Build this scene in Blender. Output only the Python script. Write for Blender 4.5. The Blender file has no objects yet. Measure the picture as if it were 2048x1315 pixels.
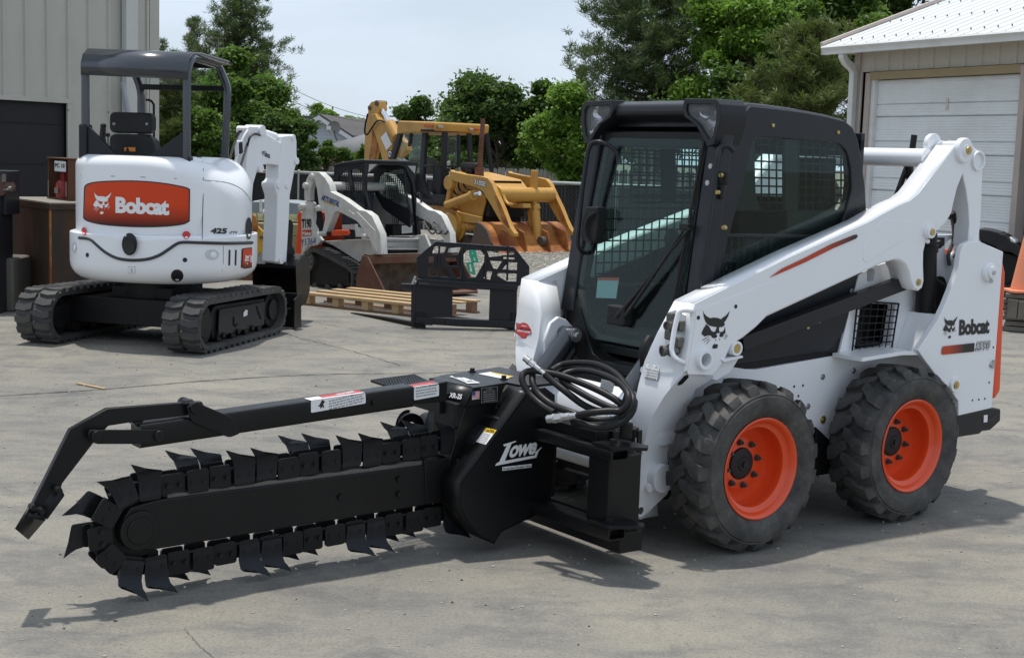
import bpy, bmesh, math, random
import numpy as np
from mathutils import Vector, Matrix
R = math.radians
random.seed(7)
sc = bpy.context.scene
COL = sc.collection
# ------------------------------------------------------------------ camera
FPX, PITCH, ROLL, CAMH = 2800.0, 0.12199, 0.03261, 1.7541
cam_d = bpy.data.cameras.new('camera'); cam = bpy.data.objects.new('camera', cam_d); COL.objects.link(cam)
cam_d.sensor_width = 36.0; cam_d.sensor_fit = 'HORIZONTAL'; cam_d.lens = FPX / 2048.0 * 36.0
cam_d.clip_start = 0.05; cam_d.clip_end = 3000
_w = Vector((0, math.cos(PITCH), -math.sin(PITCH))); _up = Vector((0, math.sin(PITCH), math.cos(PITCH))); _rt = Vector((1, 0, 0))
RT = _rt * math.cos(ROLL) + _up * math.sin(ROLL); UP = -_rt * math.sin(ROLL) + _up * math.cos(ROLL); FW = _w
cam.matrix_world = Matrix(((RT.x, UP.x, -FW.x, 0), (RT.y, UP.y, -FW.y, 0), (RT.z, UP.z, -FW.z, CAMH), (0, 0, 0, 1)))
sc.camera = cam
CAM = Vector((0, 0, CAMH))
# ------------------------------------------------------------------ world, sun, exposure
SHX, SHY = 0.115, -0.185                      # ground shadow displacement per metre of height
sun_dir = Vector((-SHX, -SHY, 1)).normalized()
SUN_EL = math.asin(sun_dir.z); SUN_AZ = math.atan2(sun_dir.x, sun_dir.y)
world = bpy.data.worlds.new('World'); sc.world = world; world.use_nodes = True
wn = world.node_tree.nodes; wl = world.node_tree.links; wn.clear()
wo = wn.new('ShaderNodeOutputWorld'); bg = wn.new('ShaderNodeBackground')
sky = wn.new('ShaderNodeTexSky'); sky.sky_type = 'NISHITA'; sky.sun_disc = False
sky.sun_elevation = SUN_EL; sky.sun_rotation = SUN_AZ; sky.air_density = 1.0; sky.dust_density = 1.6; sky.ozone_density = 1.0
tc = wn.new('ShaderNodeTexCoord'); mp_ = wn.new('ShaderNodeMapping'); mp_.inputs['Scale'].default_value = (1.0, 1.0, 3.2)
mp_.inputs['Location'].default_value = (0.35, 0.2, 0.1)
nz = wn.new('ShaderNodeTexNoise'); nz.inputs['Scale'].default_value = 2.6; nz.inputs['Detail'].default_value = 7; nz.inputs['Roughness'].default_value = 0.55
nz.inputs['Distortion'].default_value = 0.35
cr = wn.new('ShaderNodeValToRGB'); cr.color_ramp.elements[0].position = 0.36; cr.color_ramp.elements[0].color = (0.62,)*3+(1,)
cr.color_ramp.elements[1].position = 0.62; cr.color_ramp.elements[1].color = (0.95,)*3+(1,)
mx = wn.new('ShaderNodeMix'); mx.data_type = 'RGBA'
CLOUD = (6.9, 7.9, 9.2, 1)
wl.new(tc.outputs['Generated'], mp_.inputs['Vector']); wl.new(mp_.outputs[0], nz.inputs['Vector']); wl.new(nz.outputs[0], cr.inputs[0])
wl.new(cr.outputs[0], mx.inputs[0]); wl.new(sky.outputs[0], mx.inputs[6]); mx.inputs[7].default_value = CLOUD
wl.new(mx.outputs[2], bg.inputs[0]); bg.inputs[1].default_value = 0.10; wl.new(bg.outputs[0], wo.inputs[0])
sl = bpy.data.lights.new('sun', 'SUN'); sl.energy = 3.3; sl.angle = R(1.8); sl.color = (1.0, 0.955, 0.88)
so = bpy.data.objects.new('sun', sl); COL.objects.link(so); so.rotation_euler = sun_dir.to_track_quat('Z', 'Y').to_euler(); so.location = (0, 0, 30)
sc.view_settings.view_transform = 'Standard'; sc.view_settings.look = 'None'; sc.view_settings.gamma = 1
sc.view_settings.use_curve_mapping = False; sc.view_settings.exposure = 0.14
sc.render.engine = 'CYCLES'
sc.cycles.max_bounces = 8; sc.cycles.transparent_max_bounces = 24

# ------------------------------------------------------------------ geometry helpers
def ray(px, py): return FW + RT * ((px - 1024.0) / FPX) - UP * ((py - 657.5) / FPX)
def zm(x0, y0, s):                                  # converts points read off an enlarged crop
    return lambda pts: [(x0 + a / s, y0 + b / s) for a, b in pts]
class Fr:
    """local frame: X forward, Y to its left, Z up"""
    def __init__(s, ox, oy, yaw):
        s.o = Vector((ox, oy, 0)); s.yaw = yaw
        s.f = Vector((math.cos(yaw), math.sin(yaw), 0)); s.l = Vector((-math.sin(yaw), math.cos(yaw), 0))
    def loc(s, P): d = P - s.o; return Vector((d.dot(s.f), d.dot(s.l), d.z))
    def wor(s, p): return s.o + s.f * p[0] + s.l * p[1] + Vector((0, 0, p[2]))
    def y(s, px, py, Y):
        d = ray(px, py); t = (Y - (CAM - s.o).dot(s.l)) / d.dot(s.l); return s.loc(CAM + d * t)
    def x(s, px, py, X):
        d = ray(px, py); t = (X - (CAM - s.o).dot(s.f)) / d.dot(s.f); return s.loc(CAM + d * t)
    def z(s, px, py, Z):
        d = ray(px, py); t = (Z - CAMH) / d.z; return s.loc(CAM + d * t)
    def ys(s, pts, Y): return [(lambda q: (q.x, q.z))(s.y(a, b, Y)) for a, b in pts]
    def xs(s, pts, X): return [(lambda q: (q.y, q.z))(s.x(a, b, X)) for a, b in pts]
def rnd(pts, r, n=4, closed=True):
    """round the corners of a 2D / 3D polyline"""
    out = []; N = len(pts)
    for i, p in enumerate(pts):
        if not closed and i in (0, N - 1): out.append(tuple(p)); continue
        a = Vector(pts[i - 1]); b = Vector(p); c = Vector(pts[(i + 1) % N])
        u = a - b; v = c - b; lu, lv = u.length, v.length
        if lu < 1e-9 or lv < 1e-9: continue
        k = min(r, lu * .45, lv * .45); p0 = b + u / lu * k; p2 = b + v / lv * k
        for j in range(n + 1):
            t = j / n; out.append(tuple(p0 * (1 - t) ** 2 + b * 2 * t * (1 - t) + p2 * t * t))
    return out
def smooth(pts, n=6, closed=False):
    """Catmull-Rom through points"""
    P = [Vector(p) for p in pts]; N = len(P); out = []
    for i in range(N if closed else N - 1):
        g = (lambda k: P[k % N]) if closed else (lambda k: P[max(0, min(N - 1, k))])
        a, b, c, d = g(i - 1), g(i), g(i + 1), g(i + 2)
        for j in range(n):
            t = j / n
            out.append(tuple(.5 * ((2 * b) + (c - a) * t + (2 * a - 5 * b + 4 * c - d) * t * t + (3 * b - a - 3 * c + d) * t ** 3)))
    if not closed: out.append(tuple(P[-1]))
    return out
class MB:
    def __init__(s): s.bm = bmesh.new()
    def V(s, p): return s.bm.verts.new(p)
    def face(s, pts): 
        return s.bm.faces.new([s.V(p) for p in pts])
    def box(s, x0, x1, y0, y1, z0, z1, M=None):
        v = [s.V((x, y, z)) for x in (x0, x1) for y in (y0, y1) for z in (z0, z1)]
        for q in ((0, 1, 3, 2), (4, 6, 7, 5), (0, 4, 5, 1), (2, 3, 7, 6), (0, 2, 6, 4), (1, 5, 7, 3)): s.bm.faces.new([v[i] for i in q])
        if M is not None:
            for a in v: a.co = M @ a.co
        return v
    def loft(s, loops, cap=True, closed=True):
        L = [[s.V(p) for p in lp] for lp in loops]
        n = len(L[0])
        for a, b in zip(L[:-1], L[1:]):
            for i in range(n if closed else n - 1):
                j = (i + 1) % n
                try: s.bm.faces.new((a[i], a[j], b[j], b[i]))
                except ValueError: pass
        if cap:
            s.bm.faces.new(L[0][::-1]); s.bm.faces.new(L[-1])
        return L
    def prism(s, pts, axis, a, b, holes=()):
        """extrude the 2D polygon (remaining axes in order) between a and b along axis; holes are 2D loops"""
        def m(p, c):
            return {'x': (c, p[0], p[1]), 'y': (p[0], c, p[1]), 'z': (p[0], p[1], c)}[axis]
        if not holes:
            s.loft([[m(p, a) for p in pts], [m(p, b) for p in pts]]); return s
        loops = [pts] + list(holes)
        A = [[s.V(m(p, a)) for p in lp] for lp in loops]; B = [[s.V(m(p, b)) for p in lp] for lp in loops]
        for side in (A, B):
            es = []
            for lp in side:
                for i in range(len(lp)): es.append(s.bm.edges.new((lp[i], lp[(i + 1) % len(lp)])))
            bmesh.ops.triangle_fill(s.bm, edges=es, use_beauty=True)
        for la, lb in zip(A, B):
            n = len(la)
            for i in range(n):
                j = (i + 1) % n; s.bm.faces.new((la[i], la[j], lb[j], lb[i]))
        return s
    def cyl(s, p0, p1, r0, r1=None, n=20, cap=True):
        r1 = r0 if r1 is None else r1; p0 = Vector(p0); p1 = Vector(p1); d = (p1 - p0).normalized()
        u = d.orthogonal().normalized(); v = d.cross(u)
        lp = [[p + (u * math.cos(2 * math.pi * i / n) + v * math.sin(2 * math.pi * i / n)) * r for i in range(n)] for p, r in ((p0, r0), (p1, r1))]
        s.loft(lp, cap); return s
    def ring(s, p0, p1, ro, ri, n=24):
        """open pipe with wall thickness"""
        p0 = Vector(p0); p1 = Vector(p1); d = (p1 - p0).normalized(); u = d.orthogonal().normalized(); v = d.cross(u)
        c = lambda p, r: [p + (u * math.cos(2 * math.pi * i / n) + v * math.sin(2 * math.pi * i / n)) * r for i in range(n)]
        L = s.loft([c(p0, ri), c(p0, ro), c(p1, ro), c(p1, ri)], cap=False)
        for i in range(n):
            j = (i + 1) % n; s.bm.faces.new((L[3][i], L[3][j], L[0][j], L[0][i]))
        return s
    def tube(s, path, r, n=10, cap=True):
        P = [Vector(p) for p in path]; up = None; loops = []
        rr = r if isinstance(r, (list, tuple)) else [r] * len(P)
        for i, p in enumerate(P):
            t = (P[min(i + 1, len(P) - 1)] - P[max(i - 1, 0)]).normalized()
            if up is None: up = t.orthogonal().normalized()
            up = (up - t * up.dot(t)).normalized(); w = t.cross(up)
            loops.append([p + (up * math.cos(2 * math.pi * k / n) + w * math.sin(2 * math.pi * k / n)) * rr[i] for k in range(n)])
        s.loft(loops, cap); return s
    def rtube(s, path, w, h, up=(0, 0, 1), r=0.0):
        """rectangular bar along a path"""
        P = [Vector(p) for p in path]; loops = []
        for i, p in enumerate(P):
            t = (P[min(i + 1, len(P) - 1)] - P[max(i - 1, 0)]).normalized(); U = Vector(up); U = (U - t * U.dot(t)).normalized(); W = t.cross(U)
            loops.append([p + W * a * w / 2 + U * b * h / 2 for a, b in ((-1, -1), (1, -1), (1, 1), (-1, 1))])
        s.loft(loops); return s
    def lathe(s, prof, c, axis, n=48, closed=False):
        """prof: (r, h) pairs, turned about the axis through c"""
        c = Vector(c); loops = []
        for r_, h in prof:
            lp = []
            for i in range(n):
                a = 2 * math.pi * i / n; q = (math.cos(a) * r_, math.sin(a) * r_)
                lp.append(c + Vector({'x': (h, q[0], q[1]), 'y': (q[0], h, q[1]), 'z': (q[0], q[1], h)}[axis]))
            loops.append(lp)
        L = [[s.V(p) for p in lp] for lp in loops]
        m = len(L)
        for k in range(m if closed else m - 1):
            a, b = L[k], L[(k + 1) % m]
            for i in range(n): j = (i + 1) % n; s.bm.faces.new((a[i], a[j], b[j], b[i]))
        return s
    def sphere(s, c, r, sc3=(1, 1, 1), u=12, v=8):
        M = Matrix.Translation(c) @ Matrix.Diagonal((r * sc3[0], r * sc3[1], r * sc3[2], 1))
        bmesh.ops.create_uvsphere(s.bm, u_segments=u, v_segments=v, radius=1, matrix=M); return s
    def xform(s, M):
        for v in s.bm.verts: v.co = M @ v.co
        return s
    def mirror_y(s, c):
        for v in s.bm.verts: v.co.y = 2 * c - v.co.y
        return s
    def mesh(s, name, sharp=38):
        bmesh.ops.remove_doubles(s.bm, verts=s.bm.verts, dist=1e-6)
        bmesh.ops.recalc_face_normals(s.bm, faces=s.bm.faces)
        me = bpy.data.meshes.new(name); s.bm.to_mesh(me); s.bm.free()
        me.polygons.foreach_set('use_smooth', [True] * len(me.polygons))
        me.set_sharp_from_angle(angle=R(sharp)); return me
    def done(s, name, mat, parent=None, bevel=0, seg=2, sharp=38, **tags):
        return link(name, s.mesh(name, sharp), mat, parent, bevel, seg, **tags)
def link(name, me, mat, parent=None, bevel=0, seg=2, **tags):
    o = bpy.data.objects.new(name, me); COL.objects.link(o)
    if mat is not None and not me.materials: me.materials.append(mat)
    if parent is not None: o.parent = parent
    if bevel:
        b = o.modifiers.new('bevel', 'BEVEL'); b.width = bevel; b.segments = seg; b.limit_method = 'ANGLE'; b.angle_limit = R(40); b.harden_normals = True
    for k, v in tags.items(): o[k] = v
    return o
def thing(name, label, cat, loc=(0, 0, 0), yaw=0, group=None):
    o = bpy.data.objects.new(name, None); COL.objects.link(o); o.location = loc; o.rotation_euler = (0, 0, yaw)
    o.empty_display_size = .2; o['label'] = label; o['category'] = cat
    if group: o['group'] = group
    return o
def clone(o, parent=None, M=None, name=None):
    c = o.copy(); COL.objects.link(c)
    if parent is not None: c.parent = parent
    for ch in list(o.children): clone(ch, c)
    return c
def bmirror(o, cy, parent):
    """mirror-image copy of a part about local y = cy (new mesh data, children too)"""
    me = o.data.copy()
    for v in me.vertices: v.co.y = 2 * cy - v.co.y
    me.flip_normals()
    c = o.copy(); c.data = me; COL.objects.link(c); c.parent = parent
    for ch in list(o.children):
        bmirror(ch, cy, c)
    return c

# ------------------------------------------------------------------ materials
def nmat(name):
    m = bpy.data.materials.new(name); m.use_nodes = True; nt = m.node_tree; nt.nodes.clear()
    out = nt.nodes.new('ShaderNodeOutputMaterial'); b = nt.nodes.new('ShaderNodeBsdfPrincipled'); nt.links.new(b.outputs[0], out.inputs[0])
    return m, nt, b, out
def rgb(c): return (c[0], c[1], c[2], 1)
def tex(nt, kind, scale, coord='Object', **kw):
    t = nt.nodes.new('ShaderNodeTexCoord'); mpn = nt.nodes.new('ShaderNodeMapping'); nt.links.new(t.outputs[coord], mpn.inputs[0])
    n = nt.nodes.new('ShaderNodeTex' + kind); n.inputs['Scale'].default_value = scale; nt.links.new(mpn.outputs[0], n.inputs['Vector'])
    for k, v in kw.items():
        if k == 'stretch': mpn.inputs['Scale'].default_value = v
        else: n.inputs[k].default_value = v
    return n
def ramp(nt, src, stops):
    r_ = nt.nodes.new('ShaderNodeValToRGB'); e = r_.color_ramp.elements
    while len(e) < len(stops): e.new(0.5)
    for i, (p, c) in enumerate(stops): e[i].position = p; e[i].color = (c, c, c, 1) if not isinstance(c, (tuple, list)) else rgb(c)
    nt.links.new(src, r_.inputs[0]); return r_.outputs[0]
def mixc(nt, f, a, b, mode='MIX'):
    m = nt.nodes.new('ShaderNodeMix'); m.data_type = 'RGBA'; m.blend_type = mode
    for sck, v in ((0, f), (6, a), (7, b)):
        if isinstance(v, (int, float)): m.inputs[sck].default_value = v
        elif isinstance(v, (tuple, list)): m.inputs[sck].default_value = rgb(v)
        else: nt.links.new(v, m.inputs[sck])
    return m.outputs[2]
def bump(nt, b, h, st=0.3, dist=0.01):
    n = nt.nodes.new('ShaderNodeBump'); n.inputs['Strength'].default_value = st; n.inputs['Distance'].default_value = dist
    nt.links.new(h, n.inputs['Height']); nt.links.new(n.outputs[0], b.inputs['Normal'])
def paint(name, c, rough=0.3, dirt=(0.12, 0.11, 0.09), amt=0.25, spots=0.0, coat=0.3, metal=0, bumps=0.0, scale=3.0):
    m, nt, b, o = nmat(name)
    n1 = tex(nt, 'Noise', scale, Detail=8, Roughness=0.65); n2 = tex(nt, 'Noise', scale * 9, Detail=6, Roughness=0.6)
    f = ramp(nt, n1.outputs[0], [(0.45, 0.0), (0.8, amt)])
    col = mixc(nt, f, c, dirt)
    if spots:
        s2 = ramp(nt, n2.outputs[0], [(0.60, 0.0), (0.68, spots)]); col = mixc(nt, s2, col, dirt)
    nt.links.new(col, b.inputs['Base Color'])
    rr = ramp(nt, n2.outputs[0], [(0.3, max(0.02, rough - 0.02)), (0.75, min(1, rough + (0.12 if amt > .1 else .02)))]); nt.links.new(rr, b.inputs['Roughness'])
    b.inputs['Metallic'].default_value = metal; b.inputs['Coat Weight'].default_value = coat; b.inputs['Coat Roughness'].default_value = 0.12
    if bumps: bump(nt, b, n2.outputs[0], bumps, 0.004)
    if max(c) < .035: b.inputs['Specular IOR Level'].default_value = 0.28; b.inputs['Coat Weight'].default_value = coat * .3
    return m
def plain(name, c, rough=0.5, metal=0, emit=0):
    m, nt, b, o = nmat(name); b.inputs['Base Color'].default_value = rgb(c); b.inputs['Roughness'].default_value = rough; b.inputs['Metallic'].default_value = metal
    n = tex(nt, 'Noise', 40, Detail=4); col = mixc(nt, ramp(nt, n.outputs[0], [(0.4, 0.0), (0.8, 0.18)]), c, tuple(x * .55 for x in c)); nt.links.new(col, b.inputs['Base Color'])
    return m
def glassy(name, tint, refl=0.06, rough=0.02, dust=0.02):
    m, nt, b, o = nmat(name); nt.nodes.remove(b)
    tr = nt.nodes.new('ShaderNodeBsdfTransparent'); tr.inputs[0].default_value = rgb(tint)
    gl = nt.nodes.new('ShaderNodeBsdfGlossy'); gl.inputs['Roughness'].default_value = rough
    df = nt.nodes.new('ShaderNodeBsdfDiffuse'); df.inputs[0].default_value = (0.5, 0.52, 0.5, 1)
    lw = nt.nodes.new('ShaderNodeLayerWeight'); lw.inputs[0].default_value = 0.5
    pw = nt.nodes.new('ShaderNodeMath'); pw.operation = 'POWER'; nt.links.new(lw.outputs['Facing'], pw.inputs[0]); pw.inputs[1].default_value = 4.0
    fr = nt.nodes.new('ShaderNodeMapRange'); nt.links.new(pw.outputs[0], fr.inputs[0]); fr.inputs[3].default_value = refl * .5; fr.inputs[4].default_value = 0.6
    m1 = nt.nodes.new('ShaderNodeMixShader'); m2 = nt.nodes.new('ShaderNodeMixShader')
    m1.inputs[0].default_value = dust; nt.links.new(tr.outputs[0], m1.inputs[1]); nt.links.new(df.outputs[0], m1.inputs[2])
    nt.links.new(fr.outputs[0], m2.inputs[0]); nt.links.new(m1.outputs[0], m2.inputs[1]); nt.links.new(gl.outputs[0], m2.inputs[2]); nt.links.new(m2.outputs[0], o.inputs[0])
    return m
def rusty(name, base, rust1=(0.16, 0.055, 0.02), rust2=(0.07, 0.03, 0.018), lo=0.42, hi=0.6, scale=3.0, rough=0.75, stretch=(1, 1, 1)):
    m, nt, b, o = nmat(name)
    n1 = tex(nt, 'Noise', scale, Detail=10, Roughness=0.7, stretch=stretch); n2 = tex(nt, 'Noise', scale * 5, Detail=8, Roughness=0.7)
    rc = mixc(nt, n2.outputs[0], rust1, rust2)
    col = mixc(nt, ramp(nt, n1.outputs[0], [(lo, 0.0), (hi, 1.0)]), base, rc)
    nt.links.new(col, b.inputs['Base Color']); b.inputs['Roughness'].default_value = rough; bump(nt, b, n2.outputs[0], 0.4, 0.004)
    return m
def rubber(name, c=(0.028, 0.028, 0.029), dust=(0.13, 0.12, 0.105), amt=0.55, rough=0.75, scale=5.0):
    m, nt, b, o = nmat(name)
    n1 = tex(nt, 'Noise', scale, Detail=9, Roughness=0.7); n2 = tex(nt, 'Noise', scale * 12, Detail=6, Roughness=0.7)
    f = mixc(nt, 1.0, ramp(nt, n1.outputs[0], [(0.36, 0.0), (0.72, amt)]), ramp(nt, n2.outputs[0], [(0.25, 0.3), (0.7, 1.0)]), 'MULTIPLY')
    col = mixc(nt, f, c, dust); nt.links.new(col, b.inputs['Base Color']); b.inputs['Roughness'].default_value = rough
    bump(nt, b, n2.outputs[0], 0.35, 0.004); return m
M = {}
M['white'] = paint('white_paint', (0.82, 0.83, 0.85), 0.32, amt=0.015, coat=0.2, scale=1.0)
M['white_worn'] = paint('worn_white_paint', (0.72, 0.72, 0.70), 0.4, amt=0.35, spots=0.55, dirt=(0.16, 0.12, 0.09), coat=0.1, scale=5)
M['black'] = paint('black_paint', (0.006, 0.006, 0.0065), 0.33, dirt=(0.016, 0.0155, 0.015), amt=0.5, coat=0.08)
M['blacksat'] = paint('satin_black_paint', (0.008, 0.008, 0.009), 0.45, dirt=(0.022, 0.021, 0.019), amt=0.5, coat=0.0)
M['grey'] = paint('dark_grey_paint', (0.0165, 0.018, 0.022), 0.34, dirt=(0.03, 0.03, 0.03), amt=0.25, coat=0.25)
M['plastic'] = paint('black_plastic', (0.016, 0.016, 0.017), 0.5, dirt=(0.05, 0.047, 0.042), amt=0.4, coat=0.0)
M['orange'] = paint('orange_paint', (0.78, 0.075, 0.012), 0.33, dirt=(0.30, 0.06, 0.02), amt=0.25, coat=0.3)
M['orangedark'] = plain('orange_red_print', (0.50, 0.055, 0.012), 0.35)
M['print_black'] = plain('black_print', (0.012, 0.012, 0.012), 0.4)
M['print_white'] = plain('white_print', (0.80, 0.80, 0.80), 0.4)
M['print_grey'] = plain('grey_print', (0.28, 0.28, 0.28), 0.5)
M['print_red'] = plain('red_print', (0.55, 0.02, 0.02), 0.4)
M['print_yellow'] = plain('yellow_print', (0.75, 0.50, 0.03), 0.4)
M['print_blue'] = plain('blue_print', (0.03, 0.06, 0.25), 0.4)
M['zinc'] = paint('zinc_plated_steel', (0.55, 0.55, 0.55), 0.32, dirt=(0.2, 0.19, 0.16), amt=0.5, metal=0.9, coat=0)
M['brass'] = paint('yellow_zinc_steel', (0.55, 0.42, 0.18), 0.35, dirt=(0.15, 0.1, 0.05), amt=0.5, metal=0.9, coat=0)
M['bare'] = paint('greasy_steel', (0.16, 0.15, 0.14), 0.42, dirt=(0.03, 0.028, 0.025), amt=0.7, metal=0.7, coat=0)
M['chrome'] = paint('polished_rod', (0.65, 0.66, 0.68), 0.12, dirt=(0.3, 0.3, 0.3), amt=0.2, metal=1, coat=0)
M['tyre'] = rubber('tyre_rubber', (.022, .022, .023), (.17, .16, .14), .75, .7, 7)
M['canopy'] = paint('canopy_paint', (.030, .035, .045), .22, coat=.6, amt=.1)
M['track'] = rubber('track_rubber', (0.035, 0.035, 0.036), (0.15, 0.14, 0.12), 0.6, 0.7, 4)
M['hose'] = paint('rubber_hose', (0.009, 0.009, 0.010), 0.42, coat=0, dirt=(.025, .024, .022), amt=.5)
M['glass'] = glassy('green_tinted_glass', (0.84, 0.95, 0.925), refl=0.035, dust=0.004)
M['glass2'] = glassy('light_tinted_glass', (0.84, 0.92, 0.90), dust=0.03)
M['lens'] = glassy('clear_lens', (0.9, 0.9, 0.92), dust=0.12)
# ------------------------------------------------------------------ lettering and emblems
def text_mesh(s, bold=0.0, shear=0.0, space=1.0):
    cu = bpy.data.curves.new('lettering', 'FONT'); cu.body = s; cu.size = 1; cu.offset = bold; cu.shear = shear; cu.space_character = space
    cu.resolution_u = 3; cu.fill_mode = 'BOTH'
    ob = bpy.data.objects.new('lettering', cu); COL.objects.link(ob)
    dg = bpy.context.evaluated_depsgraph_get(); me = bpy.data.meshes.new_from_object(ob.evaluated_get(dg)); bpy.data.objects.remove(ob); bpy.data.curves.remove(cu)
    return me
def put2d(me2, bl, br, tl, box=None):
    """map a flat 2D mesh onto the parallelogram bl-br-tl (3D), returns new mesh"""
    co = np.array([v.co[:2] for v in me2.vertices])
    mn, mxx = (co.min(0), co.max(0)) if box is None else (np.array(box[0]), np.array(box[1]))
    bl, br, tl = Vector(bl), Vector(br), Vector(tl)
    for v in me2.vertices:
        u = (v.co.x - mn[0]) / (mxx[0] - mn[0]); w = (v.co.y - mn[1]) / (mxx[1] - mn[1]); v.co = bl + (br - bl) * u + (tl - bl) * w
    return me2
def flat(polys):
    me = bpy.data.meshes.new('marks'); vs = []; fs = []
    for p in polys:
        k = len(vs); vs += [(a, b, 0) for a, b in p]; fs.append(list(range(k, k + len(p))))
    me.from_pydata(vs, [], fs); me.update(); return me
CAT = [
 [(285,220),(310,290),(360,345),(440,390),(500,375),(560,375),(620,385),(680,410),(710,375),(790,320),(872,222),(835,340),(790,420),(745,485),(765,520),(740,555),(700,580),(640,587),(580,582),(500,572),(430,555),(370,515),(330,450),(300,350)],
 [(355,520),(420,575),(440,615),(470,670),(510,690),(550,680),(578,610),(588,579),(636,583),(632,650),(650,690),(640,720),(600,715),(570,740),(600,780),(590,800),(560,825),(520,832),(475,810),(455,770),(400,770),(320,795),(260,745),(255,715),(290,630)],
 [(765,560),(775,650),(778,710),(740,735),(735,775),(690,808),(640,790),(660,690),(720,680),(750,640)],
 [(440,790),(380,805),(300,845),(250,895),(310,860),(380,818)],[(445,825),(390,850),(330,895),(290,945),(350,890),(400,860)],[(462,848),(420,880),(375,930),(345,985),(395,925),(430,885)],
 [(755,735),(800,745),(850,800),(800,760)],[(750,768),(790,780),(825,825),(780,795)],[(735,800),(765,820),(795,865),(755,830)],
 [(572,838),(555,860),(553,890),(568,885)],[(652,825),(658,850),(632,890),(640,858)],
 [(530,930),(550,965),(605,960),(605,1040),(560,1062),(490,1055),(495,985),(530,968)]]
def cat_mesh(): return flat([[(a, -b) for a, b in p] for p in CAT])
def mark(fr, plane, c, me2, bl, br, tl, name, mat, parent, off=0.004, box=None, **tags):
    """marks on the plane local y = c or x = c, corners given as photo points, lifted off the surface by off"""
    f = fr.y if plane == 'y' else (fr.x if plane == 'x' else fr.z)
    q = [f(a, b, c + off) for a, b in (bl, br, tl)]
    return link(name, put2d(me2, *q, box=box), mat, parent, **tags)
def quad_mark(fr, plane, c, pts, name, mat, parent, off=0.003, **tags):
    f = fr.y if plane == 'y' else (fr.x if plane == 'x' else fr.z)
    me = bpy.data.meshes.new(name); me.from_pydata([tuple(f(a, b, c + off)) for a, b in pts], [], [list(range(len(pts)))]); me.update()
    return link(name, me, mat, parent, **tags)
def scribble(n, w=1.0, seed=0):
    """rows of small printed text lines"""
    rg = random.Random(seed); out = []
    for i in range(n):
        y = 1 - (i + .5) / n; x = 0.0
        while x < w - .05:
            l = rg.uniform(.03, .12); out.append([(x, y - .22 / n), (min(w, x + l), y - .22 / n), (min(w, x + l), y + .22 / n), (x, y + .22 / n)]); x += l + .025
    return flat(out)

# ------------------------------------------------------------------ marks that follow a curved body
from mathutils.bvhtree import BVHTree
class Skin:
    """casts photo sight lines onto a body so that seams, decals and fittings lie on its surface"""
    def __init__(s, fr, obs):
        vs, fs = [], []
        for o in obs:
            k = len(vs); vs += [v.co.copy() for v in o.data.vertices]; fs += [[i + k for i in p.vertices] for p in o.data.polygons]
        s.t = BVHTree.FromPolygons(vs, fs); s.fr = fr; s.org = fr.loc(CAM)
    def hit(s, px, py, off=0.0):
        d = ray(px, py); dl = Vector((d.dot(s.fr.f), d.dot(s.fr.l), d.z)).normalized()
        P, N, i, _ = s.t.ray_cast(s.org, dl)
        if P is None: return None, None
        if N.dot(dl) > 0: N = -N
        return P + N * off, N
    def P(s, px, py, off=0.0): return s.hit(px, py, off)[0]
    def sheet(s, top, bot, name, mat, parent, off=.003, nx=24, ny=6):
        """top and bottom edges are photo polylines with the same parameter; a conforming sheet between them"""
        def samp(pl, t):
            L = [0]
            for a, c in zip(pl[:-1], pl[1:]): L.append(L[-1] + math.dist(a, c))
            d = t * L[-1]
            for i in range(len(pl) - 1):
                if L[i + 1] >= d - 1e-9: u = (d - L[i]) / (L[i + 1] - L[i] + 1e-9); return (pl[i][0] + (pl[i + 1][0] - pl[i][0]) * u, pl[i][1] + (pl[i + 1][1] - pl[i][1]) * u)
        V, ok = [], True
        for j in range(ny + 1):
            for i in range(nx + 1):
                a, c = samp(top, i / nx), samp(bot, i / nx); u = j / ny; q = s.P(a[0] + (c[0] - a[0]) * u, a[1] + (c[1] - a[1]) * u, off)
                V.append(q)
        F = []
        for j in range(ny):
            for i in range(nx):
                k = j * (nx + 1) + i; q = [k, k + 1, k + nx + 2, k + nx + 1]
                if all(V[m_] is not None for m_ in q): F.append(q)
        V = [tuple(v) if v is not None else (0, 0, 0) for v in V]
        me = bpy.data.meshes.new(name); me.from_pydata(V, [], F); me.update(); me.polygons.foreach_set('use_smooth', [True] * len(me.polygons))
        return link(name, me, mat, parent)
    def mark(s, me2, bl, br, tl, name, mat, parent, off=.004):
        co = np.array([v.co[:2] for v in me2.vertices]); mn, mx_ = co.min(0), co.max(0)
        for v in me2.vertices:
            u = (v.co.x - mn[0]) / (mx_[0] - mn[0]); w = (v.co.y - mn[1]) / (mx_[1] - mn[1])
            q = s.P(bl[0] + (br[0] - bl[0]) * u + (tl[0] - bl[0]) * w, bl[1] + (br[1] - bl[1]) * u + (tl[1] - bl[1]) * w, off)
            if q is not None: v.co = q
        return link(name, me2, mat, parent)
    def seam(s, pl, r_, name, mat, parent, off=0.0):
        pts = [s.P(x, y, off) for x, y in pl]; pts = [tuple(p) for p in pts if p is not None]
        b = MB(); b.tube(pts, r_, 8); return b.done(name, mat, parent)
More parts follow.
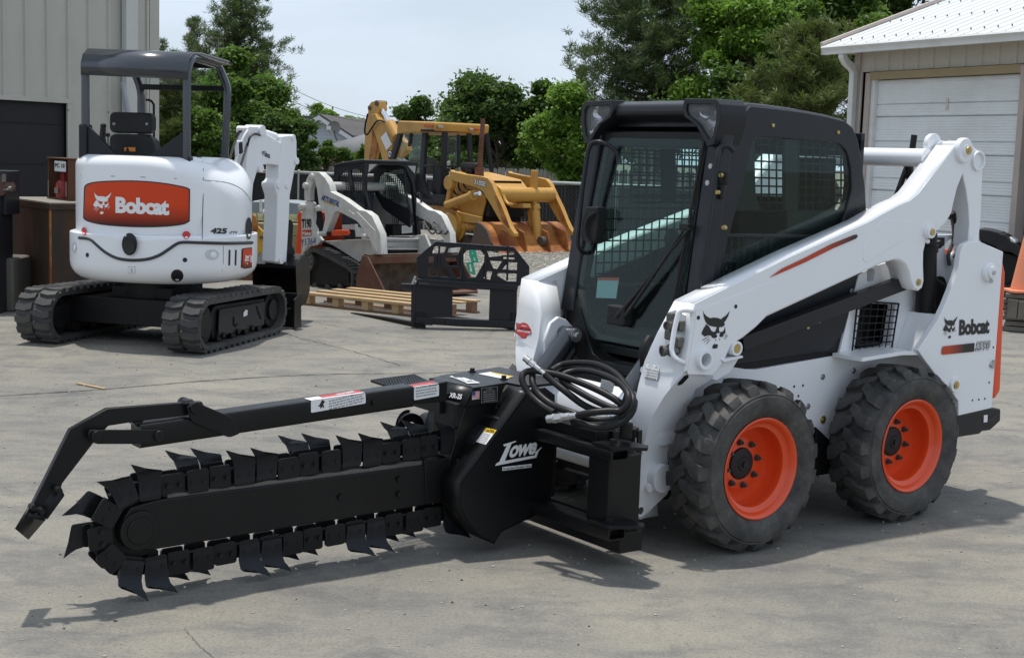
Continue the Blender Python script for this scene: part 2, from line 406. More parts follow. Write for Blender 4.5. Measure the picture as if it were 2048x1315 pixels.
# ================================================================== GROUND (structure)
def ground_mat():
    m, nt, b, o = nmat('weathered_concrete')
    n1 = tex(nt, 'Noise', 0.55, Detail=9, Roughness=0.62, stretch=(1, 1, 1)); n2 = tex(nt, 'Noise', 2.3, Detail=8, Roughness=0.7, Distortion=0.25, stretch=(0.8, 1.5, 1))
    n3 = tex(nt, 'Noise', 70, Detail=6, Roughness=0.85); n4 = tex(nt, 'Voronoi', 60); n5 = tex(nt, 'Noise', 14, Detail=8, Roughness=0.75)
    c = mixc(nt, ramp(nt, n1.outputs[0], [(0.38, 0.0), (0.62, 1.0)]), (0.182, 0.174, 0.155), (0.258, 0.238, 0.195))
    c = mixc(nt, ramp(nt, n2.outputs[0], [(0.46, 0.0), (0.64, 0.72)]), c, (0.104, 0.104, 0.106))
    n6 = tex(nt, 'Noise', 1.1, Detail=10, Roughness=0.78, Distortion=0.4, stretch=(1.3, .8, 1)); c = mixc(nt, ramp(nt, n6.outputs[0], [(0.54, 0.0), (0.66, 0.65)]), c, (0.085, 0.085, 0.088))
    c = mixc(nt, ramp(nt, n5.outputs[0], [(0.50, 0.0), (0.75, 0.40)]), c, (0.31, 0.29, 0.245))
    c = mixc(nt, ramp(nt, n3.outputs[0], [(0.36, 0.75), (0.5, 0.0)]), c, (0.085, 0.08, 0.07))
    c = mixc(nt, ramp(nt, n3.outputs[0], [(0.58, 0.0), (0.70, 0.6)]), c, (0.43, 0.40, 0.34))
    c = mixc(nt, ramp(nt, n4.outputs['Distance'], [(0.08, 0.5), (0.2, 0.0)]), c, (0.13, 0.12, 0.11))
    nt.links.new(c, b.inputs['Base Color']); b.inputs['Roughness'].default_value = 0.85
    h = mixc(nt, 0.5, n3.outputs[0], n5.outputs[0]); bump(nt, b, h, 0.5, 0.006)
    return m
M['concrete'] = ground_mat()
g = MB(); g.box(-400, 400, -60, 900, -0.5, -0.02); g.done('ground', None, kind='structure')
M['earth'] = plain('dry_earth', (0.16, 0.14, 0.10), 0.95); bpy.data.objects['ground'].data.materials.append(M['earth'])
m_, nt_, b_, o_ = nmat('pale_gravel'); n1_ = tex(nt_, 'Voronoi', 22); n2_ = tex(nt_, 'Noise', .6, Detail=8); n3_ = tex(nt_, 'Noise', 60, Detail=6)
c_ = mixc(nt_, ramp(nt_, n1_.outputs['Distance'], [(.15, 0.), (.5, 1.)]), (.34, .33, .29), (.17, .16, .14)); c_ = mixc(nt_, ramp(nt_, n2_.outputs[0], [(.4, 0.), (.65, .5)]), c_, (.22, .205, .165)); c_ = mixc(nt_, ramp(nt_, n3_.outputs[0], [(.5, 0.), (.7, .6)]), c_, (.44, .43, .39))
nt_.links.new(c_, b_.inputs['Base Color']); b_.inputs['Roughness'].default_value = .95; bump(nt_, b_, n1_.outputs['Distance'], 1.0, .03); M['gravel'] = m_
g = MB(); g.box(-60, 60, 19.58, 60, -0.3, -0.006); g.done('gravel_lot', M['gravel'], kind='structure')
g = MB(); g.box(-30, 30, -8, 19.6, -0.3, 0.0); yard = g.done('concrete_yard', M['concrete'], kind='structure')

# ================================================================== SKID STEER LOADER
S = Fr(2.03201, 6.86496, 3.782026)
CY = -0.805                                            # centre plane of the machine
loader = thing('skid_steer_loader', 'large white skid steer loader with black cab and orange wheel rims on four big tyres', 'skid steer loader', S.o, S.yaw)
F_ = zm(1400, 180, 2.858); G_ = zm(1240, 560, 2.348); W_ = zm(1440, 500, 3.288); E_ = zm(1000, 180, 2.348); Q_ = zm(1000, 560, 3.868); H_ = zm(820, 680, 2.988)
P_ = zm(1160, 190, 6.26); D2_ = zm(1120, 360, 3.288); V_ = zm(840, 720, 3.461); X_ = zm(1860, 610, 10.956); C10_ = zm(1380, 600, 10.958)

# ---- wheels
def make_tyre():
    b = MB(); w0 = -0.27
    half = [(.225, -.05), (.232, -.028), (.262, -.006), (.30, .001), (.333, -.003), (.338, -.010), (.346, -.008), (.351, -.016), (.360, -.030), (.3655, -.05), (.3665, -.135)]
    prof = half + [(r_, w0 - h) for r_, h in half[::-1][1:]]
    b.lathe(prof, (0, 0, 0), 'y', 72)
    rg = random.Random(3); N = 19
    for side in (0, 1):
        for k in range(N):
            a0 = 2 * math.pi * (k + .5 * side) / N; pitch = 2 * math.pi / N
            st = [(-.012, .352, 0.0, .50), (-.030, .386, .0, .52), (-.075, .3905, .10, .50), (-.108, .3915, .34, .50), (-.150, .391, .52, .36)]
            loops = []
            for yy, rt, sk, wd in st:
                rt += rg.uniform(-.0015, .0015); yv = yy if side == 0 else w0 - yy
                a = a0 + sk * pitch; hw = wd * pitch * .5; hb = hw * 1.18
                P = lambda ang, r_: (math.cos(ang) * r_, yv, math.sin(ang) * r_)
                loops.append([P(a - hb, .345), P(a - hw, rt), P(a, rt + .001), P(a + hw, rt - .002), P(a + hb, .345)])
            b.loft(loops)
    return b.mesh('tyre', 30)
def make_rim():
    b = MB()
    prof = [(.233, -.026), (.236, -.020), (.230, -.016), (.218, -.022), (.212, -.045), (.205, -.055), (.186, -.062), (.182, -.085), (.188, -.100), (.186, -.150), (.180, -.162),
            (.150, -.166), (.128, -.158), (.118, -.150), (.076, -.150), (.070, -.160), (.070, -.19), (.19, -.19), (.21, -.22), (.232, -.245), (.236, -.25)]
    b.lathe(prof, (0, 0, 0), 'y', 64); return b.mesh('wheel', 50)
def make_cap():
    b = MB(); b.lathe([(.0005, -.128), (.03, -.128), (.035, -.134), (.060, -.136), (.072, -.142), (.074, -.155)], (0, 0, 0), 'y', 32)
    b.cyl((0, -.13, 0), (0, -.118, 0), .016, .014, 10); return b.mesh('hub_cap', 40)
def make_nut():
    b = MB(); b.cyl((0, -.150, 0), (0, -.145, 0), .0165, .016, 16); b.cyl((0, -.145, 0), (0, -.130, 0), .0125, .0125, 6); b.cyl((0, -.13, 0), (0, -.118, 0), .007, .006, 8); return b.mesh('wheel_nut', 30)
tyre_me, rim_me, cap_me, nut_me = make_tyre(), make_rim(), make_cap(), make_nut()
for me_, mm in ((tyre_me, 'tyre'), (rim_me, 'orange'), (cap_me, 'plastic'), (nut_me, 'bare')): me_.materials.append(M[mm])
for X in (1.082, 0.0):
    for side in (0, 1):
        w = link('wheel', rim_me, None, loader)
        w.location = (X, 0.0 if side == 0 else 2 * CY, 0.388); w.rotation_euler = (0, random.uniform(0, 6), 0) if side == 0 else (0, random.uniform(0, 6), math.pi)
        t = link('tyre', tyre_me, None, w); link('hub_cap', cap_me, None, w)
        for k in range(8):
            nn = link('wheel_nut', nut_me, None, w); a = 2 * math.pi * k / 8 + .2; nn.location = (math.cos(a) * .103, 0, math.sin(a) * .103)

# ---- chassis
YB = -0.33
body = S.ys(W_([(60, 765), (170, 782), (240, 783), (780, 690), (912, 165), (1000, 110), (1180, 60), (1330, -30), (1420, -100), (1560, -100), (1620, 100), (1640, 300), (1660, 700), (1710, 1060)]), YB)
body += [(-0.72, .42), (-.3, .33), (.30, .33), (.42, .47), (1.42, .47), (1.47, .60), (1.44, .74), (1.2, .80)]
scr = S.ys(W_([(925, 345), (1155, 360), (1118, 622), (880, 668)]), YB)
slot = S.ys(rnd(W_([(968, 120), (1020, 118), (1012, 212), (966, 210)]), 12), YB)
rh = S.ys(rnd(W_([(1470, -45), (1580, -110), (1600, 10), (1490, 50)]), 12), YB)
b = MB(); b.prism(body, 'y', YB, YB - .05, holes=[scr, slot, rh]); chassis = b.done('chassis', M['white'], loader, .004)
b = MB(); b.prism([(x, z) for x, z in body], 'y', 2 * CY - YB, 2 * CY - YB + .05); b.done('chassis_side', M['white'], loader, .004)
b = MB(); b.box(-.70, 1.38, -1.24, -.385, .34, .72); b.box(-.70, .1, -1.24, -.60, .72, 1.25); b.box(-.55, .10, -1.24, -.56, .3, .9); b.done('engine_bay', M['blacksat'], loader)
# front panel of the body between the arms
fp = [(1.44, .47), (1.47, .52), (1.46, .60), (1.40, .68), (1.20, .735), (1.0, .745), (1.0, .47)]
b = MB(); b.prism(fp, 'y', YB - .052, 2 * CY - YB + .052); b.done('front_panel', M['white'], loader, .01, 3)
# fender/rear quarter panel with lettering
YQ = -0.12
quarter = [(1836, 700.5), (1875.9, 640), (1889.9, 610), (1903.8, 575), (1917.8, 533), (1921, 505), (1927, 490), (1940, 483), (1956, 481), (2007, 503.6), (1984, 815.5), (1917, 831), (1917, 802), (1898, 775), (1870, 747), (1851, 722)]
q2 = S.ys(quarter, YQ)
b = MB(); b.prism(q2, 'y', YQ, YQ - .035); qp = b.done('quarter_panel', M['white'], loader, .005)
bmirror(qp, CY, loader)
fl_ = S.ys(W_([(862, 696), (1000, 674), (1130, 654), (1230, 654), (1305, 668)]), -.21)
b = MB(); b.prism(fl_ + [(x, z - .02) for x, z in fl_[::-1]], 'y', YB, YQ - .02); fd = b.done('fender_lip', M['white'], loader, .003); bmirror(fd, CY, loader)
b = MB(); b.prism([(-.22, .83), (-.30, 1.02), (-.34, 1.02), (-.30, .8)], 'y', YB, YQ - .035); b.done('fender_back', M['white'], loader, .003)
# tailgate, bumper, rear body
tg = S.ys([(2008, 520), (2014, 545), (2004, 782), (1994, 797), (1985, 799), (1999, 503)], YQ - .01)
b = MB(); b.prism(tg, 'y', YQ - .012, 2 * CY - YQ + .012); b.done('tailgate', M['orange'], loader, .03, 4)
b = MB(); b.box(-.77, -.60, -1.43, -.16, .45, 1.30); b.done('rear_body', M['white'], loader, .02)
bp = S.ys(G_([(1560, 640), (1745, 598), (1789, 604), (1788, 660), (1740, 704), (1700, 710), (1690, 722), (1560, 742)]), YQ)
b = MB(); b.prism(bp, 'y', YQ, 2 * CY - YQ); b.done('bumper', M['grey'], loader, .008)
b = MB(); b.prism(S.ys(G_([(1718, 660), (1765, 628), (1768, 655), (1752, 668)]), YQ), 'y', YQ + .002, YQ - .001); b.done('bumper_slot', M['print_black'], loader)
b = MB(); b.prism([(.2, .33), (.40, .47), (.40, .22), (.2, .22)], 'y', -.30, -1.3); b.box(-.35, 1.35, -1.2, -.4, .19, .34); b.done('belly_plate', M['blacksat'], loader, .004)
# radiator hood
b = MB(); b.prism([(-.74, 1.26), (-.60, 1.42), (.02, 1.47), (.02, 1.2), (-.74, 1.2)], 'y', -.40, -1.21); b.done('engine_hood', M['blacksat'], loader, .02, 3)
# engine screen: frame and wires
sq = [Vector((x, 0, z)) for x, z in S.ys(W_([(905, 335), (1175, 352), (1130, 640), (868, 678)]), YB + .015)]
b = MB(); Y1 = YB + .015; cr_ = [Vector((p.x, Y1, p.z)) for p in sq]
b.tube([cr_[0], cr_[1], cr_[2], cr_[3], cr_[0]], .006, 6)
for i in range(1, 6):
    t = i / 6; b.tube([cr_[0].lerp(cr_[1], t), cr_[3].lerp(cr_[2], t)], .0035, 6); 
for i in range(1, 7):
    t = i / 7; b.tube([cr_[0].lerp(cr_[3], t), cr_[1].lerp(cr_[2], t)], .0035, 6)
b.done('engine_screen', M['blacksat'], loader)
b = MB(); b.prism([(x, z) for x, z in scr], 'y', YB - .12, YB - .13); b.done('screen_recess', M['blacksat'], loader)
b = MB(); pa = S.y(*W_([(900, 600)])[0], YB - .04); pb = S.y(*W_([(1060, 640)])[0], YB - .04)
b.tube(smooth([(pa.x, YB - .06, pa.z + .1), (pa.x - .01, YB - .05, pa.z), (pb.x + .05, YB - .05, pb.z + .02), (pb.x - .02, YB - .08, pb.z + .01)]), .022, 10); b.done('intake_hose', M['hose'], loader)
# bolts & holes on the side
for x, y in W_([(675, 832), (878, 792), (782, 990), (578, 1025), (865, 270)]):
    b = MB(); p = S.y(x, y, YB); b.cyl(p, p + Vector((0, .008, 0)), .011, .010, 6); b.cyl(p, p + Vector((0, .003, 0)), .015, .015, 12); b.done('body_bolt', M['zinc'], loader)
b = MB(); p = S.y(*W_([(676, 1112)])[0], YB); b.cyl(p, p + Vector((0, .012, 0)), .014, .012, 6); b.cyl(p, p + Vector((0, .005, 0)), .020, .02, 12); b.done('drain_plug', M['brass'], loader)
for x, y in W_([(487, 895), (545, 889), (515, 958)]) : b = MB(); p = S.y(x, y, YB); b.cyl(p, p + Vector((0, .0015, 0)), .0065, .0065, 10); b.done('bolt_hole', M['print_black'], loader)
for x, y in G_([(1655, 563), (1685, 560), (1713, 556), (1733, 480), (1753, 315)]): b = MB(); p = S.y(x, y, YQ); b.cyl(p, p + Vector((0, .0015, 0)), .006, .006, 10); b.done('bolt_hole', M['print_black'], loader)
b = MB(); p = S.y(*G_([(1568, 490)])[0], YQ); b.cyl(p, p + Vector((0, .014, 0)), .042, .040, 24); b.done('tie_down_boss', M['white'], loader, .003)
b = MB(); b.cyl(p + Vector((0, .014, 0)), p + Vector((0, .019, 0)), .022, .02, 18); b.cyl(p + Vector((0, .019, 0)), p + Vector((0, .022, 0)), .011, .011, 6); b.done('boss_bolt', M['brass'], loader)
p = S.y(*F_([(1642, 1040)])[0], YQ); b = MB(); b.cyl(p - Vector((0, .0, 0)), p + Vector((0, .022, 0)), .05, .046, 24); b.cyl(p, p + Vector((0, .035, 0)), .03, .03, 20); b.done('pivot_boss', M['white'], loader, .003)
b = MB(); b.cyl(p + Vector((-.005, .035, -.0)), p + Vector((-.005, .042, 0)), .013, .012, 6); b.cyl(p + Vector((0, .022, -.045)), p + Vector((0, .035, -.045)), .012, .010, 6); b.done('pivot_bolt', M['zinc'], loader)
p = S.y(*G_([(1743, 396)])[0], YQ); b = MB(); b.cyl(p, p + Vector((0, .012, 0)), .018, .014, 12); b.box(p.x - .022, p.x - .005, p.y, p.y + .01, p.z - .02, p.z + .025); b.done('door_latch', M['zinc'], loader)

# ---- lift arms (near one traced, far one its mirror image)
YO, YI = -0.17, -0.30
up_o = S.ys([(1389, 607), (1480, 562), (1582, 512), (1736, 444), (1762, 429)] + F_([(1140, 655), (1200, 630), (1250, 590), (1350, 460), (1460, 320)]), YO)
top_ = S.ys(F_([(1462, 312), (1480, 298), (1500, 291), (1522, 295), (1545, 318), (1550, 350), (1535, 385), (1500, 410)]), YO)
back = S.ys(F_([(1505, 470), (1470, 560), (1448, 650), (1438, 700), (1410, 750), (1370, 790), (1320, 830), (1290, 870), (1276, 930), (1275, 1000), (1278, 1090), (1270, 1125), (1250, 1143), (1225, 1132), (1210, 1095), (1195, 1030), (1175, 990), (1145, 968), (1110, 965), (1040, 985)]), YO)
low = S.ys([(1533, 631)] + G_([(640, 215), (600, 248), (575, 268), (545, 285), (520, 305), (500, 350), (478, 400), (440, 450), (400, 480), (350, 510), (318, 600), (270, 680), (235, 740)]), YO)
leg_back = S.ys(G_([(222, 850), (220, 1000), (150, 1065), (98, 1118)]), YO)
foot = S.ys(G_([(82, 1122), (80, 1112)]), YO)
front = S.ys(G_([(85, 900), (115, 760), (150, 640), (210, 540), (300, 430), (312, 380), (330, 250)]), YO)
front_i = [(1.39, 1.13), (1.39, 1.0), (1.41, .86), (1.45, .66), (1.47, .5), (1.5, .2)]
outline = up_o + top_ + back + low[:8] + front[4:]
circ = lambda x, y, r_, Y: (lambda p: [(p.x + r_ * math.cos(2 * math.pi * i / 24), p.z + r_ * math.sin(2 * math.pi * i / 24)) for i in range(24)])(S.y(x, y, Y))
bc1 = circ(*G_([(385, 370)])[0], .031, YO); bc2 = circ(*G_([(186, 925)])[0], .053, YO - .02)
b = MB(); b.prism(outline, 'y', YO, YO - .012, holes=[bc1]); arm = b.done('lift_arm', M['white'], loader, .004, 3)
inn = []
for x, z in outline: inn.append((x, z))
b = MB()
# inner web (front edge swept further forward), then top / bottom closing strips
web = up_o + top_ + back + low[:8] + [(1.38, .80), (1.38, 1.12)]
b.prism(web, 'y', YI, YI + .012); b.done('inner_plate', M['white'], arm, .003)
b = MB()
ti = [(x, z + 0.003) for x, z in up_o]; n_ = len(up_o)
for i in range(n_ - 1):
    a, c = up_o[i], up_o[i + 1]; b.face([(a[0], YO - .004, a[1]), (c[0], YO - .004, c[1]), (c[0], YI + .004, c[1]), (a[0], YI + .004, a[1])])
lw = back[8:] + low[:8]
for a, c in zip(lw[:-1], lw[1:]):
    b.face([(a[0], YO - .004, a[1]), (c[0], YO - .004, c[1]), (c[0], YI + .004, c[1]), (a[0], YI + .004, a[1])])
rows = [((440, 450), (300, 430), (1285, 745), -.185), ((395, 482), (255, 485), (1279, 768), -.215), ((350, 510), (210, 540), (1274, 792), -.25), ((318, 600), (150, 640), (1269, 835), -.305), ((235, 740), (115, 760), (1268, 880), -.345), ((222, 850), (97, 850), (1270, 922), -.35), ((220, 1000), (83, 1000), (1273, 986), -.355), ((150, 1065), (81, 1080), (1275, 1020), -.36), ((98, 1120), (82, 1119), (1277, 1037), -.36)]
GG = lambda p, Y: S.y(*G_([p])[0], Y)
fo = [S.y(1389, 607, YO), GG((330, 250), YO), GG((312, 380), YO)] + [GG(r_[1], r_[3]) for r_ in rows]
fi = [S.y(1350, 602, -.295), S.y(1315, 668, -.375), S.y(1291, 722, -.405)] + [S.y(*r_[2], -.405) for r_ in rows]
for i in range(len(fo) - 1):
    b.face([fo[i], fo[i + 1], fi[i + 1], fi[i]]); b.face([fi[i], fi[i + 1], fi[i + 1] + Vector((-.12, 0, 0)), fi[i] + Vector((-.12, 0, 0))])
rr3 = [GG(low_, r_[3]) for low_, r_ in zip([r_[0] for r_ in rows], rows)]; ff3 = fo[3:]
for i in range(len(rows) - 1): b.face([ff3[i], ff3[i + 1], rr3[i + 1], rr3[i]]); b.face([rr3[i], rr3[i + 1], rr3[i + 1] + Vector((0, -.09, 0)), rr3[i] + Vector((0, -.09, 0))])
b.face([GG((312, 380), YO), ff3[0], rr3[0]])
o_ = b.done('edge_plates', M['white'], arm, sharp=30)
sd = o_.modifiers.new('thickness', 'SOLIDIFY'); sd.thickness = .008; sd.offset = 0
# raised panels and reinforcement of the outer face
pan = S.ys(rnd(F_([(1040, 735), (1195, 755), (1200, 800), (1170, 850), (1040, 930), (950, 990), (925, 960), (930, 900)]), 12), YO)
b = MB(); b.prism(rnd(pan, .02), 'y', YO + .0025, YO - .002); b.done('gusset_panel', M['white'], arm, .0022, 3)
pan = S.ys(rnd(G_([(352, 128), (400, 128), (545, 72), (690, 14), (735, 12), (755, 40), (700, 150), (640, 212), (575, 264), (545, 282), (520, 300), (498, 345), (470, 400), (430, 445), (312, 440), (325, 370), (352, 200)]), 6), YO)
b = MB(); b.prism(pan, 'y', YO + .003, YO - .0005, holes=[bc1]); b.done('front_plate', M['white'], arm, .0025, 3)
# bosses, pins
def boss(px, py, Y, ro, ri, h, name='boss', mat='white', dep=.03, parent=None):
    p = S.y(px, py, Y); b = MB(); b.ring(p - Vector((0, dep, 0)), p + Vector((0, h, 0)), ro, ri, 32); o = b.done(name, M[mat], parent or arm, .002); return p, o
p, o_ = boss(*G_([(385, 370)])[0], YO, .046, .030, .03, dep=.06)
b = MB(); b.cyl(p - Vector((0, .058, 0)), p - Vector((0, .055, 0)), .031, .031, 24); b.done('bore_shade', M['blacksat'], o_)  # black disc at the back of the hole, painted in as its dark depth
p, o_ = boss(*G_([(543, 320)])[0], YO, .034, .022, .012)
b = MB(); b.cyl(p, p + Vector((0, .010, 0)), .023, .022, 24); b.done('pin', M['brass'], o_)
b = MB(); br_ = S.ys(G_([(470, 372), (566, 352), (572, 362), (480, 384)]), YO); b.prism(br_, 'y', YO + .012, YO - .11); b.done('pin_bracket', M['white'], arm, .002)
b = MB(); br_ = S.ys(G_([(470, 382), (562, 360), (520, 430), (455, 470), (420, 460)]), YO - .02); b.prism(br_, 'y', YO - .02, YO - .11); b.done('bracket_gusset', M['white'], arm, .002)
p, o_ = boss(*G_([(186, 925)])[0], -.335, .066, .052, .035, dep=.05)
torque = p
b = MB(); b.cyl(p + Vector((0, .029, 0)), p + Vector((0, .032, 0)), .0525, .053, 28); b.done('tube_hollow_shade', M['blacksat'], o_)  # black disc stands in for the shade inside the hollow tube
p = S.y(*G_([(125, 970)])[0], -.355); b = MB(); b.cyl(p - Vector((0, .01, 0)), p + Vector((0, .028, 0)), .023, .021, 24); b.done('lower_pin', M['white'], arm, .003)
p = S.y(*G_([(92, 1080)])[0], -.36); b = MB(); b.ring(p - Vector((0, .01, 0)), p + Vector((0, .012, 0)), .03, .018, 24); b.done('hinge_boss', M['white'], arm, .003)
b = MB(); b.cyl(p - Vector((0, .01, 0)), p + Vector((0, .006, 0)), .018, .016, 16); b.done('hinge_pin', M['bare'], arm)
p = S.y(*F_([(1500, 345)])[0], YO); b = MB(); b.lathe([(.001, .03), (.028, .03), (.030, .024), (.060, .022), (.064, .016), (.064, -.01)], p, 'y', 36); b.done('pivot_cap', M['white'], arm, .002)
b = MB(); b.cyl(p + Vector((-.01, .03, 0)), p + Vector((-.01, .036, 0)), .022, .021, 20); b.cyl(p + Vector((-.01, .036, 0)), p + Vector((-.01, .040, 0)), .011, .01, 6); b.done('pivot_bolt', M['brass'], arm)
b = MB(); p0 = S.y(*F_([(1340, 312)])[0], YI); b.cyl(p0, p0 - Vector((0, .03, 0)), .058, .055, 28); b.done('pivot_cap', M['white'], arm, .003)
p = S.y(*F_([(1300, 810)])[0], YO); b = MB(); b.cyl(p, p + Vector((0, .03, 0)), .035, .032, 28); b.cyl(p + Vector((0, 0, -.048)), p + Vector((0, .012, -.048)), .013, .011, 8); b.done('cylinder_boss', M['white'], arm, .002)
b = MB(); b.cyl(p + Vector((0, .03, 0)), p + Vector((0, .036, 0)), .018, .016, 18); b.done('boss_bolt', M['brass'], arm)
p = S.y(*F_([(1248, 1098)])[0], YO); b = MB(); b.cyl(p, p + Vector((0, .006, 0)), .018, .017, 18); b.cyl(p + Vector((0, .006, 0)), p + Vector((0, .009, 0)), .009, .009, 6); b.done('boss_bolt', M['brass'], arm)
for x, y in C10_([(1002, 138), (182, 383)]): b = MB(); p = S.y(x, y, YO + .003); b.cyl(p, p + Vector((0, .0015, 0)), .0095, .0095, 14); b.done('arm_hole', M['print_black'], arm)
for x, y in F_([(335, 1192), (332, 1242)]): b = MB(); p = S.y(x, y, YO); b.cyl(p, p + Vector((0, .0015, 0)), .005, .005, 10); b.done('arm_hole', M['print_black'], arm)
far_arm = bmirror(arm, CY, loader); far_arm['label'] = 'far white lift arm seen past the cab'
# near arm marks
dk = lambda me_, pts, nm, mt, par=arm, Y=YO, off=.004, **k: mark(S, 'y', Y, me_, *pts, nm, M[mt], par, off, **k)
c3 = C10_([(250, 1062), (872, 1062), (250, 220)])
dk(cat_mesh(), c3, 'bobcat_emblem', 'print_black', off=.0045)
def grad_stripe(frm, pts, nm, par, Y, left, right, axis='x', dark_right=True):
    m, nt, bb, o = nmat(nm + '_print'); t = nt.nodes.new('ShaderNodeTexCoord'); sp = nt.nodes.new('ShaderNodeSeparateXYZ'); nt.links.new(t.outputs['Generated'], sp.inputs[0])
    c = nt.nodes.new('ShaderNodeValToRGB'); e = c.color_ramp.elements; e[0].position = left; e[1].position = right
    a0, a1 = ((0.012, 0.012, 0.012, 1), (0.48, 0.05, 0.012, 1)); e[0].color = a0 if dark_right else a1; e[1].color = a1 if dark_right else a0
    nt.links.new(sp.outputs['X'], c.inputs[0]); nt.links.new(c.outputs[0], bb.inputs['Base Color']); bb.inputs['Roughness'].default_value = 0.35
    return quad_mark(frm, 'y', Y, pts, nm, m, par, .004)
# forward is +X, to the left in the photograph: dark end lies at small X
grad_stripe(S, F_([(395, 1073), (470, 1042), (600, 985), (760, 905), (890, 850), (902, 838), (898, 825), (880, 828), (750, 880), (600, 958), (470, 1020)]), 'arm_stripe', arm, YO, .02, .42)
# label on the front face of the near arm
def fmark(pts, nm, mt, me2=None, Y0=-.2):
    pass
# ---- near arm coupler block and guard handle
NS = Skin(S, [c for c in arm.children if c.name.startswith('edge_plates')] + [arm])
def onp(P0, N, px, py, off):
    d = ray(px, py); Nw = S.f * N.x + S.l * N.y + Vector((0, 0, N.z)); Pw = S.wor(P0 + N * off); return S.loc(CAM + d * ((Pw - CAM).dot(Nw) / d.dot(Nw)))
P0n, N0n = NS.hit(*Q_([(1440, 360)])[0]); P1n, N1n = NS.hit(*Q_([(1420, 560)])[0]); Nav = Vector((.93, .30, .20)).normalized()
def nsk(x, y, off): return onp(P0n, Nav, *Q_([(x, y)])[0], off + .01), Nav
sl4 = [NS.P(x, y, .004) for x, y in rnd(G_([(318, 440), (322, 452), (290, 486), (268, 492), (270, 480), (300, 446)]), 3)]
if None not in sl4: b = MB(); b.face(sl4); b.done('arm_slot', M['print_black'], arm)
cp = [(1300, 250), (1365, 228), (1440, 270), (1448, 480), (1400, 600), (1320, 590), (1285, 520), (1280, 380)]
b = MB(); b.loft([[nsk(x, y, .003)[0] for x, y in cp], [nsk(x, y, .022)[0] for x, y in cp]]); b.done('coupler_plate', M['zinc'], arm, .004)
for x, y, rr, dd in ((1345, 345, .021, 55), (1330, 540, .025, 80)):
    p, N = nsk(x, y, .035); q, _ = nsk(x - dd * .2, y + 3, .04); d = (S.x(*Q_([(x - dd, y + 8)])[0], p.x + .05) - p); L_ = d.length; d.normalize(); b = MB()
    b.cyl(p - d * .02, p + d * L_ * .3, rr * 1.15, rr * 1.15, 6); b.cyl(p + d * L_ * .3, p + d * L_ * .75, rr * .85, rr * .85, 18); b.ring(p + d * L_ * .75, p + d * L_, rr, rr * .7, 20); b.cyl(p + d * L_ * .6, p + d * L_ * .85, rr * .7, rr * .7, 16); b.done('quick_coupler', M['bare'], arm)
for x, y in ((1335, 290), (1320, 420), (1390, 480), (1400, 350)): p, N = nsk(x, y, .02); b = MB(); b.box(p.x - .016, p.x + .026, p.y - .016, p.y + .02, p.z - .022, p.z + .022); b.done('coupler_block', M['bare'], arm, .006)
hp = [(1488, 240, .0), (1470, 235, .05), (1420, 228, .072), (1380, 250, .075), (1345, 400, .075), (1325, 540, .075), (1345, 595, .07), (1400, 630, .05), (1425, 645, .0)]
b = MB(); path = [tuple(nsk(x, y, o)[0]) for x, y, o in hp]; b.tube(smooth(rnd(path, .02, 3, False), 2), .0115, 10); b.done('guard_handle', M['white'], arm)
# ---- torque tubes between the arms
b = MB(); p = torque; b.cyl((p.x, YI, p.z), (p.x, 2 * CY - YI, p.z), .052, .052, 32); b.done('torque_tube', M['white'], loader)
p = S.y(*F_([(1290, 388)])[0], YI); b = MB(); b.cyl((p.x, YI + .01, p.z), (p.x, 2 * CY - YI - .01, p.z), .047, .047, 32); b.done('rear_torque_tube', M['white'], loader)
# ---- rear links
lk = S.ys(F_([(1470, 400), (1455, 350), (1470, 300), (1500, 291), (1535, 300), (1590, 345), (1618, 370), (1618, 440), (1608, 700), (1594, 862), (1560, 880), (1530, 890), (1540, 760), (1534, 660), (1520, 560), (1495, 460)]), YO - .025)
b = MB(); b.prism(lk, 'y', YO - .025, YI + .01); rl = b.done('rear_link', M['white'], loader, .006, 3)
lk2 = S.ys(F_([(1500, 470), (1530, 560), (1540, 660), (1542, 760), (1532, 885), (1500, 905), (1480, 800), (1450, 690), (1465, 590), (1490, 500)]), YI)
b = MB(); b.prism(lk2, 'y', YI + .01, YI - .02); b.done('link_web', M['white'], rl, .004)
p = S.y(*F_([(1585, 405)])[0], YO - .025); b = MB(); b.ring(p - Vector((0, .1, 0)), p + Vector((0, .014, 0)), .052, .041, 32); b.done('link_eye', M['white'], rl, .002)
b = MB(); b.cyl(p - Vector((0, .09, 0)), p - Vector((0, .085, 0)), .042, .042, 24); b.done('eye_pin', M['white'], rl)
bmirror(rl, CY, loader)
# ---- control link and lift cylinder
a = S.y(*W_([(130, 615)])[0], -.27); c = S.y(*W_([(1225, 205)])[0], -.27)
b = MB(); b.rtube([a, c], .05, .072, (0, 0, 1)); cl = b.done('control_link', M['grey'], loader, .004); bmirror(cl, CY, loader)
b = MB(); b.cyl(c + Vector((0, .03, 0)), c - Vector((0, .04, 0)), .03, .03, 16); b.done('link_pin', M['bare'], cl)
a = S.y(*F_([(1300, 890)])[0], -.25); c = S.y(*W_([(1345, 640)])[0], -.27)
b = MB(); a1 = a.lerp(c, -.12); b.cyl(a1, c, .048, .055, 24); ly_ = b.done('lift_cylinder', M['blacksat'], loader, .002); bmirror(ly_, CY, loader)
b = MB(); b.cyl(a1.lerp(c, .1), a1.lerp(c, .16), .056, .056, 24); b.done('cylinder_gland', M['blacksat'], ly_)
a = S.y(*F_([(1410, 700)])[0], -.30); b = MB()
for k, (dx, dy) in enumerate(((0, 0), (.025, -.02), (-.03, -.01))):
    pts = [S.y(x + k * 18, y, -.31 + dy) for x, y in F_([(1400, 730), (1440, 740), (1450, 850), (1420, 940), (1425, 1000)])]; b.tube(smooth([tuple(v) for v in pts]), .010, 8)
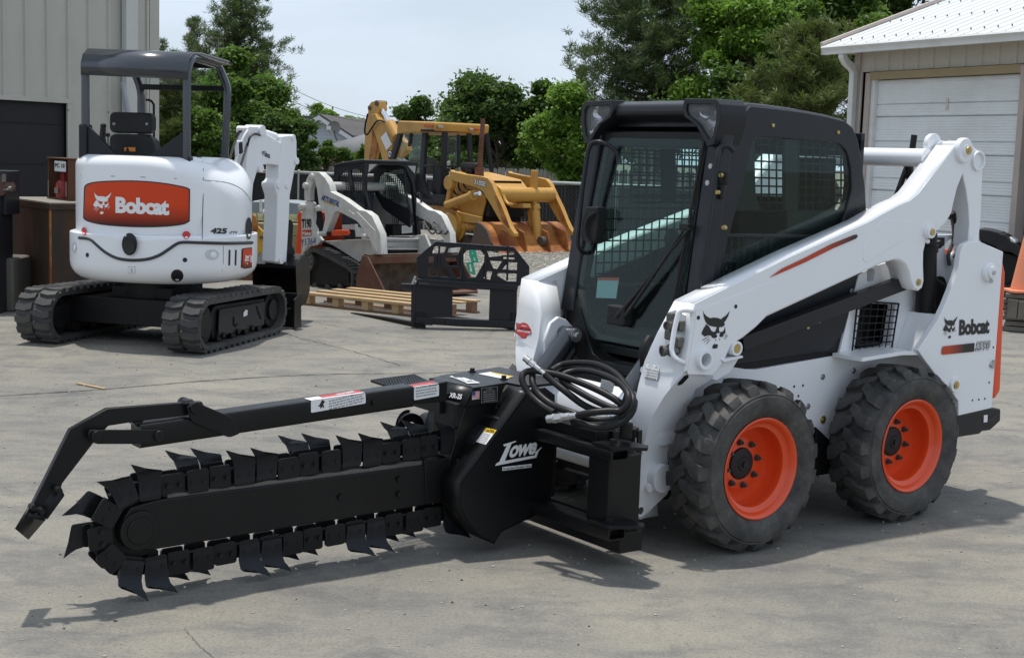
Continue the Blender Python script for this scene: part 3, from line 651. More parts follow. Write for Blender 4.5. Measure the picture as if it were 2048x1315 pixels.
b.done('steel_lines', M['bare'], loader)
b = MB(); pts = [S.y(x, y, -.29) for x, y in F_([(1440, 700), (1470, 780), (1495, 850), (1490, 900), (1460, 960)])]; b.tube(smooth([tuple(v) for v in pts]), .017, 10)
pts = [S.y(x, y, -.22) for x, y in F_([(1320, 1050), (1350, 1090), (1390, 1120), (1408, 1170), (1395, 1260), (1370, 1300)])]; b.tube(smooth([tuple(v) for v in pts]), .012, 10); b.done('hydraulic_hose', M['hose'], loader)
b = MB(); p = S.y(*F_([(1350, 880)])[0], -.30); b.cyl(p, p + Vector((0, .03, 0)), .03, .02, 12); b.box(p.x - .06, p.x + .02, p.y - .02, p.y + .01, p.z - .01, p.z + .035); b.done('hose_clamp', M['blacksat'], loader, .004)
p = S.y(*F_([(1400, 1130)])[0], -.26); b = MB(); b.prism(S.ys(rnd(F_([(1330, 1075), (1400, 1060), (1418, 1120), (1405, 1260), (1340, 1300), (1325, 1150)]), 12), -.31), 'y', -.315, -.33); b.done('service_opening', M['blacksat'], loader)
# exhaust stack and strut behind the cab
b = MB(); p = S.y(*F_([(1225, 258)])[0], -.62); q = S.y(*F_([(1208, 380)])[0], -.62); b.tube([p, q, q + Vector((0, 0, -.4))], .017, 12); b.done('exhaust_pipe', M['blacksat'], loader)
b = MB(); pts = [S.y(x, y, -.45) for x, y in F_([(1250, 470), (1200, 500), (1195, 400), (1225, 355), (1260, 395), (1262, 430)])]; b.tube(smooth([tuple(v) for v in pts], 5), [.02] * 26, 10); b.done('hose_loop', M['hose'], loader)
b = MB(); p = S.y(*F_([(1190, 420)])[0], -.50); q = S.y(*F_([(1110, 640)])[0], -.50); b.tube([p, q], .016, 10); b.done('cab_strut', M['blacksat'], loader)

M['lampsilver'] = plain('lamp_silver', (.62, .63, .65), .22, .7)
# ---- cab
YC = -0.335; YF = 2 * CY - YC
cabp = S.ys([(1462, 262)] + F_([(290, 92), (450, 108), (600, 128), (720, 150), (830, 178), (875, 215), (905, 290), (925, 400), (945, 560), (955, 740)]), YC) + [(.07, 1.40), (.12, 1.0), (.30, .84), (1.22, .80), (1.27, .90), (1.235, 1.20)]
win = S.ys(rnd(F_([(310, 290), (345, 268), (790, 300), (838, 345), (862, 440), (868, 570), (848, 640), (790, 850), (90, 1180), (150, 900), (240, 560)]), 10), YC)
b = MB(); b.prism(cabp, 'y', YC, YC - .025, holes=[win]); cab = b.done('cab', M['grey'], loader, .006, 2)
b = MB(); b.prism([(2 * 0 + x, z) for x, z in cabp], 'y', YF, YF + .025, holes=[win]); b.done('far_side', M['grey'], cab, .006, 2)
rt_ = cabp[:9]
roof = [(x, z + .012) for x, z in rt_]
b = MB(); rr = [[(x, YC - .004, z - .02), (x, YC - .03, z + .012), (x, YC - .10, z + .022), (x, YF + .10, z + .022), (x, YF + .03, z + .012), (x, YF + .004, z - .02)] for x, z in rt_]
b.loft(rr, cap=False, closed=False); o_ = b.done('roof', M['grey'], cab, sharp=60); sd = o_.modifiers.new('thickness', 'SOLIDIFY'); sd.thickness = .012
# rear panel and floor, rear screen
b = MB(); xb = cabp[9][0]
b.box(.10, .13, YF + .03, YC - .03, .95, 1.28); b.box(.14, 1.2, YF + .03, YC - .03, .80, .84); b.box(.09, .12, YF + .03, YC - .03, 1.84, 1.93)
b.box(.09, .12, YC - .10, YC - .03, 1.2, 1.9); b.box(.09, .12, YF + .03, YF + .10, 1.2, 1.9); b.done('rear_wall', M['grey'], cab, .004)
def grid(pts4, nu, nv, Yp, r_, name, par, mat='blacksat', wide=None):
    b = MB(); c4 = [Vector((x, Yp, z)) for x, z in pts4]
    for i in range(nu + 1):
        t = i / nu; b.tube([c4[0].lerp(c4[1], t), c4[3].lerp(c4[2], t)], r_, 5)
    for i in range(nv + 1):
        t = i / nv; b.tube([c4[0].lerp(c4[3], t), c4[1].lerp(c4[2], t)], r_, 5)
    return b.done(name, M[mat], par)
g4 = S.ys(F_([(312, 262), (850, 300), (850, 690), (312, 690)]), YC - .03)
grid(g4, 13, 9, YC - .035, .0045, 'side_screen', cab); grid(g4, 13, 9, YF + .035, .0045, 'side_screen', cab)
g5 = [(1.08, 1.42), (.72, 1.42), (.72, .95), (1.08, .95)]; grid(g5, 8, 8, YC - .035, .0045, 'lower_screen', cab)
grid([(1.08, 1.85), (.22, 1.85), (.22, 1.0), (1.08, 1.0)], 16, 15, YF + .03, .0045, 'lower_screen', cab)
# steel between the screens (B pillar, sill, arches)
pil = S.ys(F_([(485, 250), (560, 255), (560, 690), (485, 690)]), YC - .03)
b = MB(); b.prism(pil, 'y', YC - .03, YC - .05); b.prism(pil, 'y', YF + .03, YF + .05)
o1 = S.ys(F_([(230, 240), (312, 250), (312, 640), (345, 690), (860, 700), (850, 380), (815, 300), (700, 290), (700, 265), (880, 290), (900, 740), (150, 740)]), YC - .03)
b.prism(S.ys(F_([(500, 690), (870, 690), (870, 800), (500, 800)]), YC - .03), 'y', YC - .03, YC - .045)
b.prism(S.ys(F_([(215, 250), (310, 262), (320, 600), (350, 690), (300, 690), (190, 690)]), YC - .03), 'y', YC - .03, YC - .045)
b.prism(S.ys(F_([(820, 290), (870, 330), (880, 700), (790, 700), (822, 640), (835, 520)]), YC - .03), 'y', YC - .03, YC - .045)
b.done('inner_frame', M['blacksat'], cab, .003)
b = MB(); b.prism(win, 'y', YC - .008, YC - .012); b.done('side_glass', M['glass'], cab)
b = MB(); b.prism(win, 'y', YF + .008, YF + .012); b.done('side_glass', M['glass2'], cab)
b = MB(); wr = S.ys(F_([(150, 820), (765, 832), (765, 850), (150, 840)]), YC); b.prism(wr, 'y', YC + .002, YC - .02); b.done('window_rail', M['grey'], cab, .003)
for x, y in F_([(414, 202), (787, 242), (883, 737), (142, 787)]): b = MB(); p = S.y(x, y, YC); b.cyl(p, p + Vector((0, .008, 0)), .011, .009, 8); b.done('screen_bolt', M['brass'], cab)
# door plane, x as a function of z
def dx(z): return 1.105 + (1.86 - z) * .165
DC = -0.80
def dloop(pts, push=0.0): return [(dx(z) + push, DC + y, z) for y, z in pts]
dhalf = [(.355, 1.865), (.372, 1.60), (.385, 1.20), (.38, 1.08), (.25, .905), (.20, .875)]
dout = dhalf + [(-y, z) for y, z in dhalf[::-1]]
dout_r = rnd([(y, z) for y, z in dout], .05, 5)
din = rnd([(y * .925, 1.38 + (z - 1.38) * .955) for y, z in dout], .06, 5)
b = MB()
A0 = [b.V(p) for p in dloop(dout_r, .012)]; A1 = [b.V(p) for p in dloop(din, .012)]; B0 = [b.V(p) for p in dloop(dout_r, -.012)]; B1 = [b.V(p) for p in dloop(din, -.012)]
for lp2, tri in (((A0, A1), 1), ((B0, B1), 1)):
    es = []
    for lp in lp2:
        for i in range(len(lp)): es.append(b.bm.edges.new((lp[i], lp[(i + 1) % len(lp)])))
    bmesh.ops.triangle_fill(b.bm, edges=es, use_beauty=True)
for la, lb in ((A0, B0), (A1, B1)):
    for i in range(len(la)): j = (i + 1) % len(la); b.bm.faces.new((la[i], la[j], lb[j], lb[i]))
door = b.done('door', M['blacksat'], loader, .004)
b = MB(); b.loft([dloop(dout_r, .016), dloop(dout_r, .021)]); b.done('door_glass', M['glass'], door)
# cab front surround: posts, lower skirt
sk = [(.40, 1.12), (.385, 1.05), (.25, .86), (.20, .80), (.12, .775), (-.12, .775), (-.20, .80), (-.25, .86), (-.385, 1.05), (-.44, 1.12), (-.47, 1.0), (-.36, .80), (-.25, .735), (.25, .735), (.36, .80), (.47, 1.0)]
b = MB(); b.loft([[(dx(z) + .004, DC + y, z) for y, z in sk], [(dx(z) - .20, DC + y, z) for y, z in sk]]); b.done('front_skirt', M['blacksat'], cab, .006)
for s_ in (1, -1):
    b = MB(); lo = [(dx(1.9) - .01, DC + s_ * .43, 1.93), (dx(1.5) - .01, DC + s_ * .44, 1.5), (dx(1.0) - .02, DC + s_ * .45, .98)]
    b.rtube(lo, .10, .075, (1, 0, .0)); b.done('cab_post', M['grey'], cab, .012, 3)
# visor with light pods
b = MB(); vp = [(.98, 2.045), (1.10, 2.045), (1.15, 2.025), (1.16, 1.985), (1.13, 1.965), (1.06, 1.955), (.98, 1.90)]
b.prism(vp, 'y', DC - .40, DC + .40); b.done('visor', M['grey'], cab, .015, 3)
for s_ in (1, -1):
    po = [(.255, 2.05), (.47, 2.045), (.495, 2.02), (.50, 1.94), (.465, 1.84), (.425, 1.83), (.34, 1.93), (.265, 1.965), (.245, 2.0)]
    pi_ = [(.275, 2.025), (.45, 2.02), (.47, 2.0), (.47, 1.94), (.45, 1.87), (.43, 1.862), (.36, 1.935), (.285, 1.975), (.272, 2.0)]
    XF = 1.175
    b = MB(); Lp = [[(x_, DC + s_ * y, z) for y, z in lp] for x_, lp in ((XF - .17, po), (XF - .01, po), (XF, [(y * .99 + .004, z) for y, z in po]), (XF, pi_), (XF - .05, pi_))]
    L = [[b.V(p) for p in lp] for lp in Lp]
    for la, lb in zip(L[:-1], L[1:]):
        for i in range(len(la)): j = (i + 1) % len(la); b.bm.faces.new((la[i], la[j], lb[j], lb[i]))
    b.bm.faces.new(L[-1]); b.bm.faces.new(L[0][::-1]); pod = b.done('light_pod', M['grey'], cab, .004)
    hl = MB(); hl.loft([[(XF - .045, DC + s_ * y, z) for y, z in pi_], [(XF - .012, DC + s_ * y, z) for y, z in pi_]]); hl.done('lens', M['lens'], pod)
    bk = MB(); bk.loft([[(XF - .049, DC + s_ * y, z) for y, z in pi_], [(XF - .046, DC + s_ * y, z) for y, z in pi_]]); bk.done('lamp_bowl', M['lampsilver'], pod)
    rf = MB(); rf.lathe([(.001, -.0), (.02, .004), (.032, .012), (.038, .024)], (XF - .042, DC + s_ * .385, 1.985), 'x', 20)
    rf.lathe([(.001, .0), (.014, .004), (.02, .014)], (XF - .042, DC + s_ * .435, 1.90), 'x', 16)
    for k in range(7): rf.box(XF - .046, XF - .03 + .004 * (k % 2), DC + s_ * .30 - .004, DC + s_ * .30 + .004, 1.975 + k * .006, 1.978 + k * .006)
    rf.box(XF - .048, XF - .044, DC + min(s_ * .28, s_ * .46), DC + max(s_ * .28, s_ * .46), 1.97, 2.02); rf.done('reflector', M['chrome'], pod)
# grab rails
def rail(pts3, r_, nm, par=cab, mat='grey'): b = MB(); b.tube(smooth(rnd([tuple(p) for p in pts3], .03, 4, False), 2), r_, 10); return b.done(nm, M[mat], par)
gp = E_([(560, 350), (550, 290), (520, 265), (470, 242), (430, 245), (412, 290), (385, 480), (362, 720), (372, 750), (398, 765)])
gd = [1.13, 1.14, 1.16, 1.20, 1.22, 1.23, 1.25, 1.27, 1.26, 1.22]
rail([S.x(x, y, X) for (x, y), X in zip(gp, gd)], .0115, 'grab_rail')
gp = E_([(1100, 290), (1075, 262), (1035, 262), (1022, 300), (1000, 480), (960, 780), (930, 930)]); gd = [1.10, 1.12, 1.16, 1.18, 1.20, 1.25, 1.27]
rail([S.x(x, y, X) for (x, y), X in zip(gp, gd)], .0115, 'grab_rail')
gp = E_([(1110, 290), (1100, 480), (1040, 700), (985, 930)]); rail([S.y(x, y, -.36) for x, y in gp], .013, 'door_seal_post')
# door handle / latch pod on the far edge
b = MB(); p = S.x(*E_([(455, 600)])[0], 1.22); hq = S.xs(E_([(425, 548), (480, 548), (478, 640), (465, 720), (420, 715), (400, 690), (405, 610)]), 1.23)
b.prism(hq, 'x', 1.20, 1.26); b.done('door_latch', M['plastic'], door, .008, 3)
pts = [S.x(x, y, 1.275) for x, y in E_([(445, 575), (412, 600), (398, 660), (405, 700), (432, 722)])]; rail(pts, .009, 'door_handle', door, 'plastic')
# hinges on near side, bolts
for x, y in E_([(1045, 415), (1025, 480), (935, 925)]): b = MB(); p = S.x(x, y, 1.14); b.box(p.x - .01, p.x + .012, p.y - .035, p.y + .03, p.z - .03, p.z + .03); b.done('door_hinge', M['blacksat'], door, .005)
for x, y in E_([(1043, 400), (1027, 480), (1057, 645), (938, 920), (963, 820)]): b = MB(); p = S.x(x, y, 1.155); b.cyl(p, p + Vector((.014, 0, 0)), .012, .010, 8); b.done('hinge_bolt', M['brass'], door)
for x, y in E_([(991, 358), (976, 436), (885, 876), (870, 955)]): b = MB(); p = S.x(x, y, dx(1.5) + .03); b.cyl(p, p + Vector((.006, 0, 0)), .012, .012, 14); b.done('glass_bolt', M['zinc'], door)
# wiper
def dpt(x, y, off=.04):
    z = 1.3
    for _ in range(6): q = S.x(x, y, dx(z) + off); z = q.z
    return q
b = MB(); w1 = [dpt(*p) for p in E_([(960, 240), (912, 480), (885, 640), (850, 800), (815, 985)])]; b.tube(w1, .008, 8)
w1 = [dpt(x + 6, y, .03) for x, y in E_([(960, 240), (912, 480), (885, 640), (850, 800), (815, 985)])]; b.tube(w1, .006, 6); b.done('wiper_blade', M['plastic'], door)
b = MB(); b.tube([dpt(*p, .06) for p in E_([(875, 640), (745, 830), (550, 1065)])], [.006, .007, .014], 8); b.tube([dpt(*p, .06) for p in E_([(890, 650), (790, 770), (590, 1060)])], [.006, .007, .011], 8)
b.done('wiper_arm', M['plastic'], door)
b = MB(); p = dpt(*E_([(565, 1060)])[0], .035); b.box(p.x - .03, p.x + .03, p.y - .07, p.y + .06, p.z - .045, p.z + .05); b.done('wiper_motor', M['plastic'], door, .01, 3)
b = MB(); p = dpt(*E_([(870, 640)])[0], .055); b.box(p.x - .01, p.x + .012, p.y - .03, p.y + .03, p.z - .014, p.z + .014); b.done('wiper_pivot', M['plastic'], door, .004)
quad_mark(S, 'x', dx(1.0) - .03, E_([(460, 880), (560, 880), (545, 978), (450, 975)]), 'operator_decal', plain('decal_panel', (.33, .42, .45), .5), door)
quad_mark(S, 'x', dx(1.0) - .028, E_([(462, 880), (560, 880), (559, 893), (460, 893)]), 'decal_header', M['orangedark'], door)
# interior
b = MB(); b.box(.18, .62, DC - .25, DC + .25, 1.00, 1.14); b.done('seat_cushion', M['blacksat'], cab, .04, 3)
b = MB(); b.box(.16, .30, DC - .24, DC + .24, 1.12, 1.60); b.done('seat_back', M['blacksat'], cab, .05, 3)
for s_ in (1, -1):
    b = MB(); b.tube([(.55, DC + s_ * .30, 1.0), (.68, DC + s_ * .30, 1.18), (.70, DC + s_ * .29, 1.34)], .018, 8); b.sphere((.70, DC + s_ * .29, 1.36), .045, (1, .8, 1.2)); b.box(.3, .66, DC + s_ * .30 - .04, DC + s_ * .30 + .04, 1.14, 1.19); b.done('joystick', M['plastic'], cab, .006)
b = MB(); b.box(.15, 1.1, YC - .16, YC - .04, .84, 1.12); b.box(.15, 1.1, YF + .04, YF + .16, .84, 1.12); b.box(.95, 1.16, YF + .1, YC - .1, .84, .92); b.done('side_console', M['blacksat'], cab, .01)
b = MB(); b.box(.9, 1.12, DC - .38, DC + .38, 1.82, 1.90); b.box(.25, .35, DC + .20, DC + .40, 1.1, 1.8); b.done('headliner', M['blacksat'], cab, .01)
# cab lower black side panel behind arm
b = MB(); b.prism(S.ys(W_([(60, 765), (170, 782), (780, 690), (880, 360), (912, 165), (912, 60), (300, 200), (-140, 420), (-100, 700)]), YB - .01), 'y', YB - .012, YB - .03); b.done('side_panel', M['blacksat'], loader)
for x, y in W_([(573, 506), (648, 467)]): b = MB(); p = S.y(x, y, YB - .01); b.cyl(p, p + Vector((0, .008, 0)), .012, .01, 8); b.done('panel_bolt', M['brass'], loader)
b = MB(); p = S.y(*F_([(970, 710)])[0], -.36); b.ring(p - Vector((0, .02, 0)), p + Vector((0, .01, 0)), .028, .016); b.box(p.x - .05, p.x + .02, p.y - .02, p.y + .0, p.z - .05, p.z - .02); b.done('cab_mount', M['white'], loader)

# ---- lettering on the quarter panel
mark(S, 'y', YQ, cat_mesh(), *X_([(283, 735), (590, 718), (300, 245)]), 'bobcat_emblem', M['print_black'], loader, .003)
mark(S, 'y', YQ, text_mesh('Bobcat', .045, 0, .94), *X_([(638, 668), (1300, 620), (650, 318)]), 'bobcat_lettering', M['print_black'], loader, .003)
grad_stripe(S, X_([(255, 1070), (262, 960), (290, 900), (980, 825), (970, 1015), (290, 1085)]), 'model_stripe', loader, YQ, .30, .80)
mark(S, 'y', YQ, text_mesh('S590', .045, .2, 1.12), *X_([(990, 1022), (1310, 985), (1010, 800)]), 'model_outline', M['print_black'], loader, .003)
mark(S, 'y', YQ, text_mesh('S590', -.005, .2, 1.2), *X_([(1002, 1008), (1300, 975), (1020, 812)]), 'model_lettering', M['print_white'], loader, .0045)
quad_mark(S, 'y', YQ, zm(1800, 400, 2.63)([(441, 1130), (461, 1128), (460, 1166), (440, 1168)]), 'bumper_sticker', M['print_white'], loader)

# ---- quick attach (bob-tach) and tilt cylinders
def tilt_cyl():
    e = Emp = None
    top = S.y(*Q_([(535, 415)])[0], 2 * CY + .48); q = S.y(*Q_([(330, 700)])[0], 2 * CY + .48)
    b = MB(); b.cyl(top, q, .047, .047, 24); t = b.done('tilt_cylinder', M['canopy'], loader, .003)
    b = MB(); b.cyl(top + Vector((0, -.05, 0)), top + Vector((0, .055, 0)), .038, .038, 24); b.done('cylinder_eye', M['canopy'], t, .003)
    b = MB(); b.cyl(top + Vector((0, .055, 0)), top + Vector((0, .060, 0)), .034, .034, 24); b.cyl(top + Vector((0, .06, 0)), top + Vector((0, .074, 0)), .015, .014, 6); b.done('pin_bolt', M['zinc'], t)
    b = MB(); d = (q - top).normalized(); b.cyl(q, q + d * .25, .022, .022, 16); b.done('cylinder_rod', M['chrome'], t)
    b = MB(); b.prism(S.ys(Q_([(330, 470), (380, 330), (440, 280), (500, 300), (545, 350), (560, 420), (510, 470), (400, 600), (340, 700)]), 2 * CY + .41), 'y', 2 * CY + .40, 2 * CY + .425); b.done('cylinder_bracket', M['white'], t, .006)
    return t
tc_ = tilt_cyl(); bmirror(tc_, CY, loader)
b = MB(); pts = [S.y(x, y, -1.1) for x, y in Q_([(500, 640), (555, 560), (560, 510), (520, 495)])]; b.tube(smooth([tuple(v) for v in pts]), .022, 8); b.done('tilt_hose', M['hose'], loader)
b = MB(); pts = [(1.40, -.46, .95), (1.44, -.45, .90), (1.44, -.44, .80), (1.44, -.44, .62), (1.40, -.44, .55)]; b.tube(smooth(pts), .022, 10); b.done('tilt_hose', M['hose'], loader)
for z in (.74, .80): b = MB(); b.cyl((1.44, -.44, z), (1.46, -.42, z + .01), .02, .02, 8); b.done('hose_fitting', M['zinc'], loader)
b = MB()
bt = [(1.70, .10), (1.735, .10), (1.735, .56), (1.66, .60), (1.64, .56), (1.70, .54)]
for y0, y1 in ((-.22, -.46), (-1.15, -1.39)): b.prism(bt, 'y', y0, y1)
b.box(1.68, 1.72, -1.39, -.22, .42, .50); b.box(1.69, 1.72, -1.39, -.22, .10, .16); b.done('quick_attach_frame', M['blacksat'], loader, .006)
b = MB(); pts = [S.x(x, y, 1.66) for x, y in zm(1060, 820, 4.696)([(225, 520), (320, 540), (560, 610), (560, 600)])]; b.done('unused', M['zinc'], loader) if False else b.bm.free()
# decals on the front panel and far arm
quad_mark(S, 'x', 1.445, H_([(1188, 180), (1245, 198), (1235, 222), (1180, 200)]), 'warning_decal', M['orangedark'], loader, .03)
quad_mark(S, 'x', 1.445, H_([(1145, 232), (1225, 252), (1210, 315), (1132, 295)]), 'info_decal', M['print_white'], loader, .03)
mark(S, 'x', 1.445, scribble(7, 1, 5), *H_([(1138, 290), (1208, 308), (1150, 240)]), 'decal_text', M['print_grey'], loader, .032)
b = MB()

b.bm.free()
# badge on the far arm and instruction label on the near arm: both lie on the slanted front plates
def pmesh(name, V, mat, par): me_ = bpy.data.meshes.new(name); me_.from_pydata([tuple(v) for v in V], [], [list(range(len(V)))]); me_.update(); return link(name, me_, mat, par)
bd = zm(750, 470, 6.2625)
FS = Skin(S, [c for c in far_arm.children if c.name.startswith(('edge_plates', 'inner_plate'))])
Pb, Nb = FS.hit(*bd([(1868, 1190)])[0])
def fsk(pts, off): return [onp(Pb, Nb, x, y, off) for x, y in bd(pts)]
bad = [(1768, 1095), (1815, 1110), (1850, 1095), (1890, 1092), (1925, 1115), (1990, 1135), (1960, 1190), (1972, 1235), (1905, 1250), (1890, 1290), (1845, 1295), (1815, 1262), (1745, 1215), (1770, 1170)]; c_b = (1868, 1190)
def inb(k): return [(c_b[0] + (x - c_b[0]) * k, c_b[1] + (y - c_b[1]) * k) for x, y in bad]
def fan(name, pts, off, mat):
    V = fsk(pts + [c_b], off)
    if None in V: return
    n = len(pts); me_ = bpy.data.meshes.new(name); me_.from_pydata([tuple(v) for v in V], [], [(i, (i + 1) % n, n) for i in range(n)]); me_.update(); link(name, me_, mat, far_arm)
fan('badge', bad, .008, M['print_black']); fan('badge_face', inb(.93), .0095, M['print_red'])
for tx, q_, mt_ in (('1 MILLION', [(1790, 1178), (1945, 1200), (1790, 1148)], 'print_black'), ('BOBCAT LOADERS', [(1785, 1205), (1945, 1228), (1785, 1182)], 'print_white'), ('YEARS OF', [(1835, 1142), (1900, 1150), (1835, 1125)], 'print_white')):
    V = fsk(q_, .011)
    if None not in V: link('badge_lettering', put2d(text_mesh(tx, .03), *V), M[mt_], far_arm)
lab = H_([(1417, 133), (1503, 150), (1485, 243), (1405, 226)])
def lsk(pts, off): return [NS.hit(x, y)[0] + NS.hit(x, y)[1] * off for x, y in pts]
pmesh('instruction_label', lsk(lab, .008), M['print_grey'], arm); lc = (sum(p[0] for p in lab) / 4, sum(p[1] for p in lab) / 4)
pmesh('instruction_label_face', lsk([(lc[0] + (x - lc[0]) * .95, lc[1] + (y - lc[1]) * .96) for x, y in lab], .0095), M['print_white'], arm)
for (a_, c2_) in (((1412, 165), (1497, 182)), ((1440, 170), (1424, 232))): pmesh('label_line', lsk(H_([a_, c2_, (c2_[0] + 1, c2_[1] + 3), (a_[0] + 1, a_[1] + 3)]), .0105), M['print_grey'], arm)
link('label_text', put2d(scribble(4, 1, 6), *lsk(H_([(1412, 224), (1480, 238), (1424, 172)]), .0105)), M['print_grey'], arm)
link('label_text', put2d(text_mesh('O A', .0), *lsk(H_([(1432, 162), (1490, 174), (1436, 144)]), .0105)), M['print_grey'], arm)
# ================================================================== TRENCHER ATTACHMENT
_o = S.wor((2.2, -0.83, 0)); T = Fr(_o.x, _o.y, S.yaw)
tr = thing('chain_trencher', 'black chain trencher attachment with long toothed digging chain lying in front of the white loader', 'trencher', T.o, T.yaw)
I_ = zm(0, 720, 2.629); J_ = zm(440, 720, 2.860); B2_ = zm(1060, 820, 4.696); K6_ = zm(0, 600, 2.0)
# ---- boom
YBm = .055
bo = T.ys([(300, 1003), (330, 997), (880, 925), (912, 945), (912, 992), (890, 1003), (300, 1100), (262, 1096), (243, 1075), (243, 1045), (262, 1015)], YBm)
b = MB(); b.prism(bo, 'y', YBm, YBm - .11); boom = b.done('boom', M['black'], tr, .006)
nose = T.y(278, 1060, YBm)
b = MB(); b.cyl(nose - Vector((0, .11, 0)), nose + Vector((0, .012, 0)), .082, .078, 36); b.done('nose_cap', M['black'], boom, .004)
b = MB(); b.cyl(nose, nose + Vector((0, .018, 0)), .055, .052, 28); b.done('nose_bearing', M['black'], boom, .003)
for x, y in [(680, 993), (797, 957), (797, 987)]:
    p = T.y(x, y, YBm); b = MB(); b.cyl(p, p + Vector((0, .012, 0)), .015, .014, 6); b.done('boom_bolt', M['black'], boom)
# worn wear strip along the top of the boom, scalloped by the chain
ta = T.y(335, 993, YBm - .01); tb = T.y(880, 918, YBm - .01)
b = MB(); Lp = []
for i in range(61):
    t = i / 60; p = ta.lerp(tb, t); h = .012 + .005 * math.sin(t * 60) + .003 * math.sin(t * 23); wv = .007 * math.sin(t * 60 + 1)
    Lp.append([(p.x, p.y, p.z - .014), (p.x, p.y, p.z + h * .5), (p.x, p.y - .02, p.z + h), (p.x, p.y - .055 - wv, p.z + h), (p.x, p.y - .07, p.z - .01)])
b.loft(Lp); b.done('wear_strip', M['bare'], boom, sharp=60)
b = MB(); p = T.y(860, 925, YBm); b.prism(T.ys([(848, 920), (900, 915), (905, 1003), (852, 1008)], YBm + .004), 'y', YBm + .006, YBm - .1); b.done('boom_sleeve', M['black'], tr, .004)
# ---- chain
zb = T.y(600, 1062, 0).z
cen_f = Vector((T.y(268, 1058, 0).x, 0, .262))
Ru, Rl = None, None
z_low = .138; z_up_f = .452; z_up_n = .53
cf = Vector((1.512, 0, .277)); rf_ = .157
cn_ = Vector((.02, 0, .315)); rn_ = .162
pathc = []
for i in range(25): a = -math.pi / 2 + math.pi * i / 24; pathc.append(Vector((cf.x + rf_ * math.cos(a) * 1.0, 0, cf.z + rf_ * math.sin(a))))
for i in range(25): a = math.pi / 2 + math.pi * i / 24; pathc.append(Vector((cn_.x + rn_ * math.cos(a), 0, cn_.z + rn_ * math.sin(a))))
pathc.append(pathc[0])
cum = [0]
for p, q in zip(pathc[:-1], pathc[1:]): cum.append(cum[-1] + (q - p).length)
LT = cum[-1]
def at(s):
    s %= LT
    for i in range(len(cum) - 1):
        if cum[i + 1] >= s: t = (s - cum[i]) / (cum[i + 1] - cum[i] + 1e-9); p = pathc[i].lerp(pathc[i + 1], t); return p
NL = round(LT / .0985); pitch = LT / NL
def side_plate():
    b = MB(); w = pitch * .485; h = .044
    b.prism(rnd([(-w, -h), (w, -h), (w, h), (-w, h)], .016), 'y', 0, .010)
    return b.mesh('side_plate', 40)
def link_core():
    b = MB()
    for s in (-1, 1): b.cyl((s * pitch * .25, -.038, 0), (s * pitch * .25, .038, 0), .014, .014, 10); b.cyl((s * pitch * .25, -.052, 0), (s * pitch * .25, .052, 0), .009, .009, 8)
    b.box(-pitch * .5, pitch * .5, -.016, .016, -.024, .024); return b.mesh('chain_link', 40)
def lug_plate():
    b = MB(); w = pitch * .45; b.prism(rnd([(-w, -.044), (w, -.044), (w, .05), (-w, .05)], .012), 'y', 0, .008); 
    for s in (-1, 1): b.cyl((s * .025, .008, .045), (s * .025, .0095, .045), .006, .006, 8)
    return b.mesh('side_plate', 40)
def tooth_mesh(bend, H=.112, W=.098, seed=0):
    """bent cutter: base on the link, top folded outwards, swept edge"""
    b = MB(); th = .009
    rows = [(-.045, .042, -.03, 0.0, 0), (-.046, .046, .02, 0.0, 0), (-.048, .046, .045, bend * .12, .0), (-.055, .044, .072, bend * .5, 0), (-.066, .038, .086, bend * .85, -.010), (-.084, .030, H + .004, bend, -.046)]
    F0, F1 = [], []
    for x0, x1, z, y, dz in rows:
        F0.append([(x0, y, z), ((x0 + x1) / 2, y, z + dz * .5), (x1, y, z + dz)]); F1.append([(x0, y - th, z - .002), ((x0 + x1) / 2, y - th, z + dz * .5 - .002), (x1, y - th, z + dz - .002)])
    A = [[b.V(p) for p in r_] for r_ in F0]; Bq = [[b.V(p) for p in r_] for r_ in F1]
    for X_ in (A, Bq):
        for r0, r1 in zip(X_[:-1], X_[1:]):
            for i in range(2): b.bm.faces.new((r0[i], r0[i + 1], r1[i + 1], r1[i]))
    n = len(A)
    for i in range(n - 1):
        b.bm.faces.new((A[i][0], A[i + 1][0], Bq[i + 1][0], Bq[i][0])); b.bm.faces.new((A[i][2], A[i + 1][2], Bq[i + 1][2], Bq[i][2]))
    for i in range(2): b.bm.faces.new((A[0][i], A[0][i + 1], Bq[0][i + 1], Bq[0][i])); b.bm.faces.new((A[-1][i], A[-1][i + 1], Bq[-1][i + 1], Bq[-1][i]))
    return b.mesh('cutter_tooth', 30)
sp_me, lc_me, lp_me = side_plate(), link_core(), lug_plate()
BND = [.028, .014, -.012, -.03]
tm = {v: tooth_mesh(v) for v in BND}
for me_ in [sp_me, lc_me, lp_me] + list(tm.values()): me_.materials.append(M['blacksat'])
M['tooth'] = paint('tooth_steel', (0.016, 0.018, 0.022), 0.30, dirt=(0.05, 0.05, 0.05), amt=0.5, coat=0.1, metal=0.3)
for me_ in tm.values(): me_.materials.clear(); me_.materials.append(M['tooth'])
seq = [.085, -.02, -.055, -.085, .085, .03, -.055]   # cutters follow each other from near to far side
pat = [None, .085, -.085, -.055, .055, None, .085, -.055, -.085, .03, None]
pat = [.028, None, -.03, -.012, .014]
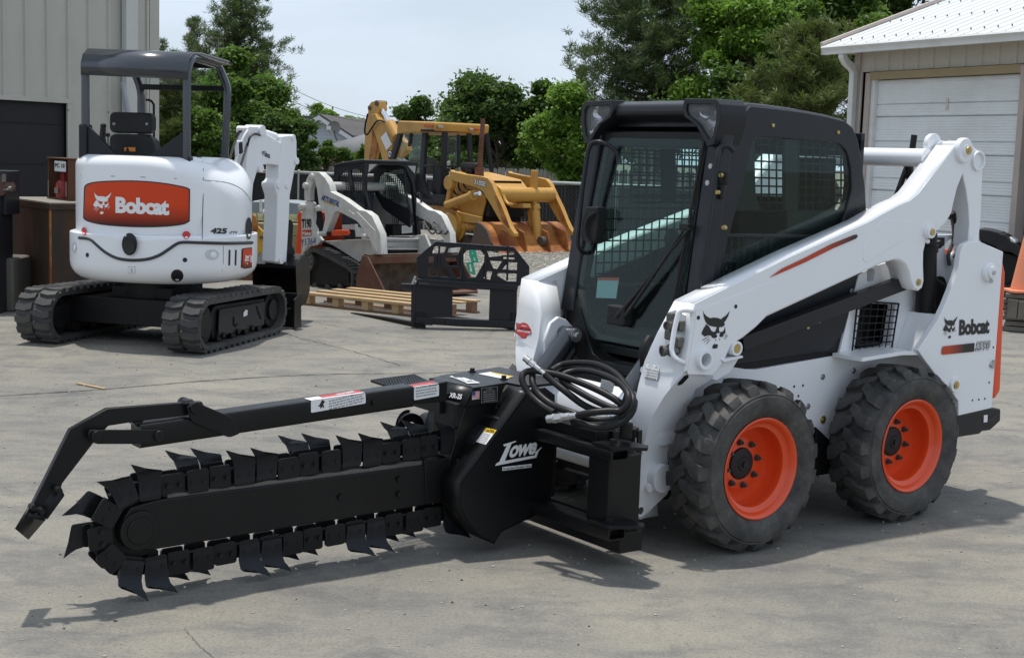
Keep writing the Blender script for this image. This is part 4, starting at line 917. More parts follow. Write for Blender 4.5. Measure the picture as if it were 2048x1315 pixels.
for k in range(NL):
    s = (k + .35) * pitch; p0, p1 = at(s - pitch / 2), at(s + pitch / 2); c = (p0 + p1) / 2; t = (p1 - p0).normalized()
    a = math.atan2(t.z, t.x)
    # outward normal: chain runs counter-clockwise in x-z (far end first), outward = rotate tangent by -90 deg
    Mx = Matrix.Translation(c) @ Matrix.Rotation(-a, 4, 'Y')
    # local +z must point outward
    out = Vector((t.z, 0, -t.x)); zl = (Mx.to_3x3() @ Vector((0, 0, 1)))
    if zl.dot(out) < 0: Mx = Mx @ Matrix.Rotation(math.pi, 4, 'X')
    if c.x < -.02: continue
    lk_ = link('chain_link', lc_me, None, tr); lk_.matrix_local = Mx
    zz = -1 if (Mx.to_3x3() @ Vector((0, 1, 0))).y < 0 else 1
    bd = pat[k % len(pat)]
    for sgn in (1, -1):
        use_l = bd is not None
        sp2 = link('side_plate', lp_me if use_l else sp_me, None, lk_)
        yv = .038 if (k % 2) else .027
        sp2.location = (0, sgn * yv if sgn > 0 else -yv - .010, 0)
    if bd is not None:
        tt = link('cutter_tooth', tm[bd], None, lk_); off = .050 if bd > 0 else -.042
        # keep every cutter leaning toward the far end of the upper run
        tt.location = (0, off, 0); 
        if zz < 0: tt.scale = (1, -1, 1); tt.location = (0, -off, 0)
b = MB(); b.cyl((1.512, -.012, .277), (1.512, .012, .277), .118, .118, 40); sk_ = b.done('nose_sprocket', M['blacksat'], tr, .002)
for i in range(12):
    a = 2 * math.pi * i / 12; b = MB(); b.box(-.018, .018, -.011, .011, .10, .142); o = b.done('sprocket_tooth', M['blacksat'], sk_); o.location = (1.512, 0, .277); o.rotation_euler = (0, a, 0)
# ---- head housing and chain guard
YG = .21
gd_ = T.ys(V_([(275, 850), (730, 235), (760, 205), (870, 190), (935, 240), (935, 700), (900, 1020), (560, 1190), (512, 1270), (455, 1245), (400, 1215), (330, 1130), (275, 1025)]), YG)
b = MB(); b.prism(gd_, 'y', YG, YG - .010); guard = b.done('chain_guard', M['black'], tr, .003, sharp=18)
fl = gd_[:2] + []
flp = [gd_[0], gd_[1], gd_[2]]
b = MB(); d3 = lambda p, Y: (p[0], Y, p[1])
fa = [gd_[12], gd_[0], gd_[1], gd_[2]]
for p, q in zip(fa[:-1], fa[1:]): b.face([d3(p, YG), d3(q, YG), d3(q, YG - .15), d3(p, YG - .15)])
bt_ = gd_[6:13]
for p, q in zip(bt_[:-1], bt_[1:]): b.face([d3(p, YG), d3(q, YG), d3(q, YG - .15), d3(p, YG - .15)])
o_ = b.done('guard_flange', M['black'], guard, sharp=12); sd = o_.modifiers.new('thickness', 'SOLIDIFY'); sd.thickness = .008; sd.offset = -1
for x, y in V_([(548, 345), (278, 708)]):
    p = T.y(x, y, YG - .12); b = MB(); dn = Vector((.8, .1, .6)).normalized(); b.cyl(p, p + dn * .012, .012, .012, 6); b.cyl(p + dn * .012, p + dn * .02, .006, .006, 8); b.done('guard_bolt', M['bare'], guard)
# top box: plate, trapezoid front, side plate
zt = T.y(*V_([(370, 188)])[0], .085).z
top = [T.z(x, y, zt) for x, y in V_([(64, 122), (185, 96), (550, 45), (664, 70), (985, 135), (985, 152), (725, 176), (602, 152), (372, 190), (345, 180)])]
b = MB(); b.prism([(v.x, v.y) for v in top], 'z', zt, zt - .012); hood = b.done('head_cover', M['black'], tr, .003, 2, sharp=18)
xf = T.z(*V_([(372, 190)])[0], zt)
b = MB(); Yk = xf.y
ff = [T.x(x, y, xf.x + .01) for x, y in V_([(60, 125), (372, 190), (350, 200)])]
sdp = T.ys(V_([(372, 190), (602, 153), (560, 240), (542, 288), (312, 322)]), Yk - .004)
b.prism(sdp, 'y', Yk - .004, Yk - .014); b.done('head_side', M['black'], hood, .003)
c3d = lambda x, y, X: T.x(*V_([(x, y)])[0], X)
q0 = Vector((xf.x, Yk, zt - .004)); q1 = T.z(*V_([(70, 128)])[0], zt - .004); q2_ = T.y(*V_([(312, 322)])[0], Yk - .004); q3 = q2_ + (q1 - q0) * .9
b = MB(); b.face([q0, q1, q3, q2_]); o_ = b.done('head_front', M['black'], hood); sd = o_.modifiers.new('thickness', 'SOLIDIFY'); sd.thickness = .01; sd.offset = 0
head_front = (q0, q1, q2_)
# column under the head box
low3 = T.ys(V_([(312, 322), (545, 288), (640, 300), (520, 480), (185, 830), (200, 700)]), Yk - .03)
b = MB(); b.prism(low3, 'y', Yk - .03, Yk - .30); b.done('head_column', M['black'], tr, .006)
b = MB(); b.box(-.45, .06, -.12, .06, .20, .66); b.box(-.45, -.10, -.22, .16, .20, .60); b.done('gear_case', M['blacksat'], tr, .01)
b = MB(); b.cyl((-.1, .12, .46), (-.1, -.28, .46), .10, .10, 28); b.cyl((-.1, -.28, .46), (-.1, -.42, .46), .07, .07, 24); b.done('drive_motor', M['blacksat'], tr, .006)
for x, y in V_([(362, 80), (580, 132)]):
    p = T.z(x, y, zt); b = MB(); b.cyl(p, p + Vector((0, 0, .004)), .020, .020, 16); b.cyl(p, p + Vector((0, 0, .018)), .013, .012, 6); b.done('cover_bolt', M['blacksat'], hood)
# spoil auger behind the chain, step grating
p = T.y(822, 858, -.28); b = MB(); b.ring(p, p - Vector((0, .02, 0)), .075, .035, 36)
for i in range(6):
    a0 = i * .32; a1 = a0 + .32; y0 = p.y - i * .009; y1 = y0 - .009
    b.face([(p.x + .03 * math.cos(a0), y0, p.z + .03 * math.sin(a0)), (p.x + .085 * math.cos(a0), y0, p.z + .085 * math.sin(a0)), (p.x + .085 * math.cos(a1), y1, p.z + .085 * math.sin(a1)), (p.x + .03 * math.cos(a1), y1, p.z + .03 * math.sin(a1))])
b.done('spoil_auger', M['blacksat'], tr)
gq = [T.z(x, y, .72) for x, y in J_([(865, 118), (1110, 86), (1195, 104), (1210, 135), (965, 150)])]
b = MB(); u0, u1, u2, u3 = gq[0], gq[1], gq[3], gq[4]
loopg = [gq[0], gq[1], gq[2], gq[3], gq[4], gq[0]]
for i in range(17): t = i / 16; b.rtube([u0.lerp(u1, t), u3.lerp(u2, t)], .006, .012)
for i in range(6): t = i / 5; b.rtube([u0.lerp(u3, t), u1.lerp(u2, t)], .006, .012)
b.done('step_grating', M['black'], tr)
b = MB(); b.rtube([gq[2] - Vector((0, 0, .03)), gq[2].lerp(gq[3], .9) - Vector((0, 0, .03))], .03, .03); b.box(gq[3].x - .10, gq[3].x + .02, gq[3].y - .15, gq[3].y + .10, .60, .69); b.done('grating_bracket', M['blacksat'], tr)
# ---- crumber bar
YK = .05; wK = .10
aO = T.y(281.5, 849.3, YK); bO = T.y(827.4, 772.4, YK); aL = T.y(281.5, 897, YK); bL = T.y(827.4, 813.7, YK)
b = MB(); b.loft([rnd([(aO.x, YK, aO.z), (aO.x, YK - wK, aO.z), (aL.x, YK - wK, aL.z), (aL.x, YK, aL.z)], .012, 3), rnd([(bO.x, YK, bO.z), (bO.x, YK - wK, bO.z), (bL.x, YK - wK, bL.z), (bL.x, YK, bL.z)], .012, 3)]); bar = b.done('crumber_bar', M['black'], tr)
aO = T.y(780, 783, YK - .008); bO = T.y(896, 762, YK - .008); aL = T.y(780, 812, YK - .008); bL = T.y(893, 803, YK - .008)
b = MB(); b.loft([[(v.x, YK - .008, v.z), (v.x, YK - wK + .008, v.z), (v2.x, YK - wK + .008, v2.z), (v2.x, YK - .008, v2.z)] for v, v2 in ((aO, aL), (bO, bL))]); b.done('inner_bar', M['black'], bar, .006)
p = T.y(*J_([(878, 242)])[0], YK); b = MB(); b.cyl(p, p + Vector((0, .012, 0)), .013, .012, 6); b.done('bar_bolt', M['black'], bar)
ca = T.ys(I_([(160, 785), (370, 364), (565, 255), (985, 222), (1062, 218), (1074, 238), (985, 290), (745, 318), (570, 345), (490, 437), (330, 645), (285, 760), (235, 830)]), YK - .02)
b = MB(); b.prism(ca, 'y', YK - .02, YK - .05); c_ = b.done('crumber_arm', M['black'], tr, .003)
b = MB(); cb = T.ys(rnd(I_([(462, 363), (845, 362), (875, 400), (835, 437), (490, 437), (455, 400)]), 20), YK); b.prism(cb, 'y', YK + .014, YK + .002); b.done('crumber_link', M['black'], tr, .003)
b = MB(); b.prism(T.ys(rnd(I_([(975, 245), (1005, 224), (1045, 226), (1240, 308), (1262, 380), (1200, 405), (1000, 320)]), 8), YK), 'y', YK + .013, YK + .001); b.done('pivot_gusset', M['black'], tr, .003)
b = MB(); b.prism(T.ys(I_([(695, 326), (755, 318), (735, 350), (720, 350)]), YK - .02), 'y', YK - .015, YK - .09); b.done('stop_block', M['black'], tr, .003)
for x, y in I_([(508, 400), (1025, 248), (838, 398)]):
    p = T.y(x, y, YK + .014); b = MB(); b.cyl(p - Vector((0, .12, 0)), p + Vector((0, .012, 0)), .024, .023, 20); b.done('crumber_pin', M['black'], tr, .003)
p = T.y(*I_([(985, 222)])[0], YK - .03); b = MB(); b.cyl(p, p + Vector((0, 0, .012)), .03, .02, 14); b.done('pin_cap', M['black'], tr)
# shoe at the bottom of the crumber
sh = [T.y(x, y, Y_) for (x, y), Y_ in zip(I_([(92, 893), (150, 942), (245, 832), (160, 780)]), (.06, -.10, -.10, .06))]
b = MB(); b.face(sh); o_ = b.done('crumber_shoe', M['blacksat'], c_); sd = o_.modifiers.new('thickness', 'SOLIDIFY'); sd.thickness = .012
sh = [T.y(x, y, Y_) for (x, y), Y_ in zip(I_([(160, 785), (245, 830), (335, 705), (300, 622)]), (.02, .06, .06, .01))]
b = MB(); b.face(sh); o_ = b.done('shoe_plate', M['blacksat'], c_); sd = o_.modifiers.new('thickness', 'SOLIDIFY'); sd.thickness = .014
for x, y in I_([(172, 770), (215, 790), (305, 680)]): p = T.y(x, y, .06); b = MB(); b.cyl(p - Vector((0, .02, 0)), p + Vector((0, .018, 0)), .013, .012, 6); b.done('shoe_bolt', M['blacksat'], c_)
b = MB(); e0 = [T.y(x, y, .05) for x, y in I_([(130, 822), (230, 838), (222, 800), (150, 800)])]; b.face(e0); o_ = b.done('shoe_bracket', M['blacksat'], c_); sd = o_.modifiers.new('thickness', 'SOLIDIFY'); sd.thickness = .016
# ---- side-shift mount frame
XM = -.36
def fx_(x, y, X): return T.x(*B2_([(x, y)])[0], X)
r1 = fx_(765, 380, XM + .10); r2 = fx_(200, 250, XM + .10)
def hbar(z0, z1, x0, x1, y0, y1, nm):
    b = MB(); lo = rnd([(x0, z0), (x1, z0), (x1, z1), (x0, z1)], .008, 2); li = [(x0 + .009, z0 + .009), (x1 - .009, z0 + .009), (x1 - .009, z1 - .009), (x0 + .009, z1 - .009)]
    li = rnd(li, .006, 2)
    L = b.loft([[(x, y1 - .05, z) for x, z in li], [(x, y1, z) for x, z in li], [(x, y1, z) for x, z in lo], [(x, y0, z) for x, z in lo]], cap=False); b.bm.faces.new(L[0]); b.bm.faces.new(L[-1]); return b.done(nm, M['black'], tr, .002)
yP = T.x(1273, 900, XM - .14).y
pu = fx_(880, 355, XM + .04); pd_ = fx_(880, 1120, XM + .04)
yR = T.x(*B2_([(900, 370)])[0], XM + .05).y
zu0 = T.x(*B2_([(765, 490)])[0], XM + .10).z; zu1 = T.x(*B2_([(765, 375)])[0], XM + .10).z
zl0 = T.x(*B2_([(765, 1250)])[0], XM + .10).z; zl1 = T.x(*B2_([(765, 1125)])[0], XM + .10).z
yE = T.x(*B2_([(765, 430)])[0], XM + .10).y
hbar(zu0, zu1, XM, XM + .10, -.55, yE + .0, 'upper_rail'); hbar(max(.012, zl0), zl1, XM, XM + .10, -.55, yE, 'lower_rail')
# back plate against the machine, upright plates
b = MB(); b.box(XM - .16, XM - .135, yE - .10, yP, .06, zu1 + .045); b.done('mount_plate', M['black'], tr, .003)
b = MB(); b.box(XM - .16, XM - .135, -.58, -.36, .06, zu1 + .045); b.done('mount_plate', M['black'], tr, .003)
b = MB(); b.box(XM - .15, XM - .02, -.55, yP - .02, zu1 - .06, zu1 + .045); b.box(XM - .15, XM - .02, -.55, yE - .06, .07, .16); b.done('mount_beam', M['black'], tr, .004)
b = MB(); b.box(XM - .12, XM + .06, yE - .20, yE - .05, zl1 - .01, zu0 + .01); b.done('slide_bracket', M['black'], tr, .012, 3)
b = MB(); b.prism([(XM - .04, yE - .12), (XM + .11, yE - .12), (XM + .11, yE + .005), (XM - .02, yE + .09), (XM - .06, yE + .05)], 'z', zu1 + .002, zu1 + .016); o = b.done('clamp_plate', M['black'], tr, .002); clone(o, tr).location = (0, 0, zl1 - zu1)
for z in (zu1 + .016, zl1 + .016): b = MB(); b.cyl((XM + .05, yE - .05, z), (XM + .05, yE - .05, z + .018), .018, .017, 6); b.done('clamp_bolt', M['black'], tr)
b = MB(); b.cyl((XM - .02, yE - .05, zu1 + .03), (XM - .02, yE - .05, zu1 + .10), .028, .028, 20); b.box(XM - .10, XM + .06, -.35, yE - .15, zu1, zu1 + .05); b.done('hose_guide', M['black'], tr, .006)
# small plate seen between the rails
quad_mark(T, 'x', XM - .12, B2_([(345, 535), (560, 600), (560, 620), (310, 553)]), 'bright_strip', M['zinc'], tr)
# ---- hydraulic hoses coiled on top
def hz(pts, zz, r_=.0145, name='hydraulic_hose'):
    P3 = [T.z(x, y, z) for (x, y), z in zip(pts, zz)]; b = MB(); b.tube(smooth([tuple(v) for v in P3], 6), r_, 10); return b.done(name, M['hose'], tr), P3
def hx(pts, XX, r_=.0145, name='hydraulic_hose'):
    XX = [v - .20 for v in XX]; r_ = r_ * 1.04
    P3 = [T.x(x, y, X) for (x, y), X in zip(pts, XX)]; b = MB(); b.tube(smooth([tuple(v) for v in P3], 6), r_, 10); return b.done(name, M['hose'], tr), P3
o1, h1 = hx(Q_([(345, 725), (420, 790), (520, 870), (640, 960), (760, 1010), (900, 1005), (960, 950), (985, 860), (940, 770), (860, 700), (740, 650), (600, 640), (480, 655), (400, 700)]), [-.02, -.04, -.06, -.10, -.14, -.16, -.17, -.18, -.22, -.25, -.27, -.28, -.26, -.20])
o2, h2 = hx(Q_([(600, 1045), (700, 1025), (830, 1012), (930, 1010), (985, 960), (990, 880), (930, 800), (820, 740), (700, 705), (600, 700), (510, 720), (470, 760)]), [.02, .00, -.05, -.09, -.11, -.13, -.17, -.2, -.22, -.22, -.18, -.14])
o3, h3 = hx(Q_([(420, 1025), (330, 970), (240, 890), (190, 820), (170, 760), (190, 715), (260, 700), (360, 715), (480, 740), (620, 790), (760, 850), (880, 915), (960, 975)]), [.03, .03, .04, .05, .05, .03, .0, -.04, -.07, -.10, -.13, -.15, -.17])
o4, h4 = hx(Q_([(250, 735), (255, 800), (300, 880), (400, 960), (520, 1010), (660, 1060), (800, 1085), (930, 1060), (1010, 1000), (1030, 920), (1000, 850), (960, 800)]), [.0, .02, .02, .01, -.0, -.03, -.07, -.1, -.12, -.14, -.17, -.19])
o5, h5 = hx(Q_([(480, 780), (560, 830), (680, 900), (800, 960), (900, 1000), (980, 1030), (950, 1080), (850, 1115), (700, 1120), (560, 1100)]), [-.08, -.08, -.10, -.12, -.14, -.13, -.10, -.06, -.03, .0])
o6, h6 = hx(Q_([(560, 1085), (640, 1110), (740, 1135), (860, 1130), (970, 1080), (1030, 1000), (1040, 930)]), [.0, .0, -.03, -.06, -.1, -.13, -.15])
def coupler(a, d, nm='hose_coupling', s=1.0):
    d = d.normalized(); b = MB()
    segs = [(0, .04, .015), (.04, .052, .019), (.052, .085, .0185), (.085, .13, .0225), (.13, .142, .0245), (.142, .165, .0215)]
    for s0, s1, r_ in segs: b.cyl(a + d * s0 * s, a + d * s1 * s, r_ * s, r_ * s, 6 if r_ == .0225 else 20)
    b.ring(a + d * .165 * s, a + d * .175 * s, .0215 * s, .012 * s, 20); return b.done(nm, M['zinc'], tr, .001)
c1 = T.x(*Q_([(345, 725)])[0], -.22); c1b = T.x(*Q_([(190, 600)])[0], -.18); coupler(c1, c1b - c1, s=(c1b - c1).length / .175)
c2 = T.x(*Q_([(595, 1045)])[0], -.18); c2b = T.x(*Q_([(372, 1075)])[0], -.14); coupler(c2, c2b - c2, s=(c2b - c2).length / .175)
# ---- decals
lo_m = lambda: flat([[(0, 0), (.82, .10), (.86, .22), (1.0, .42), (.93, .40), (.90, .17), (.78, .13), (.06, .04)], ])
def lowe(face, c, bl, br, tl, par, mat='print_white', off=.003):
    """swash L, the letters owe and the underline"""
    me_ = text_mesh('owe', .035, .12, .92)
    f = {'y': T.y, 'z': T.z}[face]
    q = [Vector(f(a, b_, c + off)) for a, b_ in (bl, br, tl)]
    U, V = q[1] - q[0], q[2] - q[0]
    sub = lambda u, v: q[0] + U * u + V * v
    link('logo_letters', put2d(me_, sub(.27, .25), sub(.86, .25), sub(.30, .80)), M[mat], par)
    Lp = flat([[(.0, .0), (.90, .08), (.93, .35), (1.0, .52), (.97, .52), (.86, .35), (.86, .20), (.20, .16), (.30, .90), (.40, .96), (.38, 1.0), (.12, .92), (.14, .82), (.20, .84), (.08, .16), (.02, .10)]])
    link('logo_swash', put2d(Lp, q[0], q[1], q[2], box=((0, 0), (1, 1))), M[mat], par)
lowe('y', YG, *V_([(520, 730), (835, 680), (540, 575)]), guard)
quad_mark(T, 'y', YG, V_([(570, 738), (773, 716), (771, 740), (570, 764)]), 'slogan_strip', M['print_white'], guard, .003)
mark(T, 'y', YG, text_mesh('Productive Durable Value', .012), *V_([(576, 760), (768, 737), (576, 743)]), 'slogan', M['print_black'], guard, .0042)
lowe('z', zt, *V_([(330, 160), (440, 160), (180, 108)]), hood)
quad_mark(T, 'z', zt, V_([(403, 93), (490, 80), (648, 112), (585, 130)]), 'cover_decal', M['print_white'], hood, .002)
quad_mark(T, 'z', zt, V_([(490, 80), (648, 112), (620, 118), (500, 88)]), 'cover_decal_band', M['print_yellow'], hood, .003)
U0, V0 = (q1 - q0), (q2_ - q0)
nrm = U0.cross(V0).normalized(); nrm = nrm if nrm.x > 0 else -nrm
# model name sits on the sloping front of the head box
def rayplane(px, py, P0, N):
    d = ray(px, py); Pw = T.wor(P0); Nw = T.f * N.x + T.l * N.y + Vector((0, 0, N.z)); t = (Pw - CAM).dot(Nw) / d.dot(Nw); return T.loc(CAM + d * t)
XS = Skin(T, [c for c in hood.children if c.name.startswith('head_front')]); qq = [XS.P(a, c, .014) or rayplane(a, c, q0 + nrm * .018, nrm) for a, c in V_([(214, 264), (303, 279), (219, 229)])]
link('model_lettering', put2d(text_mesh('XR-25', .03, .2), *qq), M['print_white'], hood)
Ys = Yk - .004
quad_mark(T, 'y', Ys, V_([(361, 217), (412, 213), (411, 266), (360, 273)]), 'flag_decal', M['print_white'], hood)
for i in range(6):
    y0 = 219 + i * 8.8; quad_mark(T, 'y', Ys, V_([(362, y0), (411, y0 - 4), (411, y0), (362, y0 + 4)]), 'flag_stripe', M['print_red'], hood, .004)
quad_mark(T, 'y', Ys, V_([(362, 218), (384, 216), (384, 241), (362, 244)]), 'flag_canton', M['print_blue'], hood, .005)
quad_mark(T, 'y', Ys, V_([(425, 190), (538, 180), (536, 285), (424, 296)]), 'name_plate_rim', M['print_grey'], hood)
quad_mark(T, 'y', Ys, V_([(428, 193), (535, 183), (533, 282), (427, 293)]), 'name_plate', M['print_black'], hood, .004)
mark(T, 'y', Ys, text_mesh('LOWE', .02), *V_([(462, 208), (500, 204), (462, 196)]), 'plate_text', M['print_grey'], hood, .005)
mark(T, 'y', Ys, text_mesh('MFG. CO. INC.', .02), *V_([(440, 228), (522, 220), (440, 214)]), 'plate_text', M['print_grey'], hood, .005)
mark(T, 'y', Ys, scribble(4, 1, 2), *V_([(440, 286), (525, 276), (440, 236)]), 'plate_text', M['print_grey'], hood, .005)
for bl, br, tr_, tl, fold in (((622, 825), (731.5, 806), (731, 786), (622, 800), None), ((828, 800), (878, 791), (878, 768), (828, 774), None)):
    quad_mark(T, 'y', YK, rnd([bl, br, tr_, tl], 3), 'danger_decal', M['print_white'], bar)
    mark(T, 'y', YK, scribble(4, 1, 3), (bl[0] + (36 if bl[0] < 700 else 4), bl[1] - 6), (br[0] - 4, br[1] - 4), (tl[0] + (36 if bl[0] < 700 else 4), tl[1] + 1), 'decal_text', M['print_grey'], bar, .004)
    hh = YK
    zt1 = T.y(*tl, YK); zt2 = T.y(*tr_, YK)
me_ = bpy.data.meshes.new('decal'); 
def topq(x0, x1, f0, f1, mat, nm, off):
    # strip on the top face of the bar between photo columns x0 and x1
    p0 = T.y(x0, 849.3 + (x0 - 281.5) * (772.4 - 849.3) / 545.9, YK); p1 = T.y(x1, 849.3 + (x1 - 281.5) * (772.4 - 849.3) / 545.9, YK)
    me_ = bpy.data.meshes.new(nm); me_.from_pydata([(p0.x, YK - f0, p0.z + off), (p1.x, YK - f0, p1.z + off), (p1.x, YK - f1, p1.z + off), (p0.x, YK - f1, p0.z + off)], [], [(0, 1, 2, 3)]); me_.update(); link(nm, me_, M[mat], bar)
    return p0, p1
topq(622, 731, .004, .06, 'print_white', 'danger_decal', .002); a_, c_2 = topq(650, 731, .022, .058, 'print_red', 'danger_band', .0035)
me_ = text_mesh('DANGER', .02); link('danger_lettering', put2d(me_, (a_.x - .05, YK - .028, a_.z + .005), (c_2.x + .03, YK - .028, c_2.z + .005), (a_.x - .05, YK - .052, a_.z + .005)), M['print_white'], bar)
topq(828, 878, .004, .05, 'print_white', 'danger_decal', -.003); topq(830, 878, .016, .05, 'print_red', 'danger_band', -.001)
mark(T, 'y', YK, flat([[(.2, .5), (.5, .9), (.8, .7), (.6, .5), (.75, .1), (.5, .3), (.3, .1)], [(.0, .4), (.2, .3), (.25, .5)]]), (636, 818), (650, 816), (636, 800), 'danger_symbol', M['print_black'], bar, .0045)
quad_mark(T, 'y', YG, V_([(388, 563), (460, 466), (530, 482), (455, 585)]), 'caution_decal', M['print_white'], guard, -.06) if False else None
# caution sticker on the sloping flange
e0 = Vector((gd_[0][0], YG, gd_[0][1])); e1 = Vector((gd_[1][0], YG, gd_[1][1])); fn = (e1 - e0).cross(Vector((0, 1, 0))).normalized(); fn = fn if fn.x > 0 else -fn
def rp(x, y, off): return rayplane(*V_([(x, y)])[0], e0 + fn * off, fn)
for pts_, mt_, of in (([(388, 563), (457, 466), (530, 482), (455, 583)], 'print_white', .004), ([(440, 492), (457, 466), (530, 482), (512, 508)], 'print_yellow', .005)):
    me_ = bpy.data.meshes.new('caution_decal'); me_.from_pydata([tuple(rp(x, y, of)) for x, y in pts_], [], [(0, 1, 2, 3)]); me_.update(); link('caution_decal', me_, M[mt_], guard)
link('caution_lettering', put2d(text_mesh('CAUTION', .03), rp(450, 492, .006), rp(508, 502, .006), rp(460, 474, .006)), M['print_black'], guard)
link('decal_text', put2d(scribble(6, 1, 8), rp(398, 560, .006), rp(452, 574, .006), rp(438, 500, .006)), M['print_grey'], guard)
# ================================================================== MINI EXCAVATOR
X = Fr(-3.25, 12.75, R(76)); Hh = Fr(-3.25, 12.75, R(79))
ex = thing('mini_excavator', 'white compact excavator on rubber tracks with open black canopy and large orange back panel', 'excavator', X.o, R(76))
def to_x(o):                                            # parts of the house are turned 3 degrees on the undercarriage
    o.rotation_euler = (0, 0, R(3)); return o
A_ = zm(0, 60, 3.287); B_ = zm(0, 300, 3.131); Y_ = zm(130, 80, 5.057); Z_ = zm(120, 440, 4.876); N_ = zm(430, 230, 2.924)
# ---- tracks
def belt(name, w, X0, X1, zh, r0, r1, nlug, th=.035, lugh=.03, parent=None, loc=(0, 0, 0), mat='track', zs=None, seed=1):
    """rubber belt round two end rollers, with moulded lugs in two staggered rows"""
    pts = []
    n = 14
    zt_r = 2 * r0; zt_f = 2 * r1
    for i in range(n + 1): a = math.pi / 2 + math.pi * i / n; pts.append((X0 + r0 * math.cos(a), r0 + r0 * math.sin(a)))
    for i in range(n + 1): a = -math.pi / 2 + math.pi * i / n; pts.append((X1 + r1 * math.cos(a), r1 + r1 * math.sin(a)))
    pts.append(pts[0]); L = [0]
    for a, c in zip(pts[:-1], pts[1:]): L.append(L[-1] + math.dist(a, c))
    def at2(s):
        s %= L[-1]
        for i in range(len(pts) - 1):
            if L[i + 1] >= s - 1e-9: t = (s - L[i]) / (L[i + 1] - L[i] + 1e-9); x = pts[i][0] + (pts[i + 1][0] - pts[i][0]) * t; z = pts[i][1] + (pts[i + 1][1] - pts[i][1]) * t; dx_, dz_ = pts[i + 1][0] - pts[i][0], pts[i + 1][1] - pts[i][1]; l = math.hypot(dx_, dz_) + 1e-9; return x, z, dz_ / l, -dx_ / l
    b = MB(); M_ = 96; Lp = []
    for i in range(M_ + 1):
        x, z, nx, nz_ = at2(L[-1] * i / M_)
        # outward normal points away from the belt's middle
        cx, cz = (X0 + X1) / 2, (r0 + r1) / 2
        if (x - cx) * nx * 0 + 1 and ((x - cx) * nx + (z - cz) * nz_) < 0: nx, nz_ = -nx, -nz_
        Lp.append([(x - nx * (lugh), -w / 2, z - nz_ * lugh), (x - nx * lugh, w / 2, z - nz_ * lugh), (x - nx * (lugh + th), w / 2, z - nz_ * (lugh + th)), (x - nx * (lugh + th), -w / 2, z - nz_ * (lugh + th))])
    b.loft(Lp, cap=False)
    rg = random.Random(seed)
    for row in (0, 1):
        for k in range(nlug):
            s = L[-1] * (k + .5 * row) / nlug; hw = L[-1] / nlug * .30; lo = []
            y0, y1 = (-w / 2 + .004, -.012) if row == 0 else (.012, w / 2 - .004)
            ys_ = [y0, y0 * .55 + y1 * .45, y1]; sk = [0, .012, -.008] if row == 0 else [-.008, .012, 0]
            for yv, sv in zip(ys_, sk):
                q = []
                for ds, hh in ((-hw * 1.15, .0), (-hw * .85, lugh), (hw * .85, lugh), (hw * 1.15, .0)):
                    x, z, nx, nz_ = at2(s + ds + sv); cx, cz = (X0 + X1) / 2, (r0 + r1) / 2
                    if ((x - cx) * nx + (z - cz) * nz_) < 0: nx, nz_ = -nx, -nz_
                    hh2 = hh + rg.uniform(-.003, 0); q.append((x - nx * (lugh - hh2 + .001), yv, z - nz_ * (lugh - hh2 + .001)))
                lo.append(q)
            b.loft(lo)
    o = b.done(name, M[mat], parent, sharp=30); o.location = loc; return o
WT = .34
for sgn, cy_ in ((1, .87 - WT / 2), (-1, -.87 + WT / 2)):
    tk = belt('rubber_track', WT, -.70, .72, .48, .245, .235, 38, parent=ex, loc=(0, cy_, 0), seed=4 + sgn)
    out_ = sgn * WT / 2
    b = MB(); b.prism(rnd([(-.50, .10), (.60, .10), (.62, .16), (.60, .36), (-.45, .39), (-.52, .34)], .03), 'y', -.09, .09); fr_ = b.done('track_frame', M['blacksat'], tk, .008)
    b = MB(); b.prism(rnd([(-.44, .12), (.52, .12), (.54, .33), (-.42, .35)], .02), 'y', out_ * .62, out_ * .70); b.done('frame_panel', M['grey'], tk, .004)
    for xx, rr in ((-.70, .175), (.72, .165)): b = MB(); b.cyl((xx, -.10, .24), (xx, .10, .24), rr, rr, 32); b.cyl((xx, -.125, .24), (xx, .125, .24), rr * .6, rr * .55, 24); b.done('drive_wheel', M['blacksat'], tk, .006)
    for i in range(4): b = MB(); b.cyl((-.40 + i * .28, -.11, .115), (-.40 + i * .28, .11, .115), .05, .05, 18); b.done('track_roller', M['blacksat'], tk)
    b = MB(); 
    for i in range(3): b.box(-.38 + i * .3, -.33 + i * .3, out_ * .64, out_ * .80, .10, .14)
    b.done('guide_lugs', M['blacksat'], tk, kind='stuff')
    if sgn < 0:
        me_ = bpy.data.meshes.new('frame_label'); me_.from_pydata([(.06, out_ * .72, .24), (.14, out_ * .72, .245), (.15, out_ * .72, .29), (.10, out_ * .72, .30), (.06, out_ * .72, .275)], [], [(0, 1, 2, 3, 4)]); link('frame_label', me_, M['print_white'], tk)
        b = MB(); b.tube([(.34, out_ * .72, .31), (.44, out_ * .72, .18)], .005, 6); b.tube([(-.14, out_ * .72, .26), (-.14, out_ * .72, .19), (-.10, out_ * .72, .17), (-.07, out_ * .72, .19)], .007, 6); b.done('frame_handle', M['blacksat'], tk)
b = MB(); b.box(-.42, .48, -.62, .62, .16, .40); b.cyl((0, 0, .38), (0, 0, .58), .34, .34, 36); b.box(-.3, .3, -.3, .3, .38, .50); b.done('undercarriage', M['blacksat'], ex, .01)
